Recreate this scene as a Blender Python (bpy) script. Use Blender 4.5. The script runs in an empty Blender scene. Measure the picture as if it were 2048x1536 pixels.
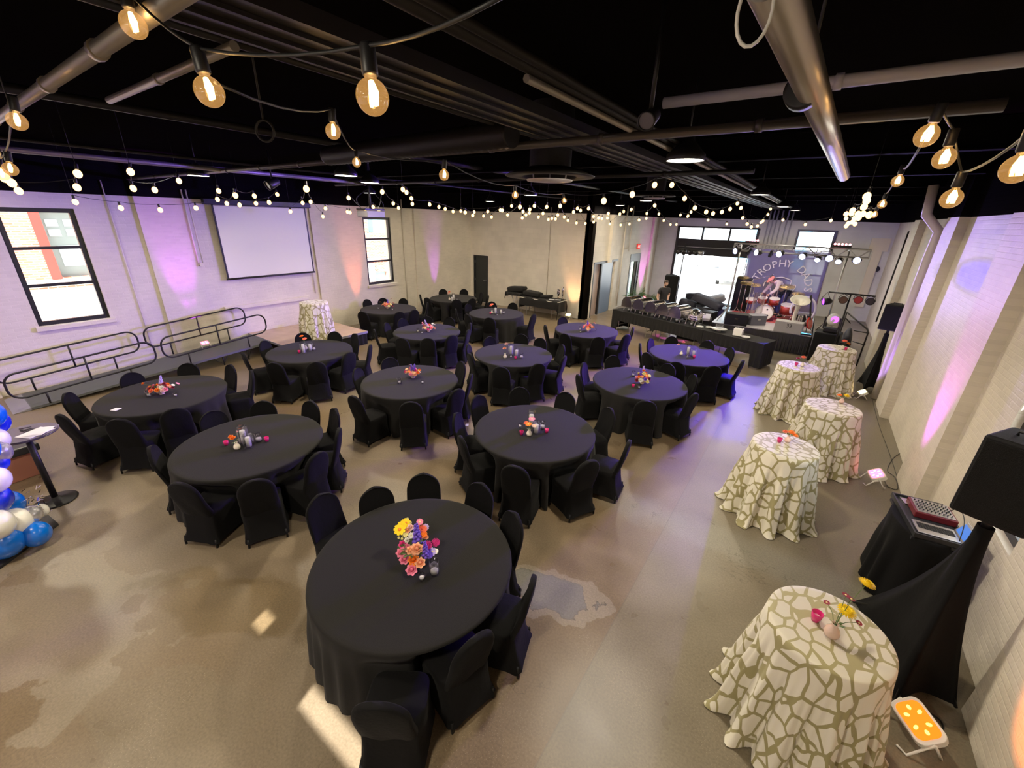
import bpy, bmesh, math, random
from mathutils import Vector, Matrix, Euler
S = bpy.context.scene
COL = S.collection
PI = math.pi
R = math.radians
rnd = random.Random(7)

# ------------------------------------------------------------------ camera
F_PX = 825.08
YAW, PITCH, ROLL, H = R(-34.87), R(-21.912), R(1.653), 3.7676
fw = Vector((math.sin(YAW)*math.cos(PITCH), math.cos(YAW)*math.cos(PITCH), math.sin(PITCH)))
r0 = Vector((math.cos(YAW), -math.sin(YAW), 0))
u0 = r0.cross(fw)
cr = r0*math.cos(ROLL) + u0*math.sin(ROLL)
cu = -r0*math.sin(ROLL) + u0*math.cos(ROLL)
cam = bpy.data.cameras.new('camera')
co = bpy.data.objects.new('camera', cam)
COL.objects.link(co)
m = Matrix.Identity(4)
for i in range(3):
    m[i][0], m[i][1], m[i][2] = cr[i], cu[i], -fw[i]
m[2][3] = H
co.matrix_world = m
cam.sensor_width = 36.0
cam.lens = 36.0*F_PX/2048.0
cam.clip_start = 0.05
cam.clip_end = 300
S.camera = co
CAM = Vector((0, 0, H))
def ray(x, y): return fw*F_PX + cr*(x-1024) - cu*(y-768)
def onz(x, y, z=0.0):
    d = ray(x, y); return CAM + d*((z-H)/d.z)
def onx(x, y, X):
    d = ray(x, y); return CAM + d*(X/d.x)
def ony(x, y, Y):
    d = ray(x, y); return CAM + d*(Y/d.y)
def ond(x, y, D):
    return CAM + ray(x, y).normalized()*D

# ------------------------------------------------------------------ render look
S.view_settings.view_transform = 'Standard'
S.view_settings.look = 'None'
S.view_settings.gamma = 1.0
S.view_settings.exposure = 0.0
S.view_settings.use_curve_mapping = False
S.cycles.use_denoising = True
S.cycles.max_bounces = 7
S.cycles.diffuse_bounces = 4
S.cycles.glossy_bounces = 3
S.cycles.transparent_max_bounces = 10
S.cycles.transmission_bounces = 5
S.cycles.sample_clamp_indirect = 5.0
S.cycles.sample_clamp_direct = 8.0
S.cycles.caustics_reflective = False
S.cycles.caustics_refractive = False

# ------------------------------------------------------------------ world and sun
W = bpy.data.worlds.new('sky')
S.world = W
W.use_nodes = True
wn = W.node_tree
wn.nodes['Background'].inputs[0].default_value = (0.86, 0.93, 1.0, 1)
wn.nodes['Background'].inputs[1].default_value = 5.0

def add_light(name, kind, loc, energy, color, target=None, parent=None, **kw):
    l = bpy.data.lights.new(name, kind)
    l.energy = energy
    l.color = color
    for k, v in kw.items(): setattr(l, k, v)
    o = bpy.data.objects.new(name, l)
    COL.objects.link(o)
    o.location = loc
    if target is not None:
        o.rotation_euler = (Vector(target)-Vector(loc)).to_track_quat('-Z', 'Y').to_euler()
    if parent is not None:
        o.parent = parent
        o.matrix_parent_inverse = Matrix.Translation(parent.location).inverted() if parent.rotation_euler == Euler((0,0,0)) else (Matrix.LocRotScale(parent.location, parent.rotation_euler, None)).inverted()
    return o
# sun: comes in over the camera through a slot in the rear wall
SUN_DIR = Vector((-0.25, 0.75, -0.60)).normalized()
add_light('sun', 'SUN', (0, -10, 20), 26.0, (1.0, 0.95, 0.85), Vector((0, -10, 20))+SUN_DIR, angle=R(0.5))

WARM = (1.0, 0.88, 0.67)
# round LED high-bay lamps: (x, y, z); those behind and beside the camera are unseen, added for light
HIGHBAYS = []
def hb(px, py, z):
    p = onz(px, py, z); HIGHBAYS.append((p.x, p.y, z))

# ------------------------------------------------------------------ helpers
def link(o):
    COL.objects.link(o); return o
def empty(name, loc=(0,0,0), rz=0.0):
    o = bpy.data.objects.new(name, None)
    o.location = loc; o.rotation_euler = (0,0,rz); o.empty_display_size = 0.1
    return link(o)
def tag(o, label=None, cat=None, group=None, kind=None):
    if label: o['label'] = label
    if cat: o['category'] = cat
    if group: o['group'] = group
    if kind: o['kind'] = kind
    return o
def thing(name, label, cat, loc=(0,0,0), rz=0.0, group=None):
    return tag(empty(name, loc, rz), label, cat, group)
def obj(name, bm, mat, parent=None, smooth=False, loc=None, rz=0.0, bevel=None):
    me = bpy.data.meshes.new(name)
    bm.normal_update()
    bm.to_mesh(me); bm.free()
    for mm in (mat if isinstance(mat, (list, tuple)) else [mat]): me.materials.append(mm)
    if smooth:
        for p in me.polygons: p.use_smooth = True
    o = bpy.data.objects.new(name, me)
    link(o)
    if loc is not None: o.location = loc
    o.rotation_euler = (0,0,rz)
    if parent is not None: o.parent = parent
    if bevel:
        b = o.modifiers.new('bevel', 'BEVEL'); b.width = bevel; b.segments = 2; b.limit_method = 'ANGLE'
    return o
def meshobj(name, me, parent=None, loc=(0,0,0), rot=(0,0,0), sc=1.0):
    o = bpy.data.objects.new(name, me); link(o)
    o.location = loc; o.rotation_euler = rot
    o.scale = (sc, sc, sc) if not isinstance(sc, (tuple, list)) else sc
    if parent is not None: o.parent = parent
    return o
def dup(root, loc=None, rz=None, label=None, group=None):
    def cp(o, par):
        c = o.copy(); link(c)
        if par is not None: c.parent = par
        for ch in o.children: cp(ch, c)
        return c
    c = cp(root, None)
    if loc is not None: c.location = loc
    if rz is not None: c.rotation_euler = (0,0,rz)
    if label: c['label'] = label
    if group: c['group'] = group
    return c
def B(): return bmesh.new()
def box(bm, x0, x1, y0, y1, z0, z1, M=None, mi=0):
    vs = [bm.verts.new(v) for v in ((x0,y0,z0),(x1,y0,z0),(x1,y1,z0),(x0,y1,z0),(x0,y0,z1),(x1,y0,z1),(x1,y1,z1),(x0,y1,z1))]
    for f in ((0,3,2,1),(4,5,6,7),(0,1,5,4),(1,2,6,5),(2,3,7,6),(3,0,4,7)):
        fc = bm.faces.new([vs[i] for i in f]); fc.material_index = mi
    if M is not None: bmesh.ops.transform(bm, matrix=M, verts=vs)
    return vs
def cbox(bm, c, s, M=None, mi=0):
    return box(bm, c[0]-s[0]/2, c[0]+s[0]/2, c[1]-s[1]/2, c[1]+s[1]/2, c[2]-s[2]/2, c[2]+s[2]/2, M, mi)
def frame_of(d):
    d = d.normalized()
    a = Vector((0,0,1)) if abs(d.z) < 0.95 else Vector((1,0,0))
    u = a.cross(d).normalized(); v = d.cross(u)
    return u, v
def tube(bm, pts, r, n=8, closed=False, cap=True, mi=0):
    pts = [Vector(p) for p in pts]
    N = len(pts); rings = []
    rr = r if isinstance(r, (list, tuple)) else [r]*N
    pu = None
    for i, p in enumerate(pts):
        if closed: d = pts[(i+1)%N]-pts[i-1]
        else: d = pts[min(i+1,N-1)]-pts[max(i-1,0)]
        if d.length < 1e-9: d = Vector((0,0,1))
        u, v = frame_of(d)
        if pu is not None:
            d.normalize(); u = (pu - d*pu.dot(d))
            if u.length < 1e-6: u, v = frame_of(d)
            u.normalize(); v = d.cross(u)
        pu = u
        rings.append([bm.verts.new(p + (u*math.cos(2*PI*k/n)+v*math.sin(2*PI*k/n))*rr[i]) for k in range(n)])
    for i in range(N if closed else N-1):
        a, b = rings[i], rings[(i+1)%N]
        for k in range(n):
            f = bm.faces.new((a[k], a[(k+1)%n], b[(k+1)%n], b[k])); f.smooth = True; f.material_index = mi
    if cap and not closed:
        for rg, fl in ((rings[0], True), (rings[-1], False)):
            f = bm.faces.new(rg[::-1] if fl else rg); f.material_index = mi
def lathe(bm, prof, n=24, c=(0,0,0), mi=0, capb=True, capt=True, M=None):
    c = Vector(c); rings = []; allv = []
    for (r, z) in prof:
        rg = [bm.verts.new(c+Vector((r*math.cos(2*PI*k/n), r*math.sin(2*PI*k/n), z))) for k in range(n)]
        rings.append(rg); allv += rg
    for a, b in zip(rings, rings[1:]):
        for k in range(n):
            f = bm.faces.new((a[k], a[(k+1)%n], b[(k+1)%n], b[k])); f.smooth = True; f.material_index = mi
    if capb:
        f = bm.faces.new(rings[0][::-1]); f.material_index = mi
    if capt:
        f = bm.faces.new(rings[-1]); f.material_index = mi
    if M is not None: bmesh.ops.transform(bm, matrix=M, verts=allv)
    return allv
def ball(bm, c, r, seg=12, rings=8, M=None, mi=0):
    res = bmesh.ops.create_uvsphere(bm, u_segments=seg, v_segments=rings, radius=1.0)
    vs = res['verts']
    rr = r if isinstance(r, (tuple, list)) else (r, r, r)
    bmesh.ops.transform(bm, matrix=Matrix.Translation(Vector(c)) @ (M or Matrix.Identity(4)) @ Matrix.Diagonal((rr[0], rr[1], rr[2], 1)), verts=vs)
    fs = set(f for v in vs for f in v.link_faces)
    for f in fs: f.smooth = True; f.material_index = mi
    return vs
def prism(bm, pts, z0, z1, M=None, mi=0):
    a = [bm.verts.new((p[0], p[1], z0)) for p in pts]
    b = [bm.verts.new((p[0], p[1], z1)) for p in pts]
    n = len(pts)
    f1 = bm.faces.new(a[::-1]); f2 = bm.faces.new(b)
    f1.material_index = f2.material_index = mi
    for k in range(n):
        f = bm.faces.new((a[k], a[(k+1)%n], b[(k+1)%n], b[k])); f.material_index = mi
    if M is not None: bmesh.ops.transform(bm, matrix=M, verts=a+b)
    return a+b
def sag(p, q, drop, n=10):
    p, q = Vector(p), Vector(q)
    return [p.lerp(q, i/n) - Vector((0,0,drop*4*(i/n)*(1-i/n))) for i in range(n+1)]
def smooth_path(pts, k=6):
    pts = [Vector(p) for p in pts]; out = []
    for i in range(len(pts)-1):
        p0 = pts[max(i-1,0)]; p1 = pts[i]; p2 = pts[i+1]; p3 = pts[min(i+2,len(pts)-1)]
        for j in range(k):
            t = j/k
            out.append(0.5*((2*p1)+(p2-p0)*t+(2*p0-5*p1+4*p2-p3)*t*t+(3*p1-p0-3*p2+p3)*t**3))
    out.append(pts[-1]); return out

# ------------------------------------------------------------------ materials
def mat(name, col, rough=0.6, metal=0.0, spec=None, emit=None, es=0.0, bump=0.0, bscale=40, var=0.0, coat=0.0, trans=0.0, ior=1.45, sheen=0.0, alpha=1.0):
    mt = bpy.data.materials.new(name); mt.use_nodes = True
    nt = mt.node_tree; p = nt.nodes['Principled BSDF']
    p.inputs['Base Color'].default_value = (*col, 1)
    p.inputs['Roughness'].default_value = rough
    p.inputs['Metallic'].default_value = metal
    p.inputs['IOR'].default_value = ior
    if spec is not None: p.inputs['Specular IOR Level'].default_value = spec
    if coat: p.inputs['Coat Weight'].default_value = coat; p.inputs['Coat Roughness'].default_value = 0.08
    if trans: p.inputs['Transmission Weight'].default_value = trans
    if sheen: p.inputs['Sheen Weight'].default_value = sheen; p.inputs['Sheen Roughness'].default_value = 0.5
    if alpha < 1: p.inputs['Alpha'].default_value = alpha
    if emit: p.inputs['Emission Color'].default_value = (*emit, 1); p.inputs['Emission Strength'].default_value = es
    if bump or var:
        tc = nt.nodes.new('ShaderNodeTexCoord'); nz = nt.nodes.new('ShaderNodeTexNoise')
        nz.inputs['Scale'].default_value = bscale; nz.inputs['Detail'].default_value = 4
        nt.links.new(tc.outputs['Object'], nz.inputs['Vector'])
        if bump:
            bp = nt.nodes.new('ShaderNodeBump'); bp.inputs['Strength'].default_value = bump; bp.inputs['Distance'].default_value = 0.01
            nt.links.new(nz.outputs['Fac'], bp.inputs['Height']); nt.links.new(bp.outputs['Normal'], p.inputs['Normal'])
        if var:
            mx = nt.nodes.new('ShaderNodeMix'); mx.data_type = 'RGBA'
            mx.inputs['A'].default_value = (*[c*(1-var) for c in col], 1); mx.inputs['B'].default_value = (*[min(1, c*(1+var)) for c in col], 1)
            nt.links.new(nz.outputs['Fac'], mx.inputs['Factor']); nt.links.new(mx.outputs['Result'], p.inputs['Base Color'])
    return mt
def nodes(mt): return mt.node_tree, mt.node_tree.nodes['Principled BSDF']
def N(nt, t, **kw):
    n = nt.nodes.new(t)
    for k, v in kw.items(): setattr(n, k, v)
    return n
def wall_mat(name, col, axis, bw=0.21, bh=0.068, band=4.0, strength=0.35, mortar=0.008, dark=0.0, patch=None):
    """painted brick; axis = world axis running along the wall; black paint above z = band"""
    mt = bpy.data.materials.new(name); mt.use_nodes = True
    nt, p = nodes(mt); L = nt.links.new
    g = N(nt, 'ShaderNodeNewGeometry'); sx = N(nt, 'ShaderNodeSeparateXYZ'); L(g.outputs['Position'], sx.inputs[0])
    cb = N(nt, 'ShaderNodeCombineXYZ'); L(sx.outputs['X' if axis == 'x' else 'Y'], cb.inputs[0]); L(sx.outputs['Z'], cb.inputs[1])
    br = N(nt, 'ShaderNodeTexBrick'); L(cb.outputs[0], br.inputs['Vector'])
    br.inputs['Scale'].default_value = 1.0; br.inputs['Brick Width'].default_value = bw; br.inputs['Row Height'].default_value = bh
    br.inputs['Mortar Size'].default_value = mortar; br.inputs['Mortar Smooth'].default_value = 0.4
    br.inputs['Color1'].default_value = (1,1,1,1); br.inputs['Color2'].default_value = (0.93,0.93,0.93,1); br.inputs['Mortar'].default_value = (1-dark,1-dark,1-dark,1)
    nz = N(nt, 'ShaderNodeTexNoise'); nz.inputs['Scale'].default_value = 1.3; nz.inputs['Detail'].default_value = 6; L(g.outputs['Position'], nz.inputs['Vector'])
    rp = N(nt, 'ShaderNodeMapRange'); rp.inputs['From Min'].default_value = 0.3; rp.inputs['From Max'].default_value = 0.7
    rp.inputs['To Min'].default_value = 0.90; rp.inputs['To Max'].default_value = 1.04; L(nz.outputs['Fac'], rp.inputs['Value'])
    m1 = N(nt, 'ShaderNodeMix', data_type='RGBA', blend_type='MULTIPLY'); m1.inputs['Factor'].default_value = 1
    m1.inputs['A'].default_value = (*col, 1); L(br.outputs['Color'], m1.inputs['B'])
    m2 = N(nt, 'ShaderNodeMix', data_type='RGBA', blend_type='MULTIPLY'); m2.inputs['Factor'].default_value = 1
    L(m1.outputs['Result'], m2.inputs['A']); L(rp.outputs[0], m2.inputs['B'])
    gt = N(nt, 'ShaderNodeMath', operation='GREATER_THAN'); gt.inputs[1].default_value = band; L(sx.outputs['Z'], gt.inputs[0])
    m3 = N(nt, 'ShaderNodeMix', data_type='RGBA'); L(gt.outputs[0], m3.inputs['Factor']); L(m2.outputs['Result'], m3.inputs['A'])
    m3.inputs['B'].default_value = (0.006, 0.0055, 0.006, 1)
    L(m3.outputs['Result'], p.inputs['Base Color'])
    p.inputs['Roughness'].default_value = 0.55
    sp_ = N(nt, 'ShaderNodeMath', operation='MULTIPLY_ADD'); L(gt.outputs[0], sp_.inputs[0]); sp_.inputs[1].default_value = -0.4; sp_.inputs[2].default_value = 0.4; L(sp_.outputs[0], p.inputs['Specular IOR Level'])
    nf = N(nt, 'ShaderNodeTexNoise'); nf.inputs['Scale'].default_value = 22; nf.inputs['Detail'].default_value = 3; L(g.outputs['Position'], nf.inputs['Vector'])
    ad = N(nt, 'ShaderNodeMath', operation='MULTIPLY_ADD'); L(nf.outputs['Fac'], ad.inputs[0]); ad.inputs[1].default_value = 0.5
    inv = N(nt, 'ShaderNodeMath', operation='SUBTRACT'); inv.inputs[0].default_value = 1.0; L(br.outputs['Fac'], inv.inputs[1])
    L(inv.outputs[0], ad.inputs[2])
    bp = N(nt, 'ShaderNodeBump'); bp.inputs['Strength'].default_value = strength; bp.inputs['Distance'].default_value = 0.012
    L(ad.outputs[0], bp.inputs['Height']); L(bp.outputs['Normal'], p.inputs['Normal'])
    return mt
M = {}
CREAM = (0.66, 0.60, 0.505)
M['wall_y'] = wall_mat('painted_brick_long', CREAM, 'y')
M['wall_x'] = wall_mat('painted_block', CREAM, 'x', 0.40, 0.20, mortar=0.006, dark=0.10, strength=0.25)
M['wall_s'] = wall_mat('painted_brick_side', CREAM, 'y', 0.40, 0.20, mortar=0.006, dark=0.12, strength=0.25)
M['wall_stage'] = wall_mat('painted_stage_wall', (0.66, 0.66, 0.68), 'x', 0.6, 0.3, strength=0.1)
M['black_paint'] = mat('black_paint', (0.0045, 0.0038, 0.0034), 1.0, spec=0.0, bump=0.2, bscale=20)
M['black_metal'] = mat('black_metal', (0.014, 0.013, 0.014), 0.45, 0.3)
M['dark_pipe'] = mat('dark_painted_pipe', (0.011, 0.009, 0.008), 0.5, 0.2, spec=0.3)
M['joist'] = mat('black_joist', (0.004, 0.0034, 0.0034), 0.9, spec=0.02)
M['grey_pipe'] = mat('grey_steel_pipe', (0.26, 0.235, 0.21), 0.4, 0.6)
M['silver_tube'] = mat('silver_tube', (0.40, 0.36, 0.33), 0.30, 0.9)
M['cable'] = mat('black_cable', (0.01, 0.01, 0.01), 0.5)
M['white_cable'] = mat('white_cable', (0.7, 0.68, 0.62), 0.5)
M['frame'] = mat('black_window_frame', (0.012, 0.012, 0.014), 0.4)
M['cloth_black'] = mat('black_table_linen', (0.0155, 0.0145, 0.0142), 0.9, spec=0.12, bump=0.25, bscale=160, sheen=0.04)
M['chair_cloth'] = mat('black_chair_cover', (0.0050, 0.0048, 0.0052), 0.85, spec=0.12, bump=0.3, bscale=30, sheen=0.02)
M['skirt'] = mat('black_stage_skirt', (0.02, 0.018, 0.018), 0.5)
M['chair_leg'] = mat('black_chair_leg', (0.01, 0.01, 0.01), 0.4, 0.5)
M['speaker'] = mat('black_speaker', (0.009, 0.009, 0.010), 0.6, spec=0.25, bump=0.3, bscale=220)
M['grille'] = mat('black_grille', (0.008, 0.008, 0.008), 0.55, 0.3, spec=0.2, bump=0.6, bscale=300)
M['chrome'] = mat('polished_steel', (0.86, 0.84, 0.82), 0.16, 1.0)
M['steel'] = mat('brushed_steel', (0.6, 0.6, 0.62), 0.3, 1.0)
M['white_plastic'] = mat('white_plastic', (0.78, 0.76, 0.72), 0.4)
M['screen'] = mat('projection_screen', (0.80, 0.78, 0.76), 0.8)
M['candle'] = mat('ivory_candle', (0.95, 0.93, 0.90), 0.4)
M['ceramic'] = mat('blush_ceramic', (0.80, 0.58, 0.50), 0.35)
M['vase'] = mat('ivory_ceramic', (0.82, 0.74, 0.64), 0.4)
M['leaf'] = mat('green_leaf', (0.06, 0.14, 0.035), 0.5, var=0.3, bscale=30)
M['stem'] = mat('green_stem', (0.10, 0.16, 0.05), 0.6)
M['paper'] = mat('white_paper', (0.82, 0.80, 0.84), 0.6)
M['planter'] = mat('white_planter', (0.72, 0.68, 0.62), 0.5)
M['skin'] = mat('skin', (0.55, 0.33, 0.24), 0.5)
M['hair'] = mat('dark_hair', (0.03, 0.018, 0.012), 0.6)
M['tee'] = mat('black_tshirt', (0.013, 0.012, 0.013), 0.8)
M['jeans'] = mat('dark_jeans', (0.02, 0.025, 0.06), 0.8)
M['shirt'] = mat('pale_shirt', (0.60, 0.52, 0.55), 0.8)
M['cap'] = mat('pink_cap', (0.7, 0.25, 0.22), 0.7)
M['cardboard'] = mat('cardboard', (0.30, 0.12, 0.08), 0.8)
M['box_case'] = mat('black_flight_case', (0.02, 0.02, 0.024), 0.4)
M['grey_case'] = mat('grey_case', (0.13, 0.13, 0.16), 0.5)
M['canopy'] = mat('dark_fabric_bag', (0.03, 0.03, 0.045), 0.7, bump=0.5, bscale=9)
M['red_lacquer'] = mat('red_lacquer', (0.6, 0.02, 0.015), 0.2, coat=0.6)
M['drum_shell'] = mat('red_drum_shell', (0.20, 0.03, 0.015), 0.25, coat=0.5)
M['drum_head'] = mat('white_drum_head', (0.85, 0.83, 0.76), 0.4)
M['brass'] = mat('brass_cymbal', (0.75, 0.55, 0.25), 0.25, 1.0)
M['white_brass'] = mat('white_lacquer', (0.85, 0.82, 0.74), 0.2, coat=0.5)
M['curtain_white'] = mat('outside_white', (0.85, 0.86, 0.88), 0.8)
M['outside_ground'] = mat('outside_concrete', (0.7, 0.69, 0.66), 0.9, bump=0.2, bscale=5)
M['blue_wall'] = mat('pale_blue_siding', (0.18, 0.42, 0.62), 0.6)
M['deep_blue'] = mat('mid_blue_siding', (0.10, 0.30, 0.52), 0.6)
M['door_dark'] = mat('black_steel_door', (0.010, 0.013, 0.014), 0.35)
M['door_brown'] = mat('brown_door_leaf', (0.30, 0.22, 0.19), 0.5)
M['door_blue'] = mat('blue_grey_door_leaf', (0.10, 0.14, 0.22), 0.3)
M['tyre'] = mat('tyre', (0.02,0.02,0.02), 0.8)
M['rubber_mat'] = mat('dark_base', (0.02,0.02,0.022), 0.6)
def metallic_blue(name, c, r=0.25): return mat(name, c, r, coat=0.8)
M['balloon_blue'] = metallic_blue('blue_balloon', (0.0, 0.13, 0.62))
M['balloon_deep'] = metallic_blue('deep_blue_balloon', (0.01, 0.03, 0.55))
M['balloon_white'] = metallic_blue('white_balloon', (0.78, 0.76, 0.72))
M['balloon_silver'] = mat('silver_balloon', (0.65, 0.64, 0.68), 0.15, 0.7)
M['foil'] = mat('silver_tinsel', (0.8, 0.8, 0.85), 0.15, 1.0)
def glass(name, tint=(1,1,1), a=0.25, rough=0.05):
    """thin clear glass: see-through with a glossy film"""
    mt = bpy.data.materials.new(name); mt.use_nodes = True; nt = mt.node_tree; nt.nodes.clear()
    o = N(nt, 'ShaderNodeOutputMaterial'); mx = N(nt, 'ShaderNodeMixShader'); t = N(nt, 'ShaderNodeBsdfTransparent'); g = N(nt, 'ShaderNodeBsdfGlossy')
    t.inputs[0].default_value = (*tint, 1); g.inputs['Roughness'].default_value = rough
    lw = N(nt, 'ShaderNodeLayerWeight'); lw.inputs['Blend'].default_value = 0.35
    mr = N(nt, 'ShaderNodeMapRange'); mr.inputs['To Min'].default_value = a*0.35; mr.inputs['To Max'].default_value = min(1.0, a*2.5)
    nt.links.new(lw.outputs['Facing'], mr.inputs['Value']); nt.links.new(mr.outputs[0], mx.inputs['Fac'])
    nt.links.new(t.outputs[0], mx.inputs[1]); nt.links.new(g.outputs[0], mx.inputs[2]); nt.links.new(mx.outputs[0], o.inputs['Surface'])
    return mt
M['window_glass'] = glass('window_glass', (0.97, 0.98, 0.98), 0.05)
M['clear_glass'] = glass('clear_glass', (0.98, 0.98, 0.99), 0.20)
M['bulb_glass'] = glass('bulb_glass', (1.0, 0.93, 0.80), 0.12)
def glow_glass():
    mt = M['bulb_glass']; nt = mt.node_tree; o = [n for n in nt.nodes if n.type == 'OUTPUT_MATERIAL'][0]; src = o.inputs['Surface'].links[0].from_socket
    e = N(nt, 'ShaderNodeEmission'); e.inputs[0].default_value = (1.0, 0.50, 0.14, 1); e.inputs[1].default_value = 0.22
    ad = N(nt, 'ShaderNodeAddShader'); nt.links.new(src, ad.inputs[0]); nt.links.new(e.outputs[0], ad.inputs[1]); nt.links.new(ad.outputs[0], o.inputs['Surface'])
glow_glass()
M['pink_glass'] = mat('magenta_glass', (0.80, 0.03, 0.22), 0.15, coat=0.5, trans=0.3)
def emis(name, col, s):
    mt = bpy.data.materials.new(name); mt.use_nodes = True; nt = mt.node_tree; nt.nodes.clear()
    o = N(nt, 'ShaderNodeOutputMaterial'); e = N(nt, 'ShaderNodeEmission'); e.inputs[0].default_value = (*col, 1); e.inputs[1].default_value = s
    nt.links.new(e.outputs[0], o.inputs['Surface']); return mt
M['led'] = emis('lamp_diffuser', (1.0, 0.94, 0.80), 9.0)
M['filament'] = emis('glowing_filament', (1.0, 0.60, 0.22), 80.0)
M['bulb_far'] = emis('lit_bulb', (1.0, 0.62, 0.26), 3.6)
M['e_white'] = emis('blue_white_lens', (0.55, 0.58, 1.0), 9.0)
M['e_blue'] = emis('blue_lens', (0.12, 0.12, 1.0), 12.0)
M['e_red'] = emis('red_led', (1.0, 0.25, 0.30), 8.0)
M['e_orange'] = emis('orange_led', (1.0, 0.16, 0.01), 2.4)
M['e_orange_hot'] = emis('orange_led_hot', (1.0, 0.62, 0.10), 4.0)
M['e_pink'] = emis('pink_led', (1.0, 0.10, 0.18), 6.0)
M['e_pinkhot'] = emis('pink_led_hot', (1.0, 0.75, 0.8), 8.0)
M['e_yellow'] = emis('amber_led', (1.0, 0.75, 0.25), 8.0)
M['e_purple'] = emis('violet_led', (0.35, 0.05, 1.0), 6.0)
M['e_flame'] = emis('candle_flame', (1.0, 0.7, 0.35), 4.0)
M['exit_red'] = mat('exit_sign_red', (0.55, 0.02, 0.02), 0.5, emit=(1,0.05,0.03), es=0.5)
M['exit_text'] = mat('exit_letters', (0.9, 0.8, 0.8), 0.5, emit=(1,0.8,0.8), es=0.6)
M['lcd'] = mat('laptop_screen', (0.02, 0.05, 0.2), 0.2, emit=(0.1,0.3,0.9), es=0.7)

# polished concrete
def floor_mat():
    mt = bpy.data.materials.new('polished_concrete'); mt.use_nodes = True
    nt, p = nodes(mt); L = nt.links.new
    g = N(nt, 'ShaderNodeNewGeometry')
    def noise(s, d=5, dist=0.0, off=0.0):
        n = N(nt, 'ShaderNodeTexNoise'); n.inputs['Scale'].default_value = s; n.inputs['Detail'].default_value = d; n.inputs['Distortion'].default_value = dist
        if off:
            v = N(nt, 'ShaderNodeVectorMath', operation='ADD'); v.inputs[1].default_value = (off, off*0.7, 0); L(g.outputs['Position'], v.inputs[0]); L(v.outputs[0], n.inputs['Vector'])
        else: L(g.outputs['Position'], n.inputs['Vector'])
        return n
    def mr(src, a, b, c, d, smooth=False):
        n = N(nt, 'ShaderNodeMapRange'); n.inputs['From Min'].default_value = a; n.inputs['From Max'].default_value = b; n.inputs['To Min'].default_value = c; n.inputs['To Max'].default_value = d
        if smooth: n.interpolation_type = 'SMOOTHSTEP'
        L(src, n.inputs['Value']); return n.outputs[0]
    def mix(f, A, Bc, bt='MIX'):
        n = N(nt, 'ShaderNodeMix', data_type='RGBA', blend_type=bt)
        if isinstance(f, float): n.inputs['Factor'].default_value = f
        else: L(f, n.inputs['Factor'])
        L(A, n.inputs['A'])
        if isinstance(Bc, tuple): n.inputs['B'].default_value = (*Bc, 1)
        else: L(Bc, n.inputs['B'])
        return n.outputs['Result']
    def math_(op, a, b):
        n = N(nt, 'ShaderNodeMath', operation=op)
        for i, v in enumerate((a, b)):
            if isinstance(v, (int, float)): n.inputs[i].default_value = v
            else: L(v, n.inputs[i])
        return n.outputs[0]
    big = noise(0.33, 4, 0.3)
    r1 = N(nt, 'ShaderNodeValToRGB'); e = r1.color_ramp.elements
    e[0].position = 0.34; e[0].color = (0.132, 0.090, 0.048, 1); e[1].position = 0.68; e[1].color = (0.188, 0.152, 0.108, 1)
    x = e.new(0.50); x.color = (0.158, 0.116, 0.073, 1)
    L(big.outputs['Fac'], r1.inputs[0]); col = r1.outputs[0]
    warp = noise(1.9, 6)
    def blob(cx, cy, rx, ry, ang_, amp=0.7):
        """stain with a ragged outline of its own: returns distance, 1 at the rim"""
        s = N(nt, 'ShaderNodeVectorMath', operation='SUBTRACT'); L(g.outputs['Position'], s.inputs[0]); s.inputs[1].default_value = (cx, cy, 0)
        mp = N(nt, 'ShaderNodeMapping'); mp.vector_type = 'TEXTURE'; mp.inputs['Rotation'].default_value = (0, 0, R(ang_)); mp.inputs['Scale'].default_value = (rx, ry, 1); L(s.outputs[0], mp.inputs['Vector'])
        ln = N(nt, 'ShaderNodeVectorMath', operation='LENGTH'); L(mp.outputs[0], ln.inputs[0])
        return math_('ADD', ln.outputs['Value'], mr(warp.outputs['Fac'], 0.3, 0.7, -amp/2, amp/2))
    # smoother grey bay right of the saw-cut joint
    sx = N(nt, 'ShaderNodeSeparateXYZ'); L(g.outputs['Position'], sx.inputs[0])
    right = mr(sx.outputs['X'], -0.82, -0.80, 0.0, 1.0)
    col = mix(math_('MULTIPLY', right, 0.6), col, (0.165, 0.147, 0.108))
    # pale leftover topping, left foreground
    d1 = blob(-5.45, -0.35, 1.35, 0.80, 18, 1.1)
    col = mix(mr(d1, 0.98, 1.02, 0.75, 0.0), col, (0.205, 0.168, 0.122))
    d1b = blob(-3.35, 0.15, 0.75, 0.35, 20)
    col = mix(mr(d1b, 0.98, 1.03, 0.45, 0.0), col, (0.175, 0.142, 0.098))
    d1c = blob(-4.0, 0.95, 1.1, 0.35, 25)
    col = mix(mr(d1c, 0.9, 1.05, 0.55, 0.0), col, (0.115, 0.078, 0.034))
    # coarse exposed-aggregate patch with pale rim
    d2 = blob(-1.48, 3.02, 0.46, 0.25, 28, 1.1)
    col = mix(mr(d2, 1.34, 1.38, 0.6, 0.0), col, (0.25, 0.215, 0.17))
    col = mix(mr(d2, 0.97, 1.0, 0.9, 0.0), col, (0.125, 0.118, 0.104))
    edge = mr(math_('ABSOLUTE', math_('SUBTRACT', d2, 0.99), 0), 0.0, 0.02, 0.8, 0.0)
    col = mix(edge, col, (0.05, 0.04, 0.03))
    d3 = blob(-5.0, 4.0, 0.95, 0.30, 35)
    col = mix(mr(d3, 1.12, 1.18, 0.5, 0.0), col, (0.20, 0.16, 0.12))
    col = mix(mr(d3, 0.95, 1.0, 0.6, 0.0), col, (0.16, 0.12, 0.085))
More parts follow.
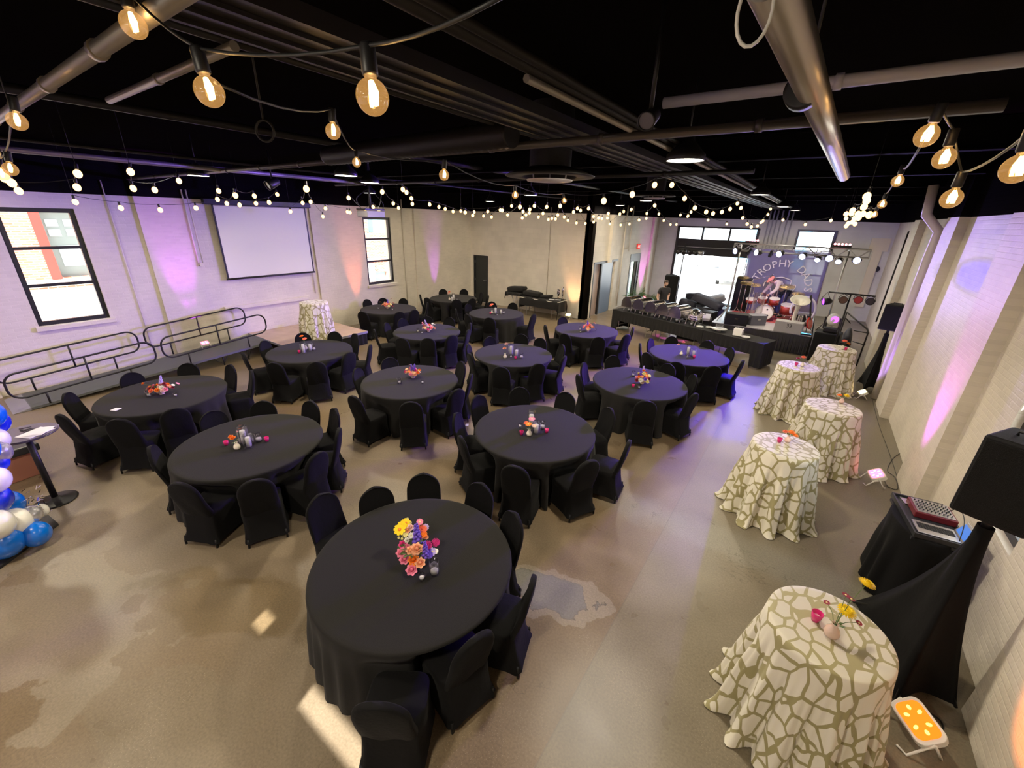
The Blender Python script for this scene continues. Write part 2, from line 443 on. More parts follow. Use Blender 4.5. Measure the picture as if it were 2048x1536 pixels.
    # pale gritty band across the right bay
    band = math_('MULTIPLY', mr(math_('ABSOLUTE', math_('SUBTRACT', math_('ADD', sx.outputs['Y'], math_('MULTIPLY', warp.outputs['Fac'], 0.6)), 5.3), 0), 0.12, 0.40, 0.7, 0.0, True), mr(sx.outputs['X'], -2.0, -1.2, 0, 1))
    col = mix(band, col, (0.20, 0.185, 0.15))
    mid = noise(2.2, 7, 0.2)
    col = mix(1.0, col, mr(mid.outputs['Fac'], 0.1, 0.9, 0.86, 1.12), 'MULTIPLY')
    fine = noise(55, 3)
    col = mix(1.0, col, mr(fine.outputs['Fac'], 0.3, 0.7, 0.84, 1.16), 'MULTIPLY')
    # bright aggregate specks
    vo = N(nt, 'ShaderNodeTexVoronoi'); vo.inputs['Scale'].default_value = 75; L(g.outputs['Position'], vo.inputs['Vector'])
    sp = math_('MULTIPLY', mr(vo.outputs['Distance'], 0.12, 0.2, 1.0, 0.0), mr(noise(0.9, 3, 0, 5.0).outputs['Fac'], 0.48, 0.62, 0.0, 0.5))
    col = mix(sp, col, (0.42, 0.37, 0.28))
    # hairline cracks
    ck = noise(0.55, 9, 0.4)
    rc = mr(math_('ABSOLUTE', math_('SUBTRACT', ck.outputs['Fac'], 0.52), 0), 0.0, 0.0016, 1.0, 0.0)
    col = mix(math_('MULTIPLY', math_('MULTIPLY', rc, mr(noise(0.5, 2, 0, 9.0).outputs['Fac'], 0.52, 0.56, 0, 1)), 0.5), col, (0.04, 0.03, 0.02))
    jt = mr(math_('ABSOLUTE', math_('SUBTRACT', sx.outputs['X'], -0.81), 0), 0.0, 0.008, 0.5, 0.0)
    col = mix(jt, col, (0.09, 0.08, 0.06))
    L(col, p.inputs['Base Color'])
    rr = math_('ADD', mr(mid.outputs['Fac'], 0.1, 0.9, 0.22, 0.42), mr(d2, 0.97, 1.0, 0.3, 0.0))
    L(rr, p.inputs['Roughness'])
    p.inputs['Specular IOR Level'].default_value = 0.5
    bp = N(nt, 'ShaderNodeBump'); bp.inputs['Strength'].default_value = 0.05; bp.inputs['Distance'].default_value = 0.02
    L(mid.outputs['Fac'], bp.inputs['Height']); L(bp.outputs['Normal'], p.inputs['Normal'])
    return mt
M['floor'] = floor_mat()
def branch_cloth():
    mt = bpy.data.materials.new('ivory_branch_linen'); mt.use_nodes = True
    nt, p = nodes(mt); L = nt.links.new
    tc = N(nt, 'ShaderNodeTexCoord')
    mp = N(nt, 'ShaderNodeMapping'); mp.inputs['Scale'].default_value = (1.0, 0.75, 0.62); mp.inputs['Rotation'].default_value = (0.3, 0.2, 0.6); L(tc.outputs['Object'], mp.inputs['Vector'])
    nz = N(nt, 'ShaderNodeTexNoise'); nz.inputs['Scale'].default_value = 3.0; L(mp.outputs[0], nz.inputs['Vector'])
    ad = N(nt, 'ShaderNodeMix', data_type='VECTOR') if False else N(nt, 'ShaderNodeVectorMath', operation='MULTIPLY_ADD')
    L(nz.outputs['Color'], ad.inputs[0]); ad.inputs[1].default_value = (0.14, 0.14, 0.14); L(mp.outputs[0], ad.inputs[2])
    v = N(nt, 'ShaderNodeTexVoronoi', feature='DISTANCE_TO_EDGE'); v.inputs['Scale'].default_value = 9.5; L(ad.outputs[0], v.inputs['Vector'])
    n2 = N(nt, 'ShaderNodeTexNoise'); n2.inputs['Scale'].default_value = 5; L(tc.outputs['Object'], n2.inputs['Vector'])
    th = N(nt, 'ShaderNodeMapRange'); th.inputs['To Min'].default_value = 0.04; th.inputs['To Max'].default_value = 0.12; L(n2.outputs['Fac'], th.inputs['Value'])
    lt = N(nt, 'ShaderNodeMath', operation='LESS_THAN'); L(v.outputs['Distance'], lt.inputs[0]); L(th.outputs[0], lt.inputs[1])
    mx = N(nt, 'ShaderNodeMix', data_type='RGBA'); L(lt.outputs[0], mx.inputs['Factor'])
    mx.inputs['A'].default_value = (0.68, 0.64, 0.54, 1); mx.inputs['B'].default_value = (0.30, 0.265, 0.125, 1)
    L(mx.outputs['Result'], p.inputs['Base Color']); p.inputs['Roughness'].default_value = 0.55
    p.inputs['Sheen Weight'].default_value = 0.2
    return mt
M['branch'] = branch_cloth()
def brick_mat(name, c1, c2, mortar, axis='y', sc=1.0):
    mt = bpy.data.materials.new(name); mt.use_nodes = True
    nt, p = nodes(mt); L = nt.links.new
    g = N(nt, 'ShaderNodeNewGeometry'); sx = N(nt, 'ShaderNodeSeparateXYZ'); L(g.outputs['Position'], sx.inputs[0])
    cb = N(nt, 'ShaderNodeCombineXYZ'); L(sx.outputs['Y' if axis == 'y' else 'X'], cb.inputs[0]); L(sx.outputs['Z'], cb.inputs[1])
    br = N(nt, 'ShaderNodeTexBrick'); L(cb.outputs[0], br.inputs['Vector'])
    br.inputs['Scale'].default_value = 1.0; br.inputs['Brick Width'].default_value = 0.23*sc; br.inputs['Row Height'].default_value = 0.08*sc; br.inputs['Mortar Size'].default_value = 0.012
    br.inputs['Color1'].default_value = (*c1,1); br.inputs['Color2'].default_value = (*c2,1); br.inputs['Mortar'].default_value = (*mortar,1)
    L(br.outputs['Color'], p.inputs['Base Color']); p.inputs['Roughness'].default_value = 0.85
    return mt
M['red_brick'] = brick_mat('red_brick', (0.40,0.13,0.08), (0.52,0.22,0.15), (0.62,0.55,0.48))
M['wood_deck'] = mat('stage_deck_wood', (0.40, 0.28, 0.19), 0.22, var=0.25, bscale=3)
M['white_deck'] = mat('white_deck', (0.62, 0.60, 0.55), 0.4)
M['ramp'] = mat('grey_ramp_deck', (0.085, 0.088, 0.09), 0.6, bump=0.2, bscale=120)
M['galv'] = mat('galvanised_plate', (0.35, 0.34, 0.40), 0.4, 0.6)
M['stage_deck'] = mat('stage_deck_grey', (0.35, 0.33, 0.36), 0.35, bump=0.1)
M['rug'] = mat('red_rug', (0.30, 0.05, 0.05), 0.9)

# ------------------------------------------------------------------ room shell
XL, XR, YB, XS, YE, ZC = -13.2, 1.9, 15.29, -7.15, 23.3, 4.95
XR2, XFAR, YN = 2.05, 2.35, -3.2
def struct(name, bm, m, **kw):
    o = obj(name, bm, m, **kw); o['kind'] = 'structure'; return o
bm = B(); box(bm, XL-0.4, XFAR+0.5, YN-0.4, YE+0.4, -0.2, 0.0); struct('floor', bm, M['floor'])
bm = B(); box(bm, XL-0.4, XFAR+0.5, YN-0.4, YE+0.4, ZC, ZC+0.2); struct('ceiling', bm, M['black_paint'])
def wall_yz(bm, xa, xb, y0, y1, z0, z1, holes):
    """slab x in [xa,xb]; holes = [(y0,y1,z0,z1)]"""
    ys = sorted(set([y0, y1] + [h[0] for h in holes] + [h[1] for h in holes]))
    for a, b in zip(ys, ys[1:]):
        hs = sorted([h for h in holes if h[0] <= a+1e-6 and h[1] >= b-1e-6], key=lambda h: h[2])
        z = z0
        for h in hs:
            if h[2] > z+1e-6: box(bm, xa, xb, a, b, z, h[2])
            z = h[3]
        if z < z1-1e-6: box(bm, xa, xb, a, b, z, z1)
def wall_xz(bm, ya, yb, x0, x1, z0, z1, holes):
    xs = sorted(set([x0, x1] + [h[0] for h in holes] + [h[1] for h in holes]))
    for a, b in zip(xs, xs[1:]):
        hs = sorted([h for h in holes if h[0] <= a+1e-6 and h[1] >= b-1e-6], key=lambda h: h[2])
        z = z0
        for h in hs:
            if h[2] > z+1e-6: box(bm, a, b, ya, yb, z, h[2])
            z = h[3]
        if z < z1-1e-6: box(bm, a, b, ya, yb, z, z1)
WIN1 = (1.20, 2.36, 1.34, 3.70); WIN2 = (9.56, 10.76, 1.33, 3.66)
WIN0 = (-1.9, -0.7, 1.34, 3.70)
bm = B(); wall_yz(bm, XL-0.35, XL, YN, YB, 0, ZC, [WIN0, WIN1, WIN2])
# shallow pilasters of the left wall
for y0, y1 in ((3.40, 4.36), (7.62, 8.45), (11.86, 12.7), (-1.0+0.4, 0.3)):
    box(bm, XL, XL+0.07, y0, y1, 0, ZC)
struct('wall_left', bm, M['wall_y'])
DOORB = (-13.02, -12.18, 0, 2.14)
bm = B(); wall_xz(bm, YB, YB+0.3, XL-0.35, XS-0.12, 0, ZC, [DOORB]); struct('wall_back', bm, M['wall_x'])
# side wall of the stage bay with the sliding-door opening and the glazed exit door
OPEN = (15.75, 18.1, 0, 2.14); EXITD = (19.68, 21.05, 0, 2.34)
bm = B(); wall_yz(bm, XS-0.3, XS, YB, YE, 0, ZC, [OPEN, EXITD])
box(bm, XS, XS+0.12, 16.95, 17.2, 2.14, ZC)
box(bm, XS, XS+0.10, 22.2, 22.5, 0, ZC)
struct('wall_side', bm, M['wall_s'])
bm = B(); box(bm, XS-0.14, XS+0.03, YB-0.04, YB+0.22, 0, 3.72); struct('trim_1', bm, M['black_paint'])
GAR = (-6.15, -2.48, 0, 3.62); WSTG = (-1.0, 0.45, 0.9, 3.64)
bm = B(); wall_xz(bm, YE, YE+0.35, XS-0.3, XFAR+0.4, 0, ZC, [GAR, WSTG]); struct('wall_stage', bm, M['wall_stage'])
# right wall: recessed panels between pilasters, steps back beside the stage
bm = B()
WINR = (5.0, 6.15, 1.05, 3.3)
wall_yz(bm, XR2, XR2+0.4, YN, 16.0, 0, ZC, [WINR])
box(bm, XFAR, XFAR+0.3, 16.0, YE, 0, ZC)
box(bm, XR2, XFAR, 16.0, 16.05, 0, ZC)
for y0, y1 in ((3.05, 4.08), (7.25, 8.35), (11.15, 12.1), (15.2, 16.0), (-1.2, -0.2)):
    box(bm, XR, XR2, y0, y1, 0, ZC)
struct('wall_right', bm, M['wall_y'])
bm = B(); wall_xz(bm, YN-0.3, YN, XL-0.35, XR2+0.4, 0, ZC, [(-2.30, -2.02, 3.30, 3.66), (-1.27, 0.3, 3.20, 3.56)]); struct('wall_near', bm, M['wall_x'])
# loading bay behind the sliding door and the lobby behind the glazed door
bm = B(); wall_yz(bm, XS-3.2, XS-3.0, 15.4, 22.6, 0, ZC, []); struct('wall_lobby', bm, M['wall_s'])

def window_yz(n, x, y0, y1, z0, z1, rails, glass_x, fr=0.085, sill=True, face=1):
    w = tag(empty('window_%d' % n, (x, (y0+y1)/2, z0)), kind='structure')
    def rel(bm): bmesh.ops.translate(bm, verts=bm.verts, vec=-Vector(w.location)); return bm
    bm = B(); d0, d1 = glass_x-0.05, glass_x+0.05
    box(bm, d0, d1, y0, y0+fr, z0, z1); box(bm, d0, d1, y1-fr, y1, z0, z1)
    box(bm, d0, d1, y0+fr, y1-fr, z0, z0+fr); box(bm, d0, d1, y0+fr, y1-fr, z1-fr, z1)
    for z in rails: box(bm, d0+0.01, d1-0.01, y0+fr, y1-fr, z-0.03, z+0.03)
    obj('window_frame', rel(bm), M['frame'], w)
    bm = B(); box(bm, glass_x-0.006, glass_x+0.006, y0+fr, y1-fr, z0+fr, z1-fr); obj('window_pane', rel(bm), M['window_glass'], w)
    if sill:
        bm = B(); box(bm, min(x, x+face*0.07), max(x, x+face*0.07), y0-0.06, y1+0.08, z0-0.10, z0-0.002); obj('window_sill', rel(bm), M['wall_y'], w, bevel=0.01)
    return w
window_yz(1, XL, *WIN1, (2.17, 2.92), XL-0.10)
window_yz(2, XL, *WIN2, (2.15, 2.92), XL-0.10)
window_yz(3, XL, *WIN0, (2.17, 2.92), XL-0.10)
window_yz(4, XR2, *WINR, (2.2,), XR2+0.12, face=-1, sill=False)
# painted-over ledge under the screen
bm = B(); box(bm, XL, XL+0.09, 4.72, 7.2, 1.14, 1.25); struct('trim_2', bm, M['wall_y'], bevel=0.01)
# window behind the band, seen through the backdrop edge
w = tag(empty('window_5', (0, YE, 0.9)), kind='structure')
bm = B(); x0, x1, z0, z1 = WSTG; o3 = Vector((0, -YE, -0.9))
box(bm, x0, x0+0.09, YE-0.06, YE+0.06, z0, z1); box(bm, x1-0.12, x1, YE-0.06, YE+0.06, z0, z1); box(bm, x0+0.09, x1-0.12, YE-0.06, YE+0.06, z1-0.09, z1); box(bm, x0+0.09, x1-0.12, YE-0.06, YE+0.06, z0, z0+0.09)
for z in (1.75, 2.45): box(bm, x0+0.09, x1-0.12, YE-0.05, YE+0.05, z-0.03, z+0.03)
bmesh.ops.translate(bm, verts=bm.verts, vec=o3); obj('window_frame', bm, M['frame'], w)
bm = B(); box(bm, x0+0.09, x1-0.12, YE, YE+0.01, z0+0.09, z1-0.09); bmesh.ops.translate(bm, verts=bm.verts, vec=o3); obj('window_pane', bm, M['window_glass'], w)

# garage opening: raised sectional door, frame and upper lights
w = tag(empty('door_1', (-4.3, YE, 0)), kind='structure'); off = -Vector(w.location)
def rel(bm): bmesh.ops.translate(bm, verts=bm.verts, vec=off); return bm
bm = B(); x0, x1 = GAR[0], GAR[1]
box(bm, x0-0.02, x0+0.10, YE-0.05, YE+0.05, 0, 3.62); box(bm, x1-0.10, x1+0.02, YE-0.05, YE+0.05, 0, 3.62); box(bm, x0, x1, YE-0.05, YE+0.05, 3.56, 3.64)
for k in (1, 2):
    xm = x0 + (x1-x0)*k/3; box(bm, xm-0.04, xm+0.04, YE-0.05, YE+0.04, 2.95, 3.6)
obj('door_frame', rel(bm), M['frame'], w)
bm = B(); box(bm, x0+0.1, x1-0.1, YE-0.04, YE+0.04, 2.28, 3.04); obj('door_panel', rel(bm), M['black_metal'], w, bevel=0.01)
bm = B(); box(bm, x0+0.1, x1-0.1, YE-0.01, YE+0.01, 3.04, 3.56); obj('door_light', rel(bm), M['window_glass'], w)
bm = B(); tube(bm, [(x0+0.15, YE-0.12, 2.66), (x1-0.2, YE-0.12, 2.66)], 0.022, 8); obj('door_bar', rel(bm), M['steel'], w)
# black door in the back wall
w = tag(empty('door_2', (-12.6, YB, 0)), kind='structure'); off = -Vector(w.location)
bm = B(); a, b = DOORB[0], DOORB[1]
box(bm, a-0.001, a+0.05, YB-0.02, YB+0.10, 0, 2.14); box(bm, b-0.05, b+0.001, YB-0.02, YB+0.10, 0, 2.14); box(bm, a+0.05, b-0.05, YB-0.02, YB+0.10, 2.09, 2.141); obj('door_frame', rel(bm), M['frame'], w)
bm = B(); box(bm, a+0.05, b-0.05, YB+0.03, YB+0.075, 0.01, 2.09); obj('door_leaf', rel(bm), M['door_dark'], w)
bm = B(); tube(bm, [(b-0.12, YB+0.03, 1.02), (b-0.12, YB-0.04, 1.02), (b-0.24, YB-0.04, 1.02)], 0.011, 8); obj('door_handle', rel(bm), M['steel'], w)
bm = B()
for z in (0.3, 1.05, 1.85): cbox(bm, (a+0.055, YB+0.02, z), (0.03, 0.02, 0.11))
obj('door_hinge', rel(bm), M['steel'], w)
# sliding doors in the side wall
w = tag(empty('door_3', (XS, 16.9, 0)), kind='structure'); off = -Vector(w.location)
bm = B(); box(bm, XS-0.16, XS-0.10, 15.80, 16.5, 0.01, 2.12); obj('door_leaf', rel(bm), M['door_brown'], w)
bm = B(); box(bm, XS-0.08, XS-0.02, 16.62, 17.72, 0.01, 2.12); obj('door_leaf', rel(bm), M['door_blue'], w)
bm = B(); box(bm, XS-0.05, XS+0.03, 15.7, 18.15, 2.14, 2.22); box(bm, XS-0.17, XS-0.01, 16.5, 16.58, 0.01, 2.14); box(bm, XS-0.17, XS+0.01, 15.72, 15.79, 0, 2.14); obj('door_track', rel(bm), M['frame'], w)
bm = B(); box(bm, XS-0.1, XS+0.04, 17.80, 18.12, 0, 2.14); obj('door_post', rel(bm), M['wall_s'], w)
# glazed exit door
w = tag(empty('door_4', (XS, 20.36, 0)), kind='structure'); off = -Vector(w.location)
bm = B(); y0, y1 = EXITD[0], EXITD[1]
box(bm, XS-0.08, XS+0.02, y0, y0+0.1, 0, 2.34); box(bm, XS-0.08, XS+0.02, y1-0.1, y1, 0, 2.34); box(bm, XS-0.08, XS+0.02, y0+0.1, y1-0.1, 1.98, 2.34); box(bm, XS-0.06, XS, y0+0.1, y0+0.22, 0.2, 1.98); box(bm, XS-0.06, XS, y1-0.3, y1-0.1, 0.2, 1.98); box(bm, XS-0.06, XS, y0+0.1, y1-0.1, 0.01, 0.2)
obj('door_frame', rel(bm), M['frame'], w)
bm = B(); box(bm, XS-0.035, XS-0.025, y0+0.22, y1-0.3, 0.2, 1.98); obj('door_glass', rel(bm), glass('green_door_glass', (0.75, 0.86, 0.80), 0.25), w)
bm = B(); tube(bm, [(XS, y1-0.2, 0.9), (XS+0.07, y1-0.2, 0.9), (XS+0.07, y1-0.2, 1.25), (XS, y1-0.2, 1.25)], 0.014, 8); obj('door_handle', rel(bm), M['black_metal'], w)
# exit sign
t = thing('exit_sign', 'small red exit sign above the glazed door', 'sign', (XS+0.0, 20.5, 2.66))
bm = B(); cbox(bm, (0.03, 0, 0), (0.05, 0.36, 0.24)); obj('sign_box', bm, M['exit_red'], t, bevel=0.01)
def text_mesh(s, size, extr=0.004, align='CENTER'):
    c = bpy.data.curves.new('t', 'FONT'); c.body = s; c.size = size; c.extrude = extr; c.align_x = align; c.align_y = 'CENTER'; c.resolution_u = 2
    o = bpy.data.objects.new('t', c); link(o)
    dg = bpy.context.evaluated_depsgraph_get(); me = bpy.data.meshes.new_from_object(o.evaluated_get(dg))
    bpy.data.objects.remove(o); bpy.data.curves.remove(c); return me
me = text_mesh('EXIT', 0.15); me.materials.clear(); me.materials.append(M['exit_text'])
o = meshobj('sign_lettering', me, t, (0.06, 0, 0), (PI/2, 0, PI/2))

# wall-mounted conduits and pipes
def pipe_thing(name, label, cat, paths, mt, loc=None, n=8, group=None):
    p0 = Vector(paths[0][0][0]) if loc is None else Vector(loc)
    bm = B()
    for pts, r in paths: tube(bm, [Vector(p)-p0 for p in pts], r, n)
    o = obj(name, bm, mt, loc=p0); return tag(o, label, cat, group)
WP = mat('painted_conduit', CREAM, 0.5)
pipe_thing('wall_conduit', 'painted conduit running down the left wall between window and projection screen', 'pipe', [([(XL+0.10, 4.36, 4.2), (XL+0.10, 4.36, 2.45)], 0.016), ([(XL+0.10, 4.46, 4.2), (XL+0.10, 4.46, 2.45)], 0.016), ([(XL+0.03, 4.41, 2.42), (XL+0.14, 4.41, 2.42)], 0.05)], WP)
pipe_thing('wall_conduit', 'thin conduit running down the left wall to the right of the screen', 'pipe', [([(XL+0.04, 7.45, 4.2), (XL+0.04, 7.45, 1.3)], 0.014)], WP)
pipe_thing('wall_conduit', 'thin vertical conduit on the left wall beyond the large window', 'pipe', [([(XL+0.03, 2.93, 4.3), (XL+0.03, 2.93, 0.5)], 0.012)], WP)
pipe_thing('wall_conduit', 'conduit beside the small window near the back corner', 'pipe', [([(XL+0.03, 11.3, 4.3), (XL+0.03, 11.3, 0.4)], 0.018)], WP)
pipe_thing('wall_conduit', 'thin conduit on the back wall above the folding table', 'pipe', [([(-9.0, YB-0.02, 4.2), (-9.0, YB-0.02, 0.6)], 0.012)], WP)
pipe_thing('drain_pipe', 'fat cream pipe with elbow on the right wall pilaster', 'pipe', [([(XR-0.35, 12.3, 4.6), (XR-0.30, 12.3, 4.05), (XR-0.02, 12.35, 3.75), (XR-0.02, 12.38, 3.3), (XR-0.0, 12.4, 0.02)], 0.085)], WP, n=12)
pipe_thing('wall_conduit', 'black pipe down the right wall behind the far speaker', 'pipe', [([(XR-0.04, 16.1, 3.72), (XR-0.04, 16.1, 1.2)], 0.02)], M['black_metal'])
pipe_thing('wall_conduit', 'steel pipes climbing the stage wall right of the garage door', 'pipe', [([(x, YE-0.06, 0.1), (x, YE-0.06, 4.4)], 0.03) for x in (-2.2, -2.05, -1.9, -1.72, -1.5, -1.32)], mat('grey_painted_pipe', (0.42,0.42,0.46), 0.5))
pipe_thing('wall_conduit', 'white conduit pair on the side wall left of the glazed door', 'pipe', [([(XS+0.05, 18.5, 0.1), (XS+0.05, 18.5, 4.4)], 0.03), ([(XS+0.05, 19.2, 2.5), (XS+0.05, 19.2, 4.4)], 0.02), ([(XS+0.05, 18.5, 2.62), (XS+0.05, 20.3, 2.62)], 0.015)], WP)
bm = B(); cbox(bm, (0,0,0), (0.30, 0.05, 2.3)); cbox(bm, (0,0,1.4), (0.62, 0.05, 0.5)); o = obj('wall_duct', bm, WP, loc=(1.95, YE-0.04, 1.75)); tag(o, 'pale painted duct rising on the stage wall near the right corner', 'duct')
bm = B(); lathe(bm, [(0.12, 0), (0.12, 0.05)], 20, M=Matrix.Rotation(PI/2, 4, 'X')); o = obj('wall_vent', bm, M['black_metal'], loc=(2.1, YE-0.002, 2.2)); tag(o, 'small round black vent high on the stage wall', 'vent')

# ------------------------------------------------------------------ outdoors
bm = B(); box(bm, -60, XL-0.4, -30, 60, -0.25, -0.05); box(bm, -60, 40, YE+0.4, 70, -0.25, -0.05); box(bm, XR2+0.5, 30, -30, YE+0.4, -0.25, -0.05)
tag(obj('ground', bm, M['outside_ground']), kind='structure')
t = thing('brick_building', 'red brick building with a garage door across the alley', 'building', (-21.5, 4, 0))
BX = 0.0
bm = B(); wall_yz(bm, -0.6, 0, -16, 26, 0, 9, [(-1.05, 2.2, 1.40, 3.6), (11.9, 13.3, 2.75, 4.2), (12.05, 12.95, 0.0, 0.5)]); obj('brick_wall', bm, M['red_brick'], t)
bm = B(); box(bm, -0.05, 0.12, -16, 12.0, 0, 1.02); box(bm, -0.05, 0.12, 13.0, 26, 0, 1.02); box(bm, -0.02, 0.10, -16, 26, 1.24, 1.34); obj('stone_plinth', bm, mat('pale_stone', (0.78,0.76,0.70), 0.8), t)
bm = B(); box(bm, -0.3, -0.2, -1.05, 2.2, 1.40, 3.6); obj('garage_door', bm, mat('grey_green_door', (0.22,0.25,0.24), 0.6), t)
bm = B()
for i in range(3): box(bm, -0.2, -0.18, -0.85+i*1.0, -0.10+i*1.0, 1.75, 2.45)
for i in range(7): box(bm, -0.2, -0.18, -0.95+i*0.44, -0.65+i*0.44, 2.75, 2.98); box(bm, -0.2, -0.18, -0.95+i*0.44, -0.65+i*0.44, 3.08, 3.3)
obj('door_panes', bm, mat('pale_pane', (0.55,0.62,0.63), 0.2), t)
bm = B(); box(bm, -0.1, 0.05, -1.30, -1.05, 1.36, 3.6); obj('red_post', bm, mat('red_painted_post', (0.65,0.05,0.04), 0.5), t)
bm = B(); box(bm, -0.2, -0.15, 11.9, 13.3, 2.75, 4.2); box(bm, -0.2, -0.15, 12.05, 12.95, 0.0, 0.5); obj('window_glazing', bm, mat('teal_window', (0.25,0.42,0.45), 0.2), t)
t = thing('white_wall', 'white outdoor wall seen through the open garage door', 'wall', (-7.2, 29, 0))
bm = B(); box(bm, 0, 0.2, -3, 4.5, 0, 4.5); box(bm, -6, 0.2, 4.3, 4.5, 0, 4.5); obj('wall_panel', bm, M['curtain_white'], t)
bm = B(); box(bm, 0, 0.1, 3.9, 4.25, 0, 3.1); obj('wall_edge', bm, mat('weathered_edge', (0.35,0.30,0.28), 0.8), t)
t = thing('siding_building', 'pale blue sided building edge beyond the parked car', 'building', (-4.25, 36, 0))
bm = B(); box(bm, -0.9, 1.1, 0, 5, 1.0, 8); box(bm, 2.6, 3.5, 0, 5, 1.0, 8); obj('pale_siding', bm, M['blue_wall'], t)
bm = B(); box(bm, -0.9, 1.1, 0.01, 5, 0, 1.0); obj('dark_siding', bm, M['deep_blue'], t)
bm = B(); box(bm, -22, -0.95, 8, 12, 0, 7); box(bm, 3.6, 12, 8, 12, 0, 9); obj('white_facade', bm, M['curtain_white'], t)
# parked white car
t = thing('car', 'white parked car outside the open garage door', 'car', (-4.6, 33.2, -0.05), R(-82))
bm = B()
prof = [(-2.1,0.30),(-2.15,0.62),(-2.0,0.80),(-1.3,0.93),(-0.75,1.36),(0.6,1.42),(1.5,1.05),(2.05,0.98),(2.15,0.6),(2.1,0.30)]
a = [bm.verts.new((p[0], -0.86, p[1])) for p in prof]; b = [bm.verts.new((p[0], 0.86, p[1])) for p in prof]
bm.faces.new(a); bm.faces.new(b[::-1])
for k in range(len(prof)): bm.faces.new((a[k], b[k], b[(k+1)%len(prof)], a[(k+1)%len(prof)]))
obj('car_body', bm, mat('white_car_paint', (0.85,0.86,0.88), 0.2, coat=1.0), t, bevel=0.07)
bm = B()
for s in (-1, 1):
    prism(bm, [(-1.2,0.96),(-0.75,1.30),(0.5,1.35),(1.3,1.05)], 0.865*s-0.01, 0.865*s+0.01, Matrix.Rotation(PI/2, 4, 'X'))
obj('side_glass', bm, mat('car_glass', (0.05,0.06,0.07), 0.1), t)
for x in (-1.35, 1.3):
    for s in (-1, 1):
        bm = B(); lathe(bm, [(0.2,-0.1),(0.33,-0.1),(0.34,0),(0.33,0.1),(0.2,0.1)], 24, M=Matrix.Translation((x, 0.80*s, 0.33)) @ Matrix.Rotation(PI/2, 4, 'X'))
        wh = obj('wheel', bm, M['tyre'], t)
        bm = B(); lathe(bm, [(0.03,-0.11),(0.21,-0.105),(0.21,0.105),(0.03,0.11)], 16, M=Matrix.Translation((x, 0.80*s, 0.33)) @ Matrix.Rotation(PI/2, 4, 'X')); obj('rim', bm, M['steel'], wh)
for s in (-1, 1):
    bm = B(); ball(bm, (-2.02, 0.6*s, 0.72), (0.10, 0.2, 0.09)); obj('headlight', bm, M['clear_glass'], t)
bm = B(); box(bm, -2.18, -2.14, -0.5, 0.5, 0.38, 0.50); obj('bumper_grille', bm, M['black_metal'], t)

# ------------------------------------------------------------------ ceiling steel, ducts and pipes
def beam_y(X, z, w, h, name, label, y0=YN+0.1, y1=YE-0.1, m=None):
    bm = B(); L = y1-y0
    box(bm, -w/2, w/2, 0, L, 0, 0.02); box(bm, -w/2, w/2, 0, L, h-0.02, h); box(bm, -0.015, 0.015, 0, L, 0.02, h-0.02)
    o = obj(name, bm, m or M['dark_pipe'], loc=(X, y0, z)); return tag(o, label, 'beam')
def beam_x(Y, z, w, h, name, label, x0=XL+0.1, x1=XR-0.05, m=None):
    bm = B(); L = x1-x0
    box(bm, 0, L, -w/2, w/2, 0, 0.02); box(bm, 0, L, -w/2, w/2, h-0.02, h); box(bm, 0, L, -0.015, 0.015, 0.02, h-0.02)
    o = obj(name, bm, m or M['dark_pipe'], loc=(x0, Y, z)); return tag(o, label, 'beam')
Y = {}
def XatY(px, py, z): return onz(px, py, z).x
def YatX(px, py, z): return onz(px, py, z).y
# steel joists running across (x) carrying the deck
jn = ['first', 'second', 'third', 'fourth', 'fifth', 'sixth', 'seventh', 'eighth']
for i, y in enumerate((-1.6, 7.4, 10.3, 13.2, 16.2, 19.2, 22.0)):
    beam_x(y, 4.62, 0.14, 0.32, 'ceiling_joist', 'black steel ceiling joist, %s from the camera, crossing the room' % jn[i], m=M['joist'], x0=(XL+0.1 if y < 15 else XS+0.1), x1=(XR-0.05 if y < 16 else XFAR-0.05))
# flat cable tray with ridges running the length of the room
xa, xb = XatY(1024, 250, 4.42), XatY(1024, 205, 4.42)
bm = B(); y0, y1 = YN+0.2, 22.5
box(bm, xa, xb, y0, y1, 4.42, 4.45)
for k in range(4):
    x = xa+(xb-xa)*k/3; box(bm, x-0.012, x+0.012, y0, y1, 4.405, 4.47)
bmesh.ops.translate(bm, verts=bm.verts, vec=(-xa, -y0, -4.42))
tag(obj('cable_tray', bm, M['dark_pipe'], loc=(xa, y0, 4.42)), 'long dark cable tray running lengthwise under the ceiling', 'cable tray')
for k, (q, zz, r_, lab) in enumerate((((1024, 115), 4.45, 0.030, 'dark conduit running lengthwise right of the cable tray, upper of the pair'), ((1024, 95), 4.45, 0.022, 'dark conduit running lengthwise right of the cable tray, lower of the pair'),
                              ((725, 165), 4.50, 0.02, 'thin conduit running lengthwise left of the cable tray'), ((100, 190), 4.7, 0.045, 'dark pipe running lengthwise above the left tables'), ((0, 275), 4.45, 0.02, 'thin dark conduit running lengthwise near the left wall'))):
    X = XatY(*q, zz); bm = B(); tube(bm, [(0,0,0), (0, 25.0, 0)], r_, 10)
    o = obj('ceiling_conduit', bm, M['dark_pipe'], loc=(X, YN+0.3, zz)); tag(o, lab, 'pipe')
X = XatY(0, 297, 4.38); bm = B(); tube(bm, [(0,0,0), (0, 9.0, 0)], 0.035, 10); tag(obj('ceiling_conduit', bm, M['grey_pipe'], loc=(X, YN+0.3, 4.38)), 'bright steel pipe running lengthwise under the ceiling near the left wall', 'pipe')
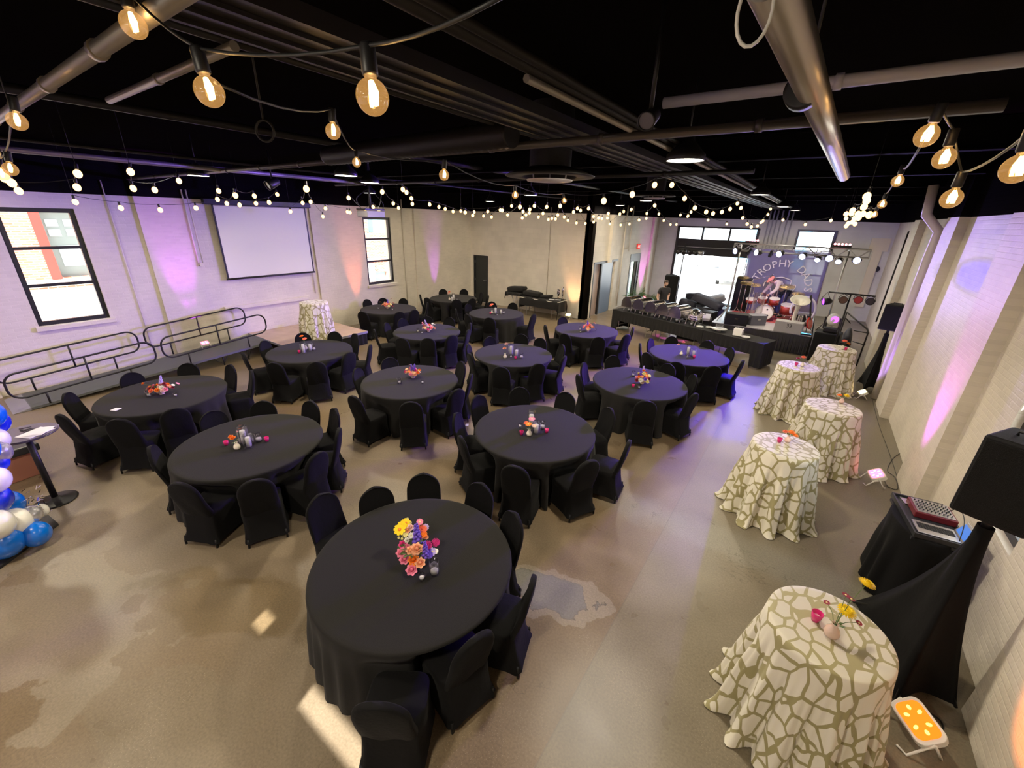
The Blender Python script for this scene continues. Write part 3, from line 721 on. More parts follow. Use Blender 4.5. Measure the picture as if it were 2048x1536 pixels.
X = XatY(1240, 270, 4.34); bm = B(); tube(bm, [(0,0,0), (0, 16.0, 0)], 0.02, 8); tag(obj('ceiling_conduit', bm, M['grey_pipe'], loc=(X, 2.0, 4.40)), 'thin steel conduit along the right edge of the cable tray', 'pipe')
# pipes running across
def xpipe(q0, q1, z, r_, m_, name, lab, cat='pipe'):
    p0 = onz(*q0, z); p1 = onz(*q1, z); ym = (p0.y+p1.y)/2
    p0.y = p1.y = ym
    bm = B(); d = p1-p0; tube(bm, [(0,0,0), tuple(d)], r_, 12)
    k = int(d.length/1.1)
    for i in range(1, k+1):
        c = d*(i/(k+1)); lathe(bm, [(r_*1.25,-0.02),(r_*1.25,0.02)], 12, M=Matrix.Translation(c) @ Matrix.Rotation(PI/2, 4, 'Y'))
    return tag(obj(name, bm, m_, loc=p0), lab, cat)
xpipe((190, 366), (2040, 190), 4.36, 0.032, mat('brown_grey_pipe', (0.07,0.06,0.055), 0.4, 0.4), 'sprinkler_pipe', 'long dark sprinkler pipe crossing the whole ceiling')
xpipe((300, -58), (-60, 295), 4.36, 0.030, M['grey_pipe'], 'sprinkler_pipe', 'thick grey pipe crossing the top left corner with string lights tied on')
xpipe((460, 90), (225, 202), 4.45, 0.022, M['grey_pipe'], 'sprinkler_pipe', 'thin grey pipe crossing left of the big string light bulbs')
xpipe((1335, 212), (2250, 82), 4.55, 0.035, mat('pale_painted_pipe', (0.42,0.40,0.44), 0.55), 'sprinkler_pipe', 'pale beam-like pipe crossing behind the silver heater tube')
xpipe((700, 372), (1500, 335), 4.36, 0.03, M['dark_pipe'], 'sprinkler_pipe', 'dark pipe crossing beyond the round air diffuser')
# flexible ribbed duct
p0 = onz(655, 312, 4.42); p1 = onz(1024, 268, 4.42)
bm = B(); pts = []; rs = []
for i in range(80):
    pts.append(p0.lerp(p1, i/79)-p0); rs.append(0.10+(0.008 if i%2 else 0))
tube(bm, pts, rs, 14); tag(obj('flexible_duct', bm, M['dark_pipe'], loc=p0), 'ribbed flexible air duct under the ceiling', 'duct')
# big silver tube heater
t = thing('tube_heater', 'large silver heater tube hanging at upper right', 'heater', onz(1688, 352, 4.22))
d = onz(1540, -60, 4.22) - t.location
bm = B(); tube(bm, [(0,0,0), tuple(d)], 0.048, 20); obj('heater_tube', bm, M['silver_tube'], t)
c = onz(1607, 182, 4.22) - t.location
bm = B(); lathe(bm, [(0.05,-0.03),(0.060,-0.03),(0.060,0.03),(0.05,0.03)], 20, M=Matrix.Translation(c) @ d.to_track_quat('Z','Y').to_matrix().to_4x4()); tube(bm, [tuple(c+Vector((0,0,0.07))), tuple(c+Vector((0,0,0.7)))], 0.006, 6); obj('hanger_clamp', bm, M['black_metal'], t)
bm = B(); tube(bm, [(0.03*math.cos(R(a)), 0, 0.055*math.sin(R(a))) for a in range(0, 360, 20)], 0.0035, 6, closed=True); tag(obj('cable_loop', bm, M['white_cable'], loc=ond(1510, 22, 1.15), rz=R(20)), 'pale loop of cable beside the top of the silver heater tube', 'cable')
bm = B(); tube(bm, [(0.05*math.cos(R(a)), 0, 0.05*math.sin(R(a))) for a in range(0, 360, 20)], 0.006, 6, closed=True); tube(bm, [(0,0,0.05),(0,0,ZC-0.002-ond(530,262,2.9).z)], 0.005, 6); tag(obj('hanging_ring', bm, M['dark_pipe'], loc=ond(530, 262, 2.9), rz=R(30)), 'dark hanger ring below the ceiling left of centre', 'ring')
# round air diffuser
def diffuser(px, py, z, rad, lab):
    c = onz(px, py, z); t = thing('air_diffuser', lab, 'diffuser', c)
    bm = B(); lathe(bm, [(rad*0.46, 0.12), (rad*0.46, ZC-z-0.004)], 32, capb=False, capt=False); obj('duct_drop', bm, M['dark_pipe'], t)
    bm = B(); lathe(bm, [(rad*0.46, 0.12), (rad*0.7, 0.09), (rad, 0.03), (rad*0.98, 0.02), (rad*0.62, 0.02), (rad*0.60, 0.05), (rad*0.44, 0.10)], 40, capb=False, capt=False); obj('flange', bm, M['dark_pipe'], t)
    bm = B(); lathe(bm, [(0.0001, -0.03), (rad*0.5, -0.025), (rad*0.52, -0.01), (0.0001, -0.008)], 40, capb=False, capt=False)
    for a in range(3): tube(bm, [(rad*0.4*math.cos(a*2.1), rad*0.4*math.sin(a*2.1), -0.01), (rad*0.44*math.cos(a*2.1), rad*0.44*math.sin(a*2.1), 0.13)], 0.008, 6)
    obj('deflector_plate', bm, mat('pale_diffuser_plate', (0.35,0.32,0.33), 0.5), t)
diffuser(1099, 358, 4.2, 0.52, 'round black air diffuser with flared rim under the ceiling')
diffuser(1309, 395, 4.25, 0.42, 'smaller flat round air diffuser beyond the first')
# spotlight cans hung under the ceiling
def ceiling_can(px, py, z, lab, s=1.0):
    c = onz(px, py, z); t = thing('ceiling_spotlight', lab, 'spotlight', c)
    Mx = Matrix.Rotation(R(115), 4, 'X') @ Matrix.Rotation(R(40), 4, 'Z')
    bm = B(); lathe(bm, [(0.03*s,-0.12*s),(0.06*s,-0.10*s),(0.075*s,0.06*s),(0.08*s,0.10*s),(0.068*s,0.10*s)], 20, M=Mx, capt=False); obj('can', bm, M['black_metal'], t)
    bm = B(); lathe(bm, [(0.0001,0.085*s),(0.068*s,0.085*s)], 20, M=Mx, capb=False, capt=False); obj('lens', bm, mat('spot_lens', (0.12,0.11,0.12), 0.2), t)
    bm = B(); tube(bm, [(0,0,0.07*s),(0,0,0.5)], 0.012, 8); obj('hanger', bm, M['black_metal'], t)
ceiling_can(1300, 236, 4.28, 'black ceiling spotlight between cable tray and silver heater tube', 0.6)
ceiling_can(545, 367, 4.2, 'black ceiling spotlight above the projection screen', 1.0)
# projector on its pole
pc = ony(742, 428, 6.1); t = thing('projector', 'ceiling projector on a black pole facing the screen', 'projector', pc)
bm = B(); cbox(bm, (0,0,0), (0.36, 0.46, 0.13)); obj('projector_body', bm, mat('grey_projector_case', (0.25,0.24,0.26), 0.4), t, bevel=0.02)
bm = B(); cbox(bm, (0,0,0.09), (0.30, 0.50, 0.03)); obj('mount_plate', bm, M['black_metal'], t)
bm = B(); lathe(bm, [(0.05,0),(0.05,0.04),(0.04,0.05)], 16, M=Matrix.Translation((-0.18,0.1,0)) @ Matrix.Rotation(-PI/2, 4, 'Y')); obj('projector_lens', bm, M['black_metal'], t)
bm = B(); tube(bm, [(0,0,0.1),(0,0,0.35),(0,0,ZC-pc.z)], 0.025, 10); tube(bm, smooth_path([(0,0,0.5),(0.15,0.2,0.25),(0.1,0.25,0.1)]), 0.008, 6); tube(bm, smooth_path([(0,0,0.5),(-0.1,-0.25,0.3),(-0.05,-0.2,0.1)]), 0.008, 6); obj('ceiling_pole', bm, M['black_metal'], t)

# high-bay lamps
for q in ((1370,322),(1520,390),(1566,414),(1590,421),(692,352),(1061,391),(1240,411),(740,366)): hb(q[0], q[1], 4.3)
HIGHBAYS += [(-4.2, 12.2, 4.3), (-1.2, -0.9, 4.3), (-5.6, -1.1, 4.3), (-10.8, 0.2, 4.3), (-10.6, 8.0, 4.3), (-10.2, 12.9, 4.3)]  # lamps level with the camera are added out of view to brighten the front
hb(397, 352, 4.3)
hbl = ['near lamp above the aisle, right of the cable tray', 'second lamp along the right aisle', 'third lamp along the right aisle', 'last lamp along the right aisle above the stage', 'left lamp beside the projector pole', 'lamp behind the round diffuser', 'far lamp above the sliding doors', 'small lamp above the projector', 'lamp over the back centre tables', 'added unseen lamp above the camera', 'added unseen lamp above the front left tables', 'added unseen lamp above the ramp', 'lamp over the far left tables', 'lamp over the back wall door', 'lamp above the left end of the screen']
lampme = {}
for i, (x, y, z) in enumerate(HIGHBAYS):
    t = thing('high_bay_lamp', 'round LED high-bay, ' + hbl[i], 'lamp', (x, y, z), group='round ceiling lamps')
    if not lampme:
        bm = B(); lathe(bm, [(0.165, 0.0), (0.17, 0.02), (0.17, 0.05), (0.12, 0.10), (0.06, 0.16), (0.05, 0.20)], 28, capb=False); o = obj('housing', bm, M['black_metal'], t); lampme['h'] = o.data
        bm = B(); lathe(bm, [(0.0001, 0.002), (0.155, 0.004), (0.165, 0.014)], 28, capb=False, capt=False); o = obj('diffuser', bm, M['led'], t); lampme['d'] = o.data
        bm = B(); tube(bm, [(0,0,0.2),(0,0,ZC-4.302)], 0.008, 6); o = obj('hook', bm, M['black_metal'], t); lampme['k'] = o.data
    else:
        meshobj('housing', lampme['h'], t); meshobj('diffuser', lampme['d'], t); meshobj('hook', lampme['k'], t)
    e = 150 if i != 7 and i != 14 else 55
    l = add_light('lamp_glow', 'AREA', (0,0,-0.02), e, WARM, None, None, shape='DISK', size=0.32); l.parent = t

# ------------------------------------------------------------------ string lights
BULB = []
def bulb_mesh():
    bm = B(); lathe(bm, [(0.012,0.0),(0.013,-0.010)]+[(0.036*math.sin(R(a)), -0.046+0.037*math.cos(R(a))) for a in range(24, 180, 12)]+[(0.0004,-0.083)], 28, capb=False, capt=False)
    me = bpy.data.meshes.new('bulb'); bm.to_mesh(me); bm.free(); me.materials.append(M['bulb_glass']); return me
def fil_mesh():
    bm = B(); tube(bm, [(0,0,-0.015),(0.006,0,-0.038),(0.008,0,-0.064)], [0.006,0.011,0.007], 8); tube(bm, [(0,0,-0.015),(-0.006,0.003,-0.038),(-0.007,0,-0.064)], [0.004,0.006,0.004], 8)
    me = bpy.data.meshes.new('filament'); bm.to_mesh(me); bm.free(); me.materials.append(M['filament']); return me
def far_mesh():
    bm = B(); ball(bm, (0,0,-0.055), (0.042,0.042,0.048), 12, 8)
    me = bpy.data.meshes.new('bulb'); bm.to_mesh(me); bm.free(); me.materials.append(M['bulb_far']); return me
def sock_mesh():
    bm = B(); lathe(bm, [(0.015,0.055),(0.017,0.05),(0.018,0.0),(0.016,-0.005)], 12)
    me = bpy.data.meshes.new('socket'); bm.to_mesh(me); bm.free(); me.materials.append(M['black_metal']); return me
bme, fme, gme, sme = bulb_mesh(), fil_mesh(), far_mesh(), sock_mesh()
def string_light(label, pts, near_n=0, start=None, end=None):
    """pts = bulb centres as (px, py, distance)"""
    P = [ond(*p)+Vector((0,0,0.055)) for p in pts]
    t = thing('string_light', label, 'string light', P[0], group='strings of bulbs under the ceiling')
    o0 = P[0]
    path = []
    allp = ([start] if start is not None else []) + [p+Vector((0,0,0.05)) for p in P] + ([end] if end is not None else [])
    for a, b in zip(allp, allp[1:]): path += sag(a-o0, b-o0, min(0.08, 0.03*(b-a).length), 5)[:-1]
    path.append(allp[-1]-o0)
    bm = B(); tube(bm, path, 0.0045, 5); obj('light_cable', bm, M['cable'], t)
    for q in (path[0], path[-1]):
        w0 = Vector(q)+o0
        if w0.z < ZC-0.3 and (w0-CAM).length > 3.0:
            bm = B(); tube(bm, [tuple(q), (q[0], q[1], ZC-0.002-o0.z)], 0.003, 5); obj('hanger_wire', bm, M['cable'], t)
    for i, p in enumerate(P):
        d = (p-CAM).length
        l = p-o0
        tilt = (rnd.uniform(-.15,.15), rnd.uniform(-.15,.15), 0)
        if d < 7:
            b = meshobj('bulb', bme, t, l, tilt); meshobj('filament', fme, b); meshobj('socket', sme, t, l, tilt)
        else:
            b = meshobj('bulb', gme, t, l, tilt); meshobj('socket', sme, t, l, tilt)
    return P
string_light('string light with the biggest globe bulbs, swagged closest to the camera', [(745,205,1.18),(417,192,1.6),(268,57,2.1)], start=ond(1010,-10,0.9), end=ond(235,-20,2.2))
string_light('string light climbing from the thick grey pipe at the upper left', [(40,248,3.2),(25,342,4.2),(8,352,4.6)], start=ond(25,225,3.2), end=ond(0,300,4.0))
string_light('long string light swagging from big bulbs to the cable tray centre', [(668,267,2.6),(714,328,4.2),(889,353,3.4),(1030,392,5.0),(1127,403,6.4),(1207,402,7.0),(1264,389,7.4),(1310,370,8.0)], start=ond(430,165,1.6), end=ond(1335,352,8.6))
string_light('string light looping down from the cable tray towards the stage', [(1344,370,8.8),(1369,397,9.6),(1389,416,10.3),(1412,424,11.0),(1426,427,11.6),(1444,424,12.2),(1460,418,12.9),(1475,407,13.6),(1482,416,14.0),(1486,436,14.6),(1494,448,15.2),(1502,454,15.8),(1515,452,16.4),(1526,442,17.2),(1536,429,17.8),(1541,418,18.4)], start=ond(1335,352,8.6))
string_light('string light running close along the right wall with large globes', [(2030,345,1.9),(1902,402,2.6),(1886,322,2.5),(1856,277,2.3)], start=ond(2070,310,1.6), end=ond(1882,212,2.4))
string_light('string light receding towards the bulb cluster near the right wall', [(1795,365,4.2),(1764,411,5.6),(1749,431,6.8),(1738,430,7.8),(1726,428,8.8),(1717,436,9.8),(1708,437,10.8),(1697,447,11.8),(1692,452,12.8)], start=ond(1856,265,2.3))
string_light('bulb cluster string dropping in front of the stage wall corner', [(1735,393,7.0),(1733,402,7.6),(1729,414,8.2),(1706,421,9.6),(1703,427,10.4),(1693,428,11.2),(1715,428,9.2),(1704,444,12.0),(1710,448,12.6),(1692,437,13.4)], start=ond(1741,372,6.6))
string_light('far string light strung in front of the high stage window', [(1522,445,18),(1566,440,17.6),(1611,449,17.2),(1662,441,16.8)], start=ond(1500,430,18.4))
def row(label, xs, ys, ds, **kw):
    string_light(label, list(zip(xs, ys, ds)), **kw)
row('string light hanging in front of the large left window and lilac wall', [150,241,320,392,480], [404,416,420,416,410], [10.5,10.8,11.2,11.6,12.0])
row('string light of small bulbs above the large left window', [157,155,38,12,25], [348,375,382,356,366], [7.6,8.4,8.8,7.0,7.8])
row('string light of small bulbs above the left wall pilaster', [263,266,310,358], [344,377,380,362], [7.8,9.0,9.4,9.8])
row('string light clustered at the upper left corner of the screen', [437,435,454,471,508,513,538,554], [382,399,407,391,392,407,405,389], [10.4,11.2,11.8,9.2,11.0,12.0,11.4,12.4])
row('string light in front of the upper right corner of the screen', [581,605,613,622,646,651,695,700], [423,406,378,404,433,417,424,425], [12.8,12.4,7.4,12.0,13.6,13.0,13.4,14.0])
row('string light crossing in front of the projector', [697,731,746,758,765,786,797], [396,424,414,422,384,407,416], [10.4,13.0,12.6,13.4,9.6,12.2,13.4])
row('string light above the small back window, climbing right', [805,813,823,825,859,878,891,906,930,946], [379,385,397,408,409,414,418,423,425,431], [9.6,10.2,11.0,11.8,12.2,12.6,13.0,13.4,11.6,12.6])
row('string light left of the round diffuser along the back wall top', [922,948,976,1000,983,967,1005,1015,1040], [422,424,423,420,434,432,421,430,414], [13.8,14.0,13.6,13.2,14.6,15.0,12.6,14.2,10.2])
row('string light beneath the round diffuser above the back wall', [1023,1046,1045,1059,1059,1052,1069,1086,1094], [412,423,436,426,419,430,412,427,414], [13.6,13.0,14.0,13.6,12.4,14.4,12.2,13.8,12.0])
row('string light above the middle of the back wall', [1077,1097,1104,1111,1115,1120,1129,1136,1147], [434,439,437,438,430,412,434,441,424], [14.6,15.0,14.4,14.8,14.0,10.8,14.6,15.2,12.8])
row('string light above the black post at the end of the back wall', [1153,1171,1155,1161,1177,1187,1187,1197,1204], [446,447,417,421,417,433,444,436,437], [15.6,16.0,13.4,13.8,12.6,14.6,16.2,15.0,15.6])
row('string light strung across the sliding door bay', [1215,1217,1220,1247,1263,1241,1259,1278,1293], [436,427,448,423,419,450,448,440,437], [15.8,14.0,17.0,15.2,14.6,17.6,18.0,16.6,17.2])
row('string light above the glazed exit door', [1240,1294,1309,1318,1328,1341,1353,1361,1375], [428,427,411,428,441,449,449,430,433], [15.0,16.0,12.4,16.8,17.4,18.6,19.0,18.0,18.6])
row('string light in front of the upper garage door lights', [1416,1453,1382,1376], [440,448,424,432], [17.6,18.6,16.2,16.8])
for (x, y, d) in ((745,205,1.25),(417,192,1.35),(1902,402,2.6),(2030,345,1.9),(889,353,3.4)):
    pass

# ------------------------------------------------------------------ banquet tables and chairs
def lerp(a, b, t): return a+(b-a)*t
def sstep(a, b, x):
    t = min(1, max(0, (x-a)/(b-a))); return t*t*(3-2*t)
TAB = {  # centre and [(angle of the chair in degrees, radius of the top of its back)]
'T1': ((-2.42,1.94), [(-175,1.38),(-50,1.36),(-20,1.12),(15,1.17),(60,1.08),(97,1.15),(132,1.17),(163,1.08)]),
'T2': ((-5.83,2.03), [(-178,1.12),(-122,1.10),(-57,1.2),(-21,1.32),(11,1.28),(41,1.21),(78,1.2),(107,1.14),(147,1.1)]),
'T3': ((-8.73,1.91), [(-173,1.14),(-124,1.29),(-80,1.33),(-37,1.37),(-10,1.29),(71,1.36),(102,1.21),(145,1.18)]),
'T4': ((-9.16,4.84), [(-150,1.16),(-108,1.34),(-59,1.38),(-25,1.45),(9,1.28),(36,1.42),(90,1.23),(117,1.14),(160,1.12)]),
'T5': ((-5.93,5.02), [(-152,1.12),(-83,1.38),(-40,1.42),(-1,1.3),(36,1.21),(74,1.19),(163,1.1)]),
'T6': ((-2.91,4.82), [(-150,1.25),(-115,1.22),(-67,1.32),(-24,1.29),(12,1.42),(57,1.36),(97,1.28),(135,1.33),(172,1.3)]),
'T7': ((-8.41,7.84), [(-153,1.22),(-120,1.42),(-72,1.38),(-43,1.31),(-13,1.27),(19,1.25),(57,1.26),(100,1.2),(137,1.2),(174,1.18)]),
'T8': ((-5.35,7.70), [(-150,1.12),(-113,1.15),(-65,1.42),(-29,1.25),(9,1.29),(50,1.26),(86,1.16),(116,1.26),(162,1.1)]),
'T9': ((-11.61,9.10), [(-180,1.19),(152,1.12),(113,1.12),(54,1.35),(-2,1.40),(-26,1.42),(-74,1.42)]),
'T10': ((-11.36,12.07), [(-132,1.3),(-98,1.3),(-40,1.2),(-10,1.2),(32,1.4),(62,1.23),(113,1.3),(153,1.28)]),
'T11': ((-8.41,11.02), [(-176,1.24),(-134,1.37),(-61,1.42),(-95,1.35),(5,1.45),(96,1.23),(136,1.21)]),
'T12': ((-5.06,11.02), [(-133,1.28),(-88,1.38),(-50,1.4),(-12,1.42),(24,1.34),(162,1.1)]),
'T13': ((-2.34,7.85), [(-176,1.23),(-140,1.28),(-66,1.35),(-17,1.19),(39,1.14),(76,1.1),(138,1.25)]),
'T14': ((-2.03,10.49), [(-157,1.19),(-123,1.29),(-88,1.34),(-53,1.34),(-12,1.25),(42,1.12),(78,1.08),(127,1.08),(167,1.08)]),
}
TNAME = {'T1': 'nearest round table', 'T2': 'front-row middle round table', 'T3': 'front-row left round table',
 'T6': 'second-row right round table', 'T5': 'second-row middle round table', 'T4': 'second-row left round table',
 'T13': 'third-row right end table', 'T8': 'third-row table second from right', 'T7': 'third-row table second from left', 'T9': 'round table nearest the small window',
 'T14': 'back-row right end table', 'T12': 'back-row table second from right', 'T11': 'back-row table second from left', 'T10': 'back-row left end table'}
# one chair: a fabric cover over the whole chair, feet showing under the hem. Local +y = towards the table
def chair_cover_mesh():
    bm = B()
    # lower body: seat to hem
    prof = [(0.475, 0.205, 0.200, 0.0), (0.460, 0.222, 0.215, 0.0), (0.40, 0.222, 0.222, 0.0), (0.28, 0.218, 0.225, -0.01), (0.15, 0.225, 0.24, -0.02), (0.045, 0.242, 0.262, -0.035)]
    n = 40; rings = []
    for (z, hx, hy, oy) in prof:
        rg = []
        for k in range(n):
            a = 2*PI*(k+0.5)/n; c, s = math.cos(a), math.sin(a)
            e = 0.38 if z > 0.1 else 0.28
            x = hx*math.copysign(abs(c)**e, c); y = hy*math.copysign(abs(s)**e, s)
            # hem arches between the four feet
            zz = z
            if z < 0.1: zz = z + 0.045*(1-min(1, (abs(x)/hx)**2*(abs(y)/hy)**2*1.05))
            wr = 0.006*math.sin(9*a+z*7) if z < 0.42 else 0
            rg.append(bm.verts.new((x*(1+wr*3), y*(1+wr*3)+oy, zz)))
        rings.append(rg)
    for a, b in zip(rings, rings[1:]):
        for k in range(n): bm.faces.new((b[k], b[(k+1)%n], a[(k+1)%n], a[k]))
    top = bm.verts.new((0, 0.0, 0.492)); 
    for k in range(n): bm.faces.new((rings[0][k], rings[0][(k+1)%n], top))
    # back: rounded slab leaning away from the table
    nu, nv = 14, 16
    def bp(u, v, side):
        h = 0.40 + 0.53*v
        w = 0.205*(1 - 0.06*v)
        if v > 0.60: w *= math.sqrt(max(0.0, 1-((v-0.60)/0.40)**2.5))
        x = w*math.sin(u*PI/2) if side else w*math.sin(u*PI/2)
        lean = -0.185 - 0.125*v - 0.02*math.sin(v*PI)
        th = 0.030*math.sqrt(max(0, 1-(abs(u))**4))*(1-0.35*v)
        fold = 0.004*math.sin(u*9+v*5)*(1-v)
        cur = 0.03*u*u
        return Vector((x, lean + cur*0.8 + (th if side else -th-0.004)+fold, h))
    grids = []
    for side in (0, 1):
        g = [[bm.verts.new(bp(-1+2*i/nu, 1-(1-j/nv)**1.7, side)) for i in range(nu+1)] for j in range(nv+1)]
        grids.append(g)
        for j in range(nv):
            for i in range(nu):
                q = (g[j][i], g[j][i+1], g[j+1][i+1], g[j+1][i])
                bm.faces.new(q if not side else q[::-1])
    a, b = grids
    for j in range(nv):
        for i in (0, nu):
            q = (a[j][i], a[j+1][i], b[j+1][i], b[j][i]); bm.faces.new(q if i == 0 else q[::-1])
    bmesh.ops.remove_doubles(bm, verts=bm.verts, dist=0.0008)
    bmesh.ops.recalc_face_normals(bm, faces=bm.faces)
    for f in bm.faces: f.smooth = True
    return bm
chair0 = empty('banquet_chair', (0, 0, 0))
obj('chair_cover', chair_cover_mesh(), M['chair_cloth'], chair0)
for sx_ in (-1, 1):
    for sy in (-1, 1):
        bm = B(); x, y = 0.205*sx_, (0.205 if sy > 0 else -0.265)
        tube(bm, [(x*0.98, y*0.98, 0.12), (x, y, 0.03), (x, y, 0.0)], [0.012, 0.012, 0.014], 8)
        obj('leg', bm, M['chair_leg'], chair0)
HOURS = ['twelve', 'one', 'two', 'three', 'four', 'five', 'six', 'seven', 'eight', 'nine', 'ten', 'eleven']
def screen_px(P):
    d = Vector(P)-CAM; z = d.dot(fw); return 1024+F_PX*d.dot(cr)/z, 768-F_PX*d.dot(cu)/z
used0 = False
def drape(R0, h, chairs, seed, folds=26, flare=0.05, amp=0.022, nr=144, zb=0.012, rows=12):
    rg = random.Random(seed); ph = [rg.uniform(0, 2*PI) for _ in range(4)]
    bm = B(); rings = []
    c = bm.verts.new((0, 0, h)); prev = None
    for r in (0.25, 0.5, 0.75, 0.94, 0.985, 1.0):
        ring = [bm.verts.new((R0*r*math.cos(2*PI*k/nr), R0*r*math.sin(2*PI*k/nr), h-(0.004 if r == 1.0 else 0))) for k in range(nr)]
        if prev is None:
            for k in range(nr): bm.faces.new((c, ring[k], ring[(k+1)%nr]))
        else:
            for k in range(nr): bm.faces.new((prev[k], ring[k], ring[(k+1)%nr], prev[(k+1)%nr]))
        prev = ring
    for j in range(1, rows+1):
        t = j/rows; z = lerp(h-0.012, zb, t) if j > 1 else h-0.022; ring = []
        for k in range(nr):
            a = 2*PI*k/nr
            w = math.sin(folds*a+ph[0]+1.5*math.sin(3*a+ph[1])) + 0.5*math.sin(folds*0.55*a+ph[2])
            r = R0 + 0.006 + flare*t**1.2 + amp*w*sstep(0.0, 0.6, t)
            zz = z + (0.006*w if j == rows else 0)
            for (ca, rf) in chairs:
                da = (a-ca+PI) % (2*PI)-PI
                if abs(da) < 1.0:
                    lat = abs(r*math.sin(da)); rr = (rf-0.03)/max(0.3, math.cos(da))
                    s = (1-sstep(0.25, 0.36, lat))*sstep(0.72, 0.50, z)*-1 if False else (1-sstep(0.25, 0.36, lat))*(1-sstep(0.50, 0.72, z))
                    if rr < r: r = lerp(r, rr+0.004*w, s)
            ring.append(bm.verts.new((r*math.cos(a), r*math.sin(a), max(0.006, zz))))
        for k in range(nr): bm.faces.new((prev[k], ring[k], ring[(k+1)%nr], prev[(k+1)%nr]))
        prev = ring
    for f in bm.faces: f.smooth = True
    return bm
legme = None
for ti, (tn, (cxy, chs)) in enumerate(TAB.items()):
    cx_, cy_ = cxy
    g = rnd.uniform(0, 360)
    t = thing('round_table', 'round folding table under the black cloth, ' + TNAME[tn], 'table', (cx_, cy_, 0), R(g), 'round banquet tables')
    bm = B(); lathe(bm, [(0.89, 0.725), (0.905, 0.730), (0.905, 0.748), (0.89, 0.752)], 48); obj('tabletop', bm, mat('folding_table_top', (0.55,0.52,0.46), 0.6) if ti == 0 else bpy.data.materials['folding_table_top'], t)
    for k in range(4):
        a = PI/4+k*PI/2; bm = B(); tube(bm, [(0.28*math.cos(a), 0.28*math.sin(a), 0.724), (0.33*math.cos(a), 0.33*math.sin(a), 0.0)], 0.013, 8); obj('leg', bm, M['steel'], t)
    info = []
    for (ad, rt) in chs:
        a = R(ad); rc = rt-0.315
        info.append((a, rc-0.235+0.02))
    cl = obj('tablecloth', drape(0.915, 0.762, [(a, rf+0.0) for a, rf in [(x[0], (y[1]-0.315)-0.215) for x, y in zip(info, chs)]], ti), M['cloth_black'], loc=(cx_, cy_, 0))
    tag(cl, 'black floor-length cloth on the ' + TNAME[tn], 'tablecloth', 'black round tablecloths')
    pc0 = screen_px((cx_, cy_, 0.76)); taken = set()
    lst = []
    for (ad, rt) in chs:
        a = R(ad); x, y = cx_+rt*math.cos(a), cy_+rt*math.sin(a)
        # clock face as one looks at the table: six o'clock is the side nearest the camera
        toc = math.atan2(-cy_, -cx_); rel_a = (a-toc+PI) % (2*PI)-PI
        hour = (6 - rel_a/(PI/6)) % 12
        lst.append([hour, ad, rt])
    lst.sort()
    hrs = []
    for hh, ad, rt in lst:
        k = round(hh) % 12
        if k in taken:
            for dlt in (1, -1, 2, -2):
                if (k+dlt) % 12 not in taken: k = (k+dlt) % 12; break
        taken.add(k); hrs.append((k, ad, rt))
    for k, ad, rt in hrs:
        a = R(ad); rc = rt-0.315
        jit = R(rnd.uniform(-7, 7))
        x, y = cx_+rc*math.cos(a), cy_+rc*math.sin(a)
        rz = a+PI/2+jit   # local +y points to the table
        lab = "black-covered chair at the %s o'clock place of the %s" % (HOURS[k], TNAME[tn])
        if not used0:
            used0 = True; chair0.location = (x, y, 0); chair0.rotation_euler = (0, 0, rz)
            tag(chair0, lab, 'chair', 'black covered chairs around the round tables')
        else:
            c = dup(chair0, (x, y, 0), rz, lab, 'black covered chairs around the round tables'); c['category'] = 'chair'
# front table seam on cloths: sewn line
# ------------------------------------------------------------------ flowers
FM = {}
def fcol(name, c, r=0.6): 
    if name not in FM: FM[name] = mat('petal_'+name, c, r, var=0.18, bscale=60)
    return FM[name]
PC = {'yellow': (0.85,0.62,0.01), 'pale_yellow': (0.80,0.72,0.30), 'orange': (0.85,0.22,0.02), 'coral': (0.82,0.18,0.09), 'peach': (0.85,0.42,0.25), 'pink': (0.78,0.22,0.36), 'hot_pink': (0.70,0.03,0.25), 'magenta': (0.55,0.02,0.20),
 'violet': (0.15,0.08,0.55), 'lavender': (0.42,0.34,0.68), 'white': (0.82,0.80,0.72), 'burgundy': (0.22,0.01,0.03), 'blush': (0.80,0.52,0.48)}
for k, c in PC.items(): fcol(k, c)
def rose_bm(r=0.03):
    bm = B()
    for lay, (n, rr, hh, tilt) in enumerate(((3, 0.30, 0.85, 12), (5, 0.55, 0.80, 24), (6, 0.80, 0.65, 42), (7, 1.0, 0.42, 62))):
        for k in range(n):
            a = 2*PI*k/n + lay*0.5
            g = []
            for j in range(4):
                row_ = []
                for i in range(4):
                    u = (i/3-0.5)*2; v = j/3
                    w = (0.62*rr+0.12)*math.sin(PI*(0.18+0.70*v))
                    y = rr*math.sin(R(tilt))*v*1.0 + 0.08; z = hh*v*math.cos(R(tilt*0.9)) - 0.10*u*u*v
                    x = u*w
                    y2 = y*(1-0.25*u*u)
                    ca, sa = math.cos(a), math.sin(a)
                    row_.append(bm.verts.new(((x*ca-y2*sa)*r, (x*sa+y2*ca)*r, z*r)))
                g.append(row_)
            for j in range(3):
                for i in range(3):
                    f = bm.faces.new((g[j][i], g[j][i+1], g[j+1][i+1], g[j+1][i])); f.smooth = True
    ball(bm, (0,0,0.25*r), (0.32*r,0.32*r,0.45*r), 8, 5)
    return bm
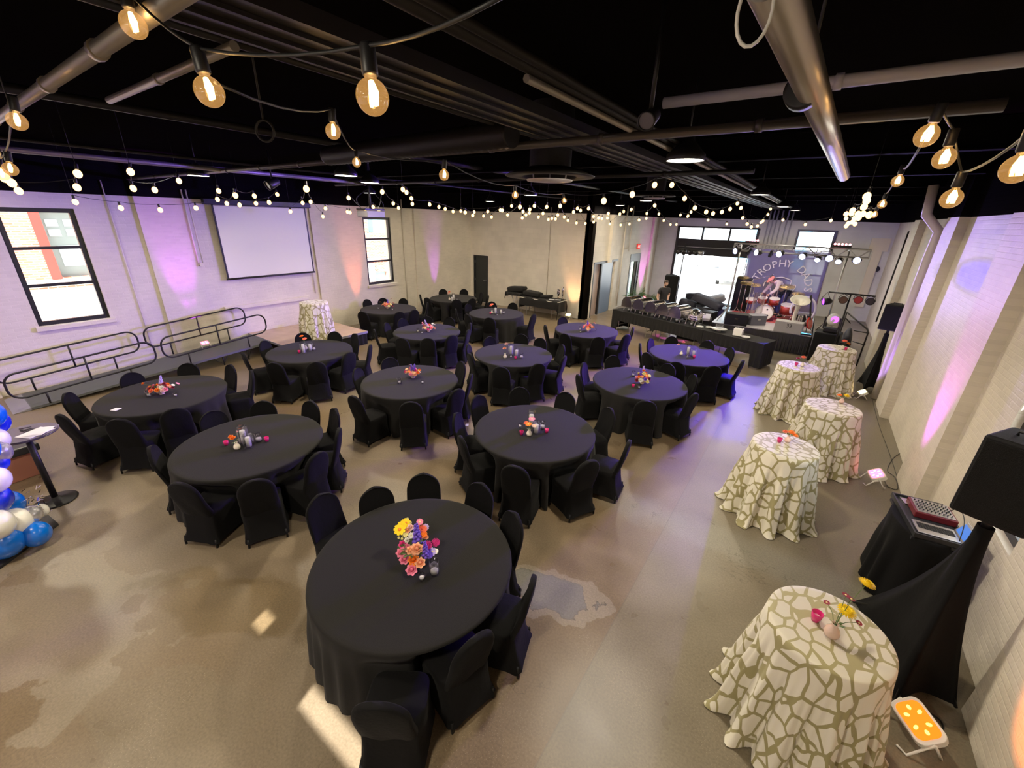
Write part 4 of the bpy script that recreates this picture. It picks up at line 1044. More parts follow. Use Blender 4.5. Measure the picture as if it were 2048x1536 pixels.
def daisy_bm(r=0.03, n=9):
    bm = B()
    for k in range(n):
        a = 2*PI*k/n; ca, sa = math.cos(a), math.sin(a); pts = []
        for (x, y, z) in ((-0.10,0.2,0.05),(-0.30,0.65,0.14),(-0.18,1.0,0.10),(0.18,1.0,0.10),(0.30,0.65,0.14),(0.10,0.2,0.05)):
            pts.append(bm.verts.new(((x*ca-y*sa)*r, (x*sa+y*ca)*r, z*r)))
        f = bm.faces.new(pts); f.smooth = True
    ball(bm, (0,0,0.08*r), (0.30*r,0.30*r,0.16*r), 10, 5, mi=1)
    return bm
def pompon_bm(r=0.03):
    bm = B(); rg = random.Random(3)
    for lay in range(5):
        n = 18-2*lay; th = R(80-lay*18)
        for k in range(n):
            a = 2*PI*(k+0.5*(lay%2))/n
            d = Vector((math.cos(a)*math.sin(th), math.sin(a)*math.sin(th), math.cos(th)*0.55))
            u, v = frame_of(d); w = 0.17
            p = [bm.verts.new((d*0.45-u*w*0.6)*r), bm.verts.new((d*0.45+u*w*0.6)*r), bm.verts.new((d*1.0+u*w*0.5)*r), bm.verts.new((d*1.06)*r), bm.verts.new((d*1.0-u*w*0.5)*r)]
            bm.faces.new(p).smooth = True
    ball(bm, (0,0,0.1*r), (0.6*r,0.6*r,0.35*r), 10, 6)
    return bm
def spike_bm(h=0.12):
    bm = B(); rg = random.Random(5)
    for k in range(34):
        t = k/34; a = k*2.4; rr = 0.018*(1-0.75*t)
        c = Vector((rr*math.cos(a), rr*math.sin(a), h*t)); ball(bm, c, (0.011*(1-0.5*t),)*3, 6, 4)
    return bm
FME = {}
def flower_mesh(kind, col):
    k = (kind, col)
    if k not in FME:
        bm = {'rose': rose_bm, 'daisy': daisy_bm, 'pompon': pompon_bm, 'spike': spike_bm}[kind]()
        me = bpy.data.meshes.new(kind); bm.to_mesh(me); bm.free(); me.materials.append(fcol(col, PC[col])); me.materials.append(FM['pale_yellow'] if col != 'yellow' else FM['orange']); FME[k] = me
    return FME[k]
KN = {'rose': 'rose', 'daisy': 'daisy', 'pompon': 'chrysanthemum', 'spike': 'delphinium'}
def put_flower(t, kind, col, p, up, s):
    q = Vector(up).to_track_quat('Z', 'Y').to_euler()
    return meshobj(KN[kind], flower_mesh(kind, col), t, p, q, s)
def leafy(bm, rg, c, n, spread, size):
    for k in range(n):
        a = rg.uniform(0, 2*PI); e = rg.uniform(0.1, 1.0)
        d = Vector((math.cos(a), math.sin(a), e)).normalized(); u, v = frame_of(d); b = Vector(c)+d*spread*rg.uniform(0.3, 0.9); s = size*rg.uniform(0.6, 1.2)
        vs = [bm.verts.new(b), bm.verts.new(b+d*s*0.5+u*s*0.22), bm.verts.new(b+d*s), bm.verts.new(b+d*s*0.5-u*s*0.22)]
        bm.faces.new(vs)
def flower_bowl(loc, lab, seed, cols, n=20, spread=0.13, tall=0.10, spikes=('violet',), bowl_m=None, rz=0.0, airy=4):
    rg = random.Random(seed)
    t = thing('flower_bowl', lab, 'flower arrangement', loc, rz, 'flower bowls on the round tables')
    bm = B(); lathe(bm, [(0.035,0.0),(0.038,0.006),(0.03,0.015),(0.05,0.030),(0.078,0.055),(0.088,0.085),(0.083,0.085),(0.072,0.058),(0.045,0.036),(0.001,0.032)], 24, capt=False); obj('bowl', bm, bowl_m or M['ceramic'], t)
    bm = B(); leafy(bm, rg, (0,0,0.08), 40, 0.10, 0.07); obj('foliage', bm, M['leaf'], t)
    for k in range(n):
        a = k*2.4+rg.uniform(-.3,.3); e = rg.uniform(0.0, 1.0); rr = spread*math.sqrt((k+0.5)/n)
        p = Vector((rr*math.cos(a), rr*math.sin(a)*0.8, 0.09+tall*(1-(rr/spread)**1.5)*rg.uniform(0.6,1.1)+0.01))
        up = Vector((p.x*5, p.y*5, 0.7)).normalized()
        kind = rg.choice(['rose', 'rose', 'rose', 'daisy', 'pompon']); s = rg.uniform(1.1, 1.75)
        put_flower(t, kind, cols[k % len(cols)], p, up, s)
    bm = B(); any_ = False
    for k in range(airy):
        a = rg.uniform(0, 2*PI); rr = spread*rg.uniform(1.0, 1.35); p = Vector((rr*math.cos(a), rr*math.sin(a)*0.8, 0.10+tall*rg.uniform(0.6,1.5)))
        tube(bm, smooth_path([(0,0,0.07), (p.x*0.5, p.y*0.5, p.z*0.8), tuple(p)], 3), 0.0018, 4)
        put_flower(t, rg.choice(['daisy','rose']), cols[(k*3+1) % len(cols)], p, (p.x*3, p.y*3, 1), rg.uniform(0.8,1.2))
    if airy: obj('stems', bm, M['stem'], t)
    else: bm.free()
    for k, c in enumerate(spikes):
        a = rg.uniform(0, 2*PI); put_flower(t, 'spike', c, (0.04*math.cos(a), 0.04*math.sin(a), 0.10+tall*0.4), (0.35*math.cos(a), 0.35*math.sin(a), 1), 1.5)
    return t
def bud_vase(loc, lab, flowers, m_=None, s=1.0, group='bud vases with a few blooms'):
    t = thing('bud_vase', lab, 'vase', loc, 0, group)
    bm = B(); lathe(bm, [(a*s, b*s) for a, b in [(0.018,0.0),(0.036,0.012),(0.042,0.035),(0.034,0.062),(0.018,0.082),(0.016,0.095),(0.021,0.104),(0.017,0.104),(0.012,0.09)]], 20, capt=False); obj('vase', bm, m_ or M['vase'], t)
    bm = B()
    for (kind, col, p, sc_) in flowers:
        tube(bm, smooth_path([(0,0,0.05*s), (p[0]*0.4, p[1]*0.4, lerp(0.1*s, p[2], 0.6)), p], 3), 0.0022, 5)
    leafy(bm, random.Random(int(loc[0]*100)), (0,0,0.10*s), 6, 0.03, 0.04); obj('stems', bm, M['stem'], t)
    for (kind, col, p, sc_) in flowers: put_flower(t, kind, col, p, (p[0]*2, p[1]*2-0.2, 1), sc_)
    return t
def glass_candle(loc, lab, w=0.05, h=0.22, ch=0.14, square=False, group='glass candle holders', cr_=0.032):
    t = thing('candle_holder', lab, 'candle holder', loc, rnd.uniform(0, 1), group)
    bm = B()
    if square:
        box(bm, -w, w, -w, w, 0.0, 0.012)
        for a, b, c, d in ((-w,-w+0.004,-w,w),(w-0.004,w,-w,w),(-w+0.004,w-0.004,-w,-w+0.004),(-w+0.004,w-0.004,w-0.004,w)): box(bm, a, b, c, d, 0.012, h)
    else: lathe(bm, [(w,0),(w,h),(w-0.003,h),(w-0.003,0.012),(0.0005,0.010)], 24, capt=False)
    obj('glass', bm, M['clear_glass'], t)
    bm = B(); lathe(bm, [(cr_,0.013),(cr_,0.012+ch),(cr_*0.8,0.016+ch),(0.001,0.012+ch)], 18, capt=False); tube(bm, [(0,0,0.012+ch),(0,0,0.022+ch)], 0.0015, 5); obj('candle', bm, M['candle'], t)
    return t
def votive(loc, lab, pink=False, s=1.0):
    t = thing('votive', lab, 'candle', loc, 0, 'pink votives' if pink else 'clear votives')
    bm = B(); lathe(bm, [(0.022*s,0),(0.028*s,0.03*s),(0.031*s,0.062*s),(0.028*s,0.062*s),(0.024*s,0.02*s),(0.0005,0.018*s)], 18, capt=False); obj('glass', bm, M['pink_glass'] if pink else M['clear_glass'], t)
    bm = B(); lathe(bm, [(0.019*s,0.020*s),(0.019*s,0.036*s)], 14); w_ = obj('candle', bm, M['candle'], t)
    return t
ZT = 0.7635
def T(px, py): p = onz(px, py, ZT); return (p.x, p.y, ZT)
# nearest table: the tall colourful bouquet
t = thing('flower_bouquet', 'tall bright bouquet of yellow, orange, violet and pink blooms on the nearest table', 'flower arrangement', T(826, 1118))
BO = Vector(t.location)
bm = B(); lathe(bm, [(0.035,0.0),(0.045,0.01),(0.05,0.05),(0.045,0.09),(0.04,0.10),(0.036,0.09),(0.001,0.02)], 20, capt=False); obj('vase', bm, M['ceramic'], t)
zb = lambda x, y: (740+x*0.1172, 1010+y*0.1172)
bl = [('daisy','yellow',(505,420),0.40,1.5),('daisy','yellow',(610,310),0.42,1.3),('daisy','yellow',(545,350),0.42,1.2),('rose','pale_yellow',(640,235),0.46,0.35),('rose','pale_yellow',(695,300),0.43,0.35),('rose','pale_yellow',(490,560),0.30,0.35),('rose','pale_yellow',(545,575),0.30,0.35),
 ('rose','blush',(690,385),0.38,1.0),('rose','peach',(640,430),0.36,0.9),('daisy','pale_yellow',(600,500),0.33,0.8),('daisy','white',(700,520),0.33,0.8),('rose','white',(630,600),0.28,0.8),
 ('pompon','coral',(890,420),0.36,1.3),('pompon','orange',(905,500),0.32,1.1),('daisy','pink',(850,290),0.40,0.9),('daisy','lavender',(950,380),0.36,0.9),('rose','peach',(960,550),0.28,0.7),
 ('spike','violet',(810,650),0.20,1.6),('spike','lavender',(785,520),0.30,0.9),('rose','hot_pink',(560,680),0.22,1.25),('rose','pink',(620,720),0.22,1.1),('rose','pink',(530,820),0.17,1.4),('rose','peach',(690,780),0.22,1.3),('rose','peach',(800,750),0.24,1.7),('pompon','peach',(740,790),0.22,1.2),
 ('pompon','magenta',(980,690),0.22,1.2),('pompon','magenta',(1120,640),0.20,1.1),('spike','violet',(950,870),0.13,1.2),('pompon','violet',(960,800),0.16,1.4),('pompon','violet',(1010,850),0.14,1.0),('daisy','lavender',(1060,800),0.15,1.1),('daisy','white',(1120,790),0.15,0.7),
 ('rose','pink',(590,930),0.12,1.5),('rose','orange',(740,940),0.12,1.6),('rose','peach',(855,990),0.10,1.5),('rose','pink',(710,1110),0.05,1.6)]
bs = B()
for kind, c, (x, y), z, s in bl:
    px, py = zb(x, y); p = onz(px, py, ZT+z*0.62)-BO
    put_flower(t, kind, c, p, (CAM-BO-p).normalized()*0.75+Vector((0,0,0.4)) if kind != 'spike' else (0,0,1), s*1.22)
    tube(bs, smooth_path([(0,0,0.06), (p.x*0.4, p.y*0.4, p.z*0.6), tuple(p)], 3), 0.0018, 4)
leafy(bs, random.Random(9), (0,0,0.10), 40, 0.10, 0.07)
obj('stems', bs, M['stem'], t)
votive(T(844, 1160), 'small clear votive with lit candle on the nearest table', s=1.05)
glass_candle(T(869, 1147), 'frosted glass cylinder candle holder on the nearest table', w=0.042, h=0.15, ch=0.03, cr_=0.034)
# other bowls
flower_bowl(T(826, 755), 'bowl of orange roses with white bloom and violet spike on the second-row middle table', 11, ['peach','orange','yellow','pink','peach','hot_pink'], 20, 0.15, 0.11, ('violet','violet'), rz=0.4)
flower_bowl(T(324, 788), 'wide bowl of burgundy, rust and blush blooms on the left table beside the ramp', 12, ['burgundy','orange','blush','white','pink','burgundy','coral'], 26, 0.20, 0.10, ('lavender',), rz=0.9)
flower_bowl(T(857, 663), 'bowl of coral and pink blooms on the third-row table second from left', 13, ['coral','pink','blush','peach','white','hot_pink'], 24, 0.19, 0.13, ('lavender',), rz=0.2)
flower_bowl(T(775, 617), 'bowl of red and peach blooms with violet spike under the small window', 14, ['coral','burgundy','peach','pale_yellow','blush'], 22, 0.20, 0.15, ('violet',), rz=0.3)
flower_bowl(T(1176, 662), 'bowl of peach roses with a violet spike on the back-row table second from right', 15, ['peach','blush','coral','peach','pink'], 22, 0.18, 0.15, ('violet',), rz=1.2)
flower_bowl(T(1284, 767), 'bowl of orange, white and violet blooms on the third-row right end table', 16, ['orange','white','coral','violet','pale_yellow','pink','burgundy'], 28, 0.19, 0.18, ('violet','lavender'), rz=2.0)
for px, py, lab in ((799,767,'left of the orange flower bowl'),(298,793,'left of the burgundy flower bowl'),(836,664,'left of the coral and pink flower bowl'),(1160,660,'left of the peach rose bowl'),(1266,752,'left of the orange and violet bowl')):
    glass_candle(T(px, py), 'clear glass tumbler candle holder '+lab, w=0.040, h=0.11, ch=0.03, cr_=0.024)
for px, py, lab in ((845,767,'right of the orange flower bowl'),(352,793,'right of the burgundy flower bowl'),(844,667,'in front of the coral and pink bowl'),(1161,665,'in front of the peach rose bowl'),(1278,777,'in front of the orange and violet bowl'),(785,620,'right of the red and peach bowl'),(757,618,'left of the red and peach bowl'),(1191,662,'right of the peach rose bowl')):
    votive(T(px, py), 'clear votive candle '+lab)
votive(T(1266, 774), 'pink votive left of the orange and violet bowl', True, 0.9)
# candle groupings
def candle_set(base, nm, items):
    for it in items:
        k, px, py = it[:3]; ex = it[3] if len(it) > 3 else {}
        if k == 'tall': glass_candle(T(px, py), 'tall square glass pillar candle holder on the '+nm, w=0.05, h=0.27, ch=0.19, square=True, cr_=0.034)
        if k == 'short': glass_candle(T(px, py), 'shorter square glass pillar candle holder on the '+nm, w=0.05, h=0.19, ch=0.13, square=True, cr_=0.034)
        if k == 'cube': glass_candle(T(px, py), 'glass tumbler right of the pillar candles on the '+nm, w=0.042, h=0.12, ch=0.035, cr_=0.036)
        if k == 'pinkL': votive(T(px, py), 'magenta votive left of the candles on the '+nm, True)
        if k == 'pinkR': votive(T(px, py), 'magenta votive right of the candles on the '+nm, True)
        if k == 'vot': votive(T(px, py), 'clear votive in front of the candles on the '+nm)
        if k == 'vase': bud_vase(T(px, py), ex['l']+' on the '+nm, ex['f'])
OR = [('rose','orange',(-0.07,-0.02,0.17),1.3),('rose','orange',(0.03,-0.03,0.19),1.4),('daisy','pink',(-0.05,0.06,0.22),0.5)]
candle_set(None, TNAME['T2'], [('tall',490,887),('short',499,893),('cube',518,882),('pinkL',453,890),('pinkR',534,882),('vase',475,898,{'l':'round ivory bud vase with two orange blooms','f':OR})])
candle_set(None, TNAME['T6'], [('tall',1062,853),('short',1072,866),('cube',1085,857),('pinkL',1043,869),('pinkR',1093,865),('vot',1040,855),('vase',1058,871,{'l':'slim blush bud vase with pink daisies','f':[('daisy','orange',(0.0,-0.03,0.20),1.6),('pompon','coral',(-0.06,0.0,0.19),1.3),('daisy','pink',(0.0,0.06,0.25),1.7),('daisy','blush',(0.08,0.0,0.19),1.3)]})])
candle_set(None, TNAME['T4'], [('tall',608,706),('short',621,701),('pinkL',599,706),('cube',628,700),('vase',612,699,{'l':'bud vase with orange daisies','f':[('pompon','orange',(-0.1,0,0.30),1.8),('pompon','coral',(0.02,0.0,0.26),1.8),('daisy','white',(-0.12,0.05,0.20),0.9)]})])
candle_set(None, TNAME['T8'], [('tall',1022,709),('short',1033,712),('cube',1043,716),('vot',1022,715),('pinkR',1031,718),('vase',1010,716,{'l':'small white bud vase with stacked peach blooms','f':[('rose','peach',(-0.02,0,0.22),1.8),('rose','blush',(0.0,0.04,0.32),1.8)]})])
candle_set(None, TNAME['T11'], [('tall',991,628),('short',1002,628),('vot',994,631),('cube',1007,627),('pinkL',981,628),('vase',984,627,{'l':'bud vase with bright red-orange blooms','f':[('pompon','coral',(0.0,0,0.30),2.0),('pompon','coral',(-0.08,0.03,0.24),1.8)]})])
candle_set(None, TNAME['T10'], [('tall',907,600),('short',904,602),('cube',914,601),('vase',899,600,{'l':'bud vase with blush and coral blooms','f':[('rose','coral',(0.0,0,0.30),1.8),('rose','blush',(-0.08,0.03,0.22),1.8)]})])
candle_set(None, TNAME['T14'], [('tall',1375,710),('short',1386,713),('vot',1374,716),('pinkR',1388,716),('vase',1362,710,{'l':'pale bud vase with tall pink blooms','f':[('rose','pink',(0.0,0,0.32),1.7),('rose','blush',(-0.10,0.0,0.24),1.5)]})])
t = T(232, 819); bm = B(); box(bm, -0.05, 0.05, -0.05, 0.05, 0, 0.006); o = obj('paper_card', bm, M['paper'], loc=t, rz=0.5); tag(o, 'small white card lying on the left table beside the ramp', 'card')

# ------------------------------------------------------------------ cocktail tables
CT = [('C1', 0.707, 3.097, 0.0, 'nearest patterned cocktail cloth at the lower right'), ('C2', 0.244, 6.027, 0.0, 'patterned cocktail cloth second from the camera along the right wall'), ('C3', 0.777, 8.002, 0.0, 'patterned cocktail cloth third from the camera, closest to the wall'),
      ('C4', 0.224, 10.099, 0.0, 'patterned cocktail cloth beside the blue floor glow'), ('C5', 0.902, 12.348, 0.0, 'farthest patterned cocktail cloth by the stage steps'), ('C6', -11.05, 6.15, 0.40, 'patterned cocktail cloth on the low wooden platform')]
def cocktail_cloth(seed, h, R0=0.385, Rb=0.60):
    rg = random.Random(seed); nr = 208; rows = 22
    nf = rg.choice([11, 12, 13]); ph = rg.uniform(0, 2*PI); off = [rg.uniform(-0.25, 0.25) for _ in range(nf)]; am = [rg.uniform(0.6, 1.25) for _ in range(nf)]
    bm = B(); c = bm.verts.new((0, 0, h)); prev = None
    for r in (0.3, 0.6, 0.88, 0.97, 1.0):
        dz = {0.97: 0.002, 1.0: 0.012}.get(r, 0)
        ring = [bm.verts.new((R0*r*math.cos(2*PI*k/nr), R0*r*math.sin(2*PI*k/nr), h-dz)) for k in range(nr)]
        if prev is None:
            for k in range(nr): bm.faces.new((c, ring[k], ring[(k+1)%nr]))
        else:
            for k in range(nr): bm.faces.new((prev[k], ring[k], ring[(k+1)%nr], prev[(k+1)%nr]))
        prev = ring
    for j in range(1, rows+1):
        t = j/rows; ring = []
        for k in range(nr):
            a = 2*PI*k/nr; f = a/(2*PI)*nf; i0 = int(f) % nf; fr = f-int(f)
            A = lerp(am[i0], am[(i0+1)%nf], fr); o_ = lerp(off[i0], off[(i0+1)%nf], fr)
            w = math.cos(nf*a+ph+o_*3)
            w = math.copysign(abs(w)**0.65, w)+0.25*math.cos(a*5+ph*3)
            fold = sstep(0.02, 0.55, t)
            r = R0 + 0.006 + (Rb-R0)*(t**1.25)*0.72 + 0.062*A*w*fold*(0.35+0.65*t)
            r += 0.012*math.sin(3*nf*a+ph*2)*fold
            z = lerp(h-0.012, 0.035, t)
            if t > 0.92: r += 0.05*max(0, w)*(t-0.92)/0.08; z = lerp(z, 0.010, (t-0.92)/0.08)
            aa = a + 0.05*math.sin(nf*a+ph+1.2)*t
            ring.append(bm.verts.new((r*math.cos(aa), r*math.sin(aa), max(0.008, z))))
        for k in range(nr): bm.faces.new((prev[k], ring[k], ring[(k+1)%nr], prev[(k+1)%nr]))
        prev = ring
    for f in bm.faces: f.smooth = True
    return bm
for i, (n_, x, y, z, lab) in enumerate(CT):
    cl = obj('cocktail_tablecloth', cocktail_cloth(20+i, 1.072, R0=0.385 if i != 5 else 0.36, Rb=0.57 if i != 5 else 0.42), M['branch'], loc=(x, y, z), rz=i*1.1)
    tag(cl, lab, 'tablecloth', 'ivory and olive branch-pattern cloths')
    t = thing('cocktail_table', 'tall table hidden under the '+lab, 'table', (x, y, z), 0, 'tall cocktail tables')
    if i == 5: t.scale = (0.92, 0.92, 1)
    bm = B(); lathe(bm, [(0.370,1.035),(0.376,1.04),(0.376,1.060)], 32); obj('tabletop', bm, M['black_metal'], t)
    bm = B(); tube(bm, [(0,0,0.03),(0,0,1.035)], 0.035, 12); obj('pedestal', bm, M['black_metal'], t)
    bm = B(); lathe(bm, [(0.25,0),(0.25,0.015),(0.05,0.035)], 24); obj('base_plate', bm, M['black_metal'], t)
ZK = 1.0735
def K(px, py): p = onz(px, py, ZK); return (p.x, p.y, ZK)
p = K(1660, 1272)
bud_vase(p, 'blush bud vase with two yellow chrysanthemums on the nearest cocktail table', [('pompon','yellow',(0.04,0.06,0.21),1.9),('pompon','yellow',(0.10,0.16,0.42),1.7),('daisy','burgundy',(0.02,0.14,0.28),0.8),('daisy','burgundy',(-0.07,0.08,0.20),0.7),('daisy','burgundy',(0.12,0.05,0.17),0.7),('daisy','burgundy',(0.06,0.16,0.25),0.8)], mat('blush_glass', (0.55,0.40,0.33), 0.15, coat=0.6), 1.2)
votive(K(1630, 1240), 'magenta votive on the nearest cocktail table', True, 1.2)
bud_vase(K(1574, 884), 'small vase with orange blooms on the second cocktail table', [('pompon','orange',(0.02,0.02,0.14),1.5),('pompon','coral',(-0.05,0.02,0.13),1.2),('pompon','orange',(0.07,0.0,0.12),1.2)], M['ceramic'], 0.9)
votive(K(1558, 884), 'magenta votive on the second cocktail table', True)
bud_vase(K(1682, 806), 'small vase with yellow and orange blooms on the third cocktail table', [('pompon','yellow',(0.04,0.0,0.14),1.5),('pompon','orange',(-0.05,0.02,0.12),1.3)], M['ceramic'], 0.9)
bud_vase(K(1604, 733), 'small vase with red blooms beside the blue floor glow table centre', [('pompon','coral',(-0.02,0.05,0.18),1.8),('pompon','burgundy',(-0.10,0.02,0.15),1.4)], M['vase'], 0.9)
votive(K(1592, 731), 'magenta votive on the cocktail table beside the blue floor glow', True)
votive(K(1614, 729), 'clear votive on the cocktail table beside the blue floor glow')
bud_vase(K(1684, 699), 'small vase with a red-orange bloom on the farthest cocktail table', [('pompon','coral',(0.0,0.02,0.20),2.0),('pompon','orange',(0.08,0.0,0.16),1.4)], M['vase'], 0.9)
votive(K(1691, 700), 'magenta votive on the farthest cocktail table', True)

# ------------------------------------------------------------------ low platform, ramp and handrails on the left
t = thing('low_platform', 'low wooden-topped stage platform with black skirt against the left wall', 'platform', (-12.0, 6.4, 0))
bm = B(); box(bm, -1.18, 1.20, -1.20, 0.0, 0.36, 0.40); box(bm, -1.18, 1.20, 0.004, 1.20, 0.36, 0.40); obj('deck', bm, M['wood_deck'], t)
bm = B(); box(bm, -1.18, 1.20, -1.205, -1.20, 0.34, 0.403); box(bm, 1.20, 1.21, -1.2, 1.2, 0.34, 0.403); box(bm, -1.18, 1.20, 1.2, 1.205, 0.34, 0.403); obj('edge_trim', bm, M['galv'], t)
bm = B(); nn = 80
pts = [(-1.15+2.3*k/nn, 1.19) for k in range(nn+1)] + [(1.19, 1.19-2.35*k/nn) for k in range(nn+1)] 
a = [bm.verts.new((x+0.006*math.sin(k*1.3), y+0.008*math.sin(k*1.3), 0.35)) for k, (x, y) in enumerate(pts)]; b = [bm.verts.new((x+0.014*math.sin(k*1.3), y+0.014*math.sin(k*1.3), 0.01)) for k, (x, y) in enumerate(pts)]
for k in range(len(pts)-1): bm.faces.new((a[k], a[k+1], b[k+1], b[k]))
obj('skirt', bm, M['cloth_black'], t)
t = thing('ramp', 'long grey access ramp rising along the left wall', 'ramp', (-12.4, 0.30, 0))
def zr(y): return 0.03+0.37*(y-0.3)/4.85
bm = B(); ya, yb = 0.25, 4.92
v = [bm.verts.new(q) for q in ((-0.58,ya,0.006),(0.52,ya,0.006),(0.52,yb,zr(5.15)-0.06),(-0.58,yb,zr(5.15)-0.06),(-0.58,ya,zr(0.55)),(0.52,ya,zr(0.55)),(0.52,yb,zr(5.15)),(-0.58,yb,zr(5.15)))]
for f in ((0,3,2,1),(4,5,6,7),(0,1,5,4),(1,2,6,5),(2,3,7,6),(3,0,4,7)): bm.faces.new([v[i] for i in f])
obj('ramp_deck', bm, M['ramp'], t)
bm = B(); v = [bm.verts.new(q) for q in ((-0.58,0.0,0.004),(0.52,0.0,0.004),(0.52,0.26,0.05),(-0.58,0.26,0.05),(-0.58,0.26,0.004),(0.52,0.26,0.004))]
bm.faces.new((v[0],v[1],v[2],v[3])); bm.faces.new((v[0],v[3],v[4])); bm.faces.new((v[1],v[5],v[2])); bm.faces.new((v[3],v[2],v[5],v[4])); bm.faces.new((v[0],v[4],v[5],v[1])); obj('entry_plate', bm, M['galv'], t)
bm = B()
for y in (3.0, 3.7, 4.3, 4.8):
    for x in (-0.5, 0.44):
        tube(bm, [(x, y, 0.0), (x, y, zr(y+0.3)-0.055)], 0.018, 8)
    tube(bm, [(-0.5, y, 0.05), (0.44, y, zr(y+0.3)-0.06)], 0.012, 6); tube(bm, [(0.44, y-0.25, zr(y)-0.06), (0.44, y, 0.03), (0.44, y+0.12, zr(y+.4)-0.06)], 0.010, 6)
obj('trestle', bm, M['black_metal'], t)
def handrail(x, y0, y1, h, lab):
    t = thing('handrail', lab, 'handrail', (x, y0, 0), 0, 'black tube handrails of the ramp')
    zt = lambda y: 0.77+0.075*(y-0.1)+h; zo = lambda y: zt(y)-0.50
    L = y1-y0; r = 0.19; pts = []
    def arc(cy, cz, a0, a1):
        return [(0, cy+r*math.cos(R(lerp(a0, a1, i/6))), cz+r*math.sin(R(lerp(a0, a1, i/6)))) for i in range(7)]
    pts += arc(L-r, zt(y1)-r, 90, 0) + arc(L-r, zo(y1)+r, 0, -90) + arc(r, zo(y0)+r, -90, -180) + arc(r, zt(y0)-r, 180, 90)
    bm = B(); tube(bm, pts, 0.019, 8, closed=True); obj('rail_loop', bm, M['black_metal'], t)
    ym = L*0.5; bm = B(); tube(bm, [(0, ym, zt(y0+ym)), (0, ym, zo(y0+ym))], 0.017, 8); obj('post', bm, M['black_metal'], t)
    for f in (0.2, 0.78):
        y = L*f; bm = B(); tube(bm, [(0, y, zo(y0+y)), (0, y, zr(y0+y)+0.01)], 0.017, 8); obj('leg', bm, M['black_metal'], t)
handrail(-11.84, 0.36, 2.66, 0.0, 'lower front handrail of the ramp, away from the wall')
handrail(-11.84, 2.80, 5.15, 0.03, 'upper front handrail of the ramp, away from the wall')
handrail(-12.97, 0.30, 2.66, 0.04, 'lower handrail of the ramp beside the wall under the large window')
handrail(-12.97, 2.80, 5.12, 0.07, 'upper handrail of the ramp beside the wall')

# ------------------------------------------------------------------ projection screen
t = thing('projection_screen', 'wide white projection screen hung on the left wall', 'screen', (XL+0.12, 6.2, 0))
bm = B(); box(bm, 0.0, 0.006, -1.22, 1.22, 2.02, 3.86); obj('screen_fabric', bm, M['screen'], t)
bm = B(); box(bm, -0.004, 0.010, -1.26, -1.22, 1.98, 3.9); box(bm, -0.004, 0.010, 1.22, 1.26, 1.98, 3.9); obj('black_border', bm, M['black_metal'], t)
bm = B(); tube(bm, [(0.0,-1.28,1.99),(0.0,1.28,1.99)], 0.025, 10); obj('weight_bar', bm, M['black_metal'], t)
bm = B(); box(bm, -0.06, 0.10, -1.45, 1.40, 3.88, 4.03); obj('screen_case', bm, M['black_metal'], t, bevel=0.02)

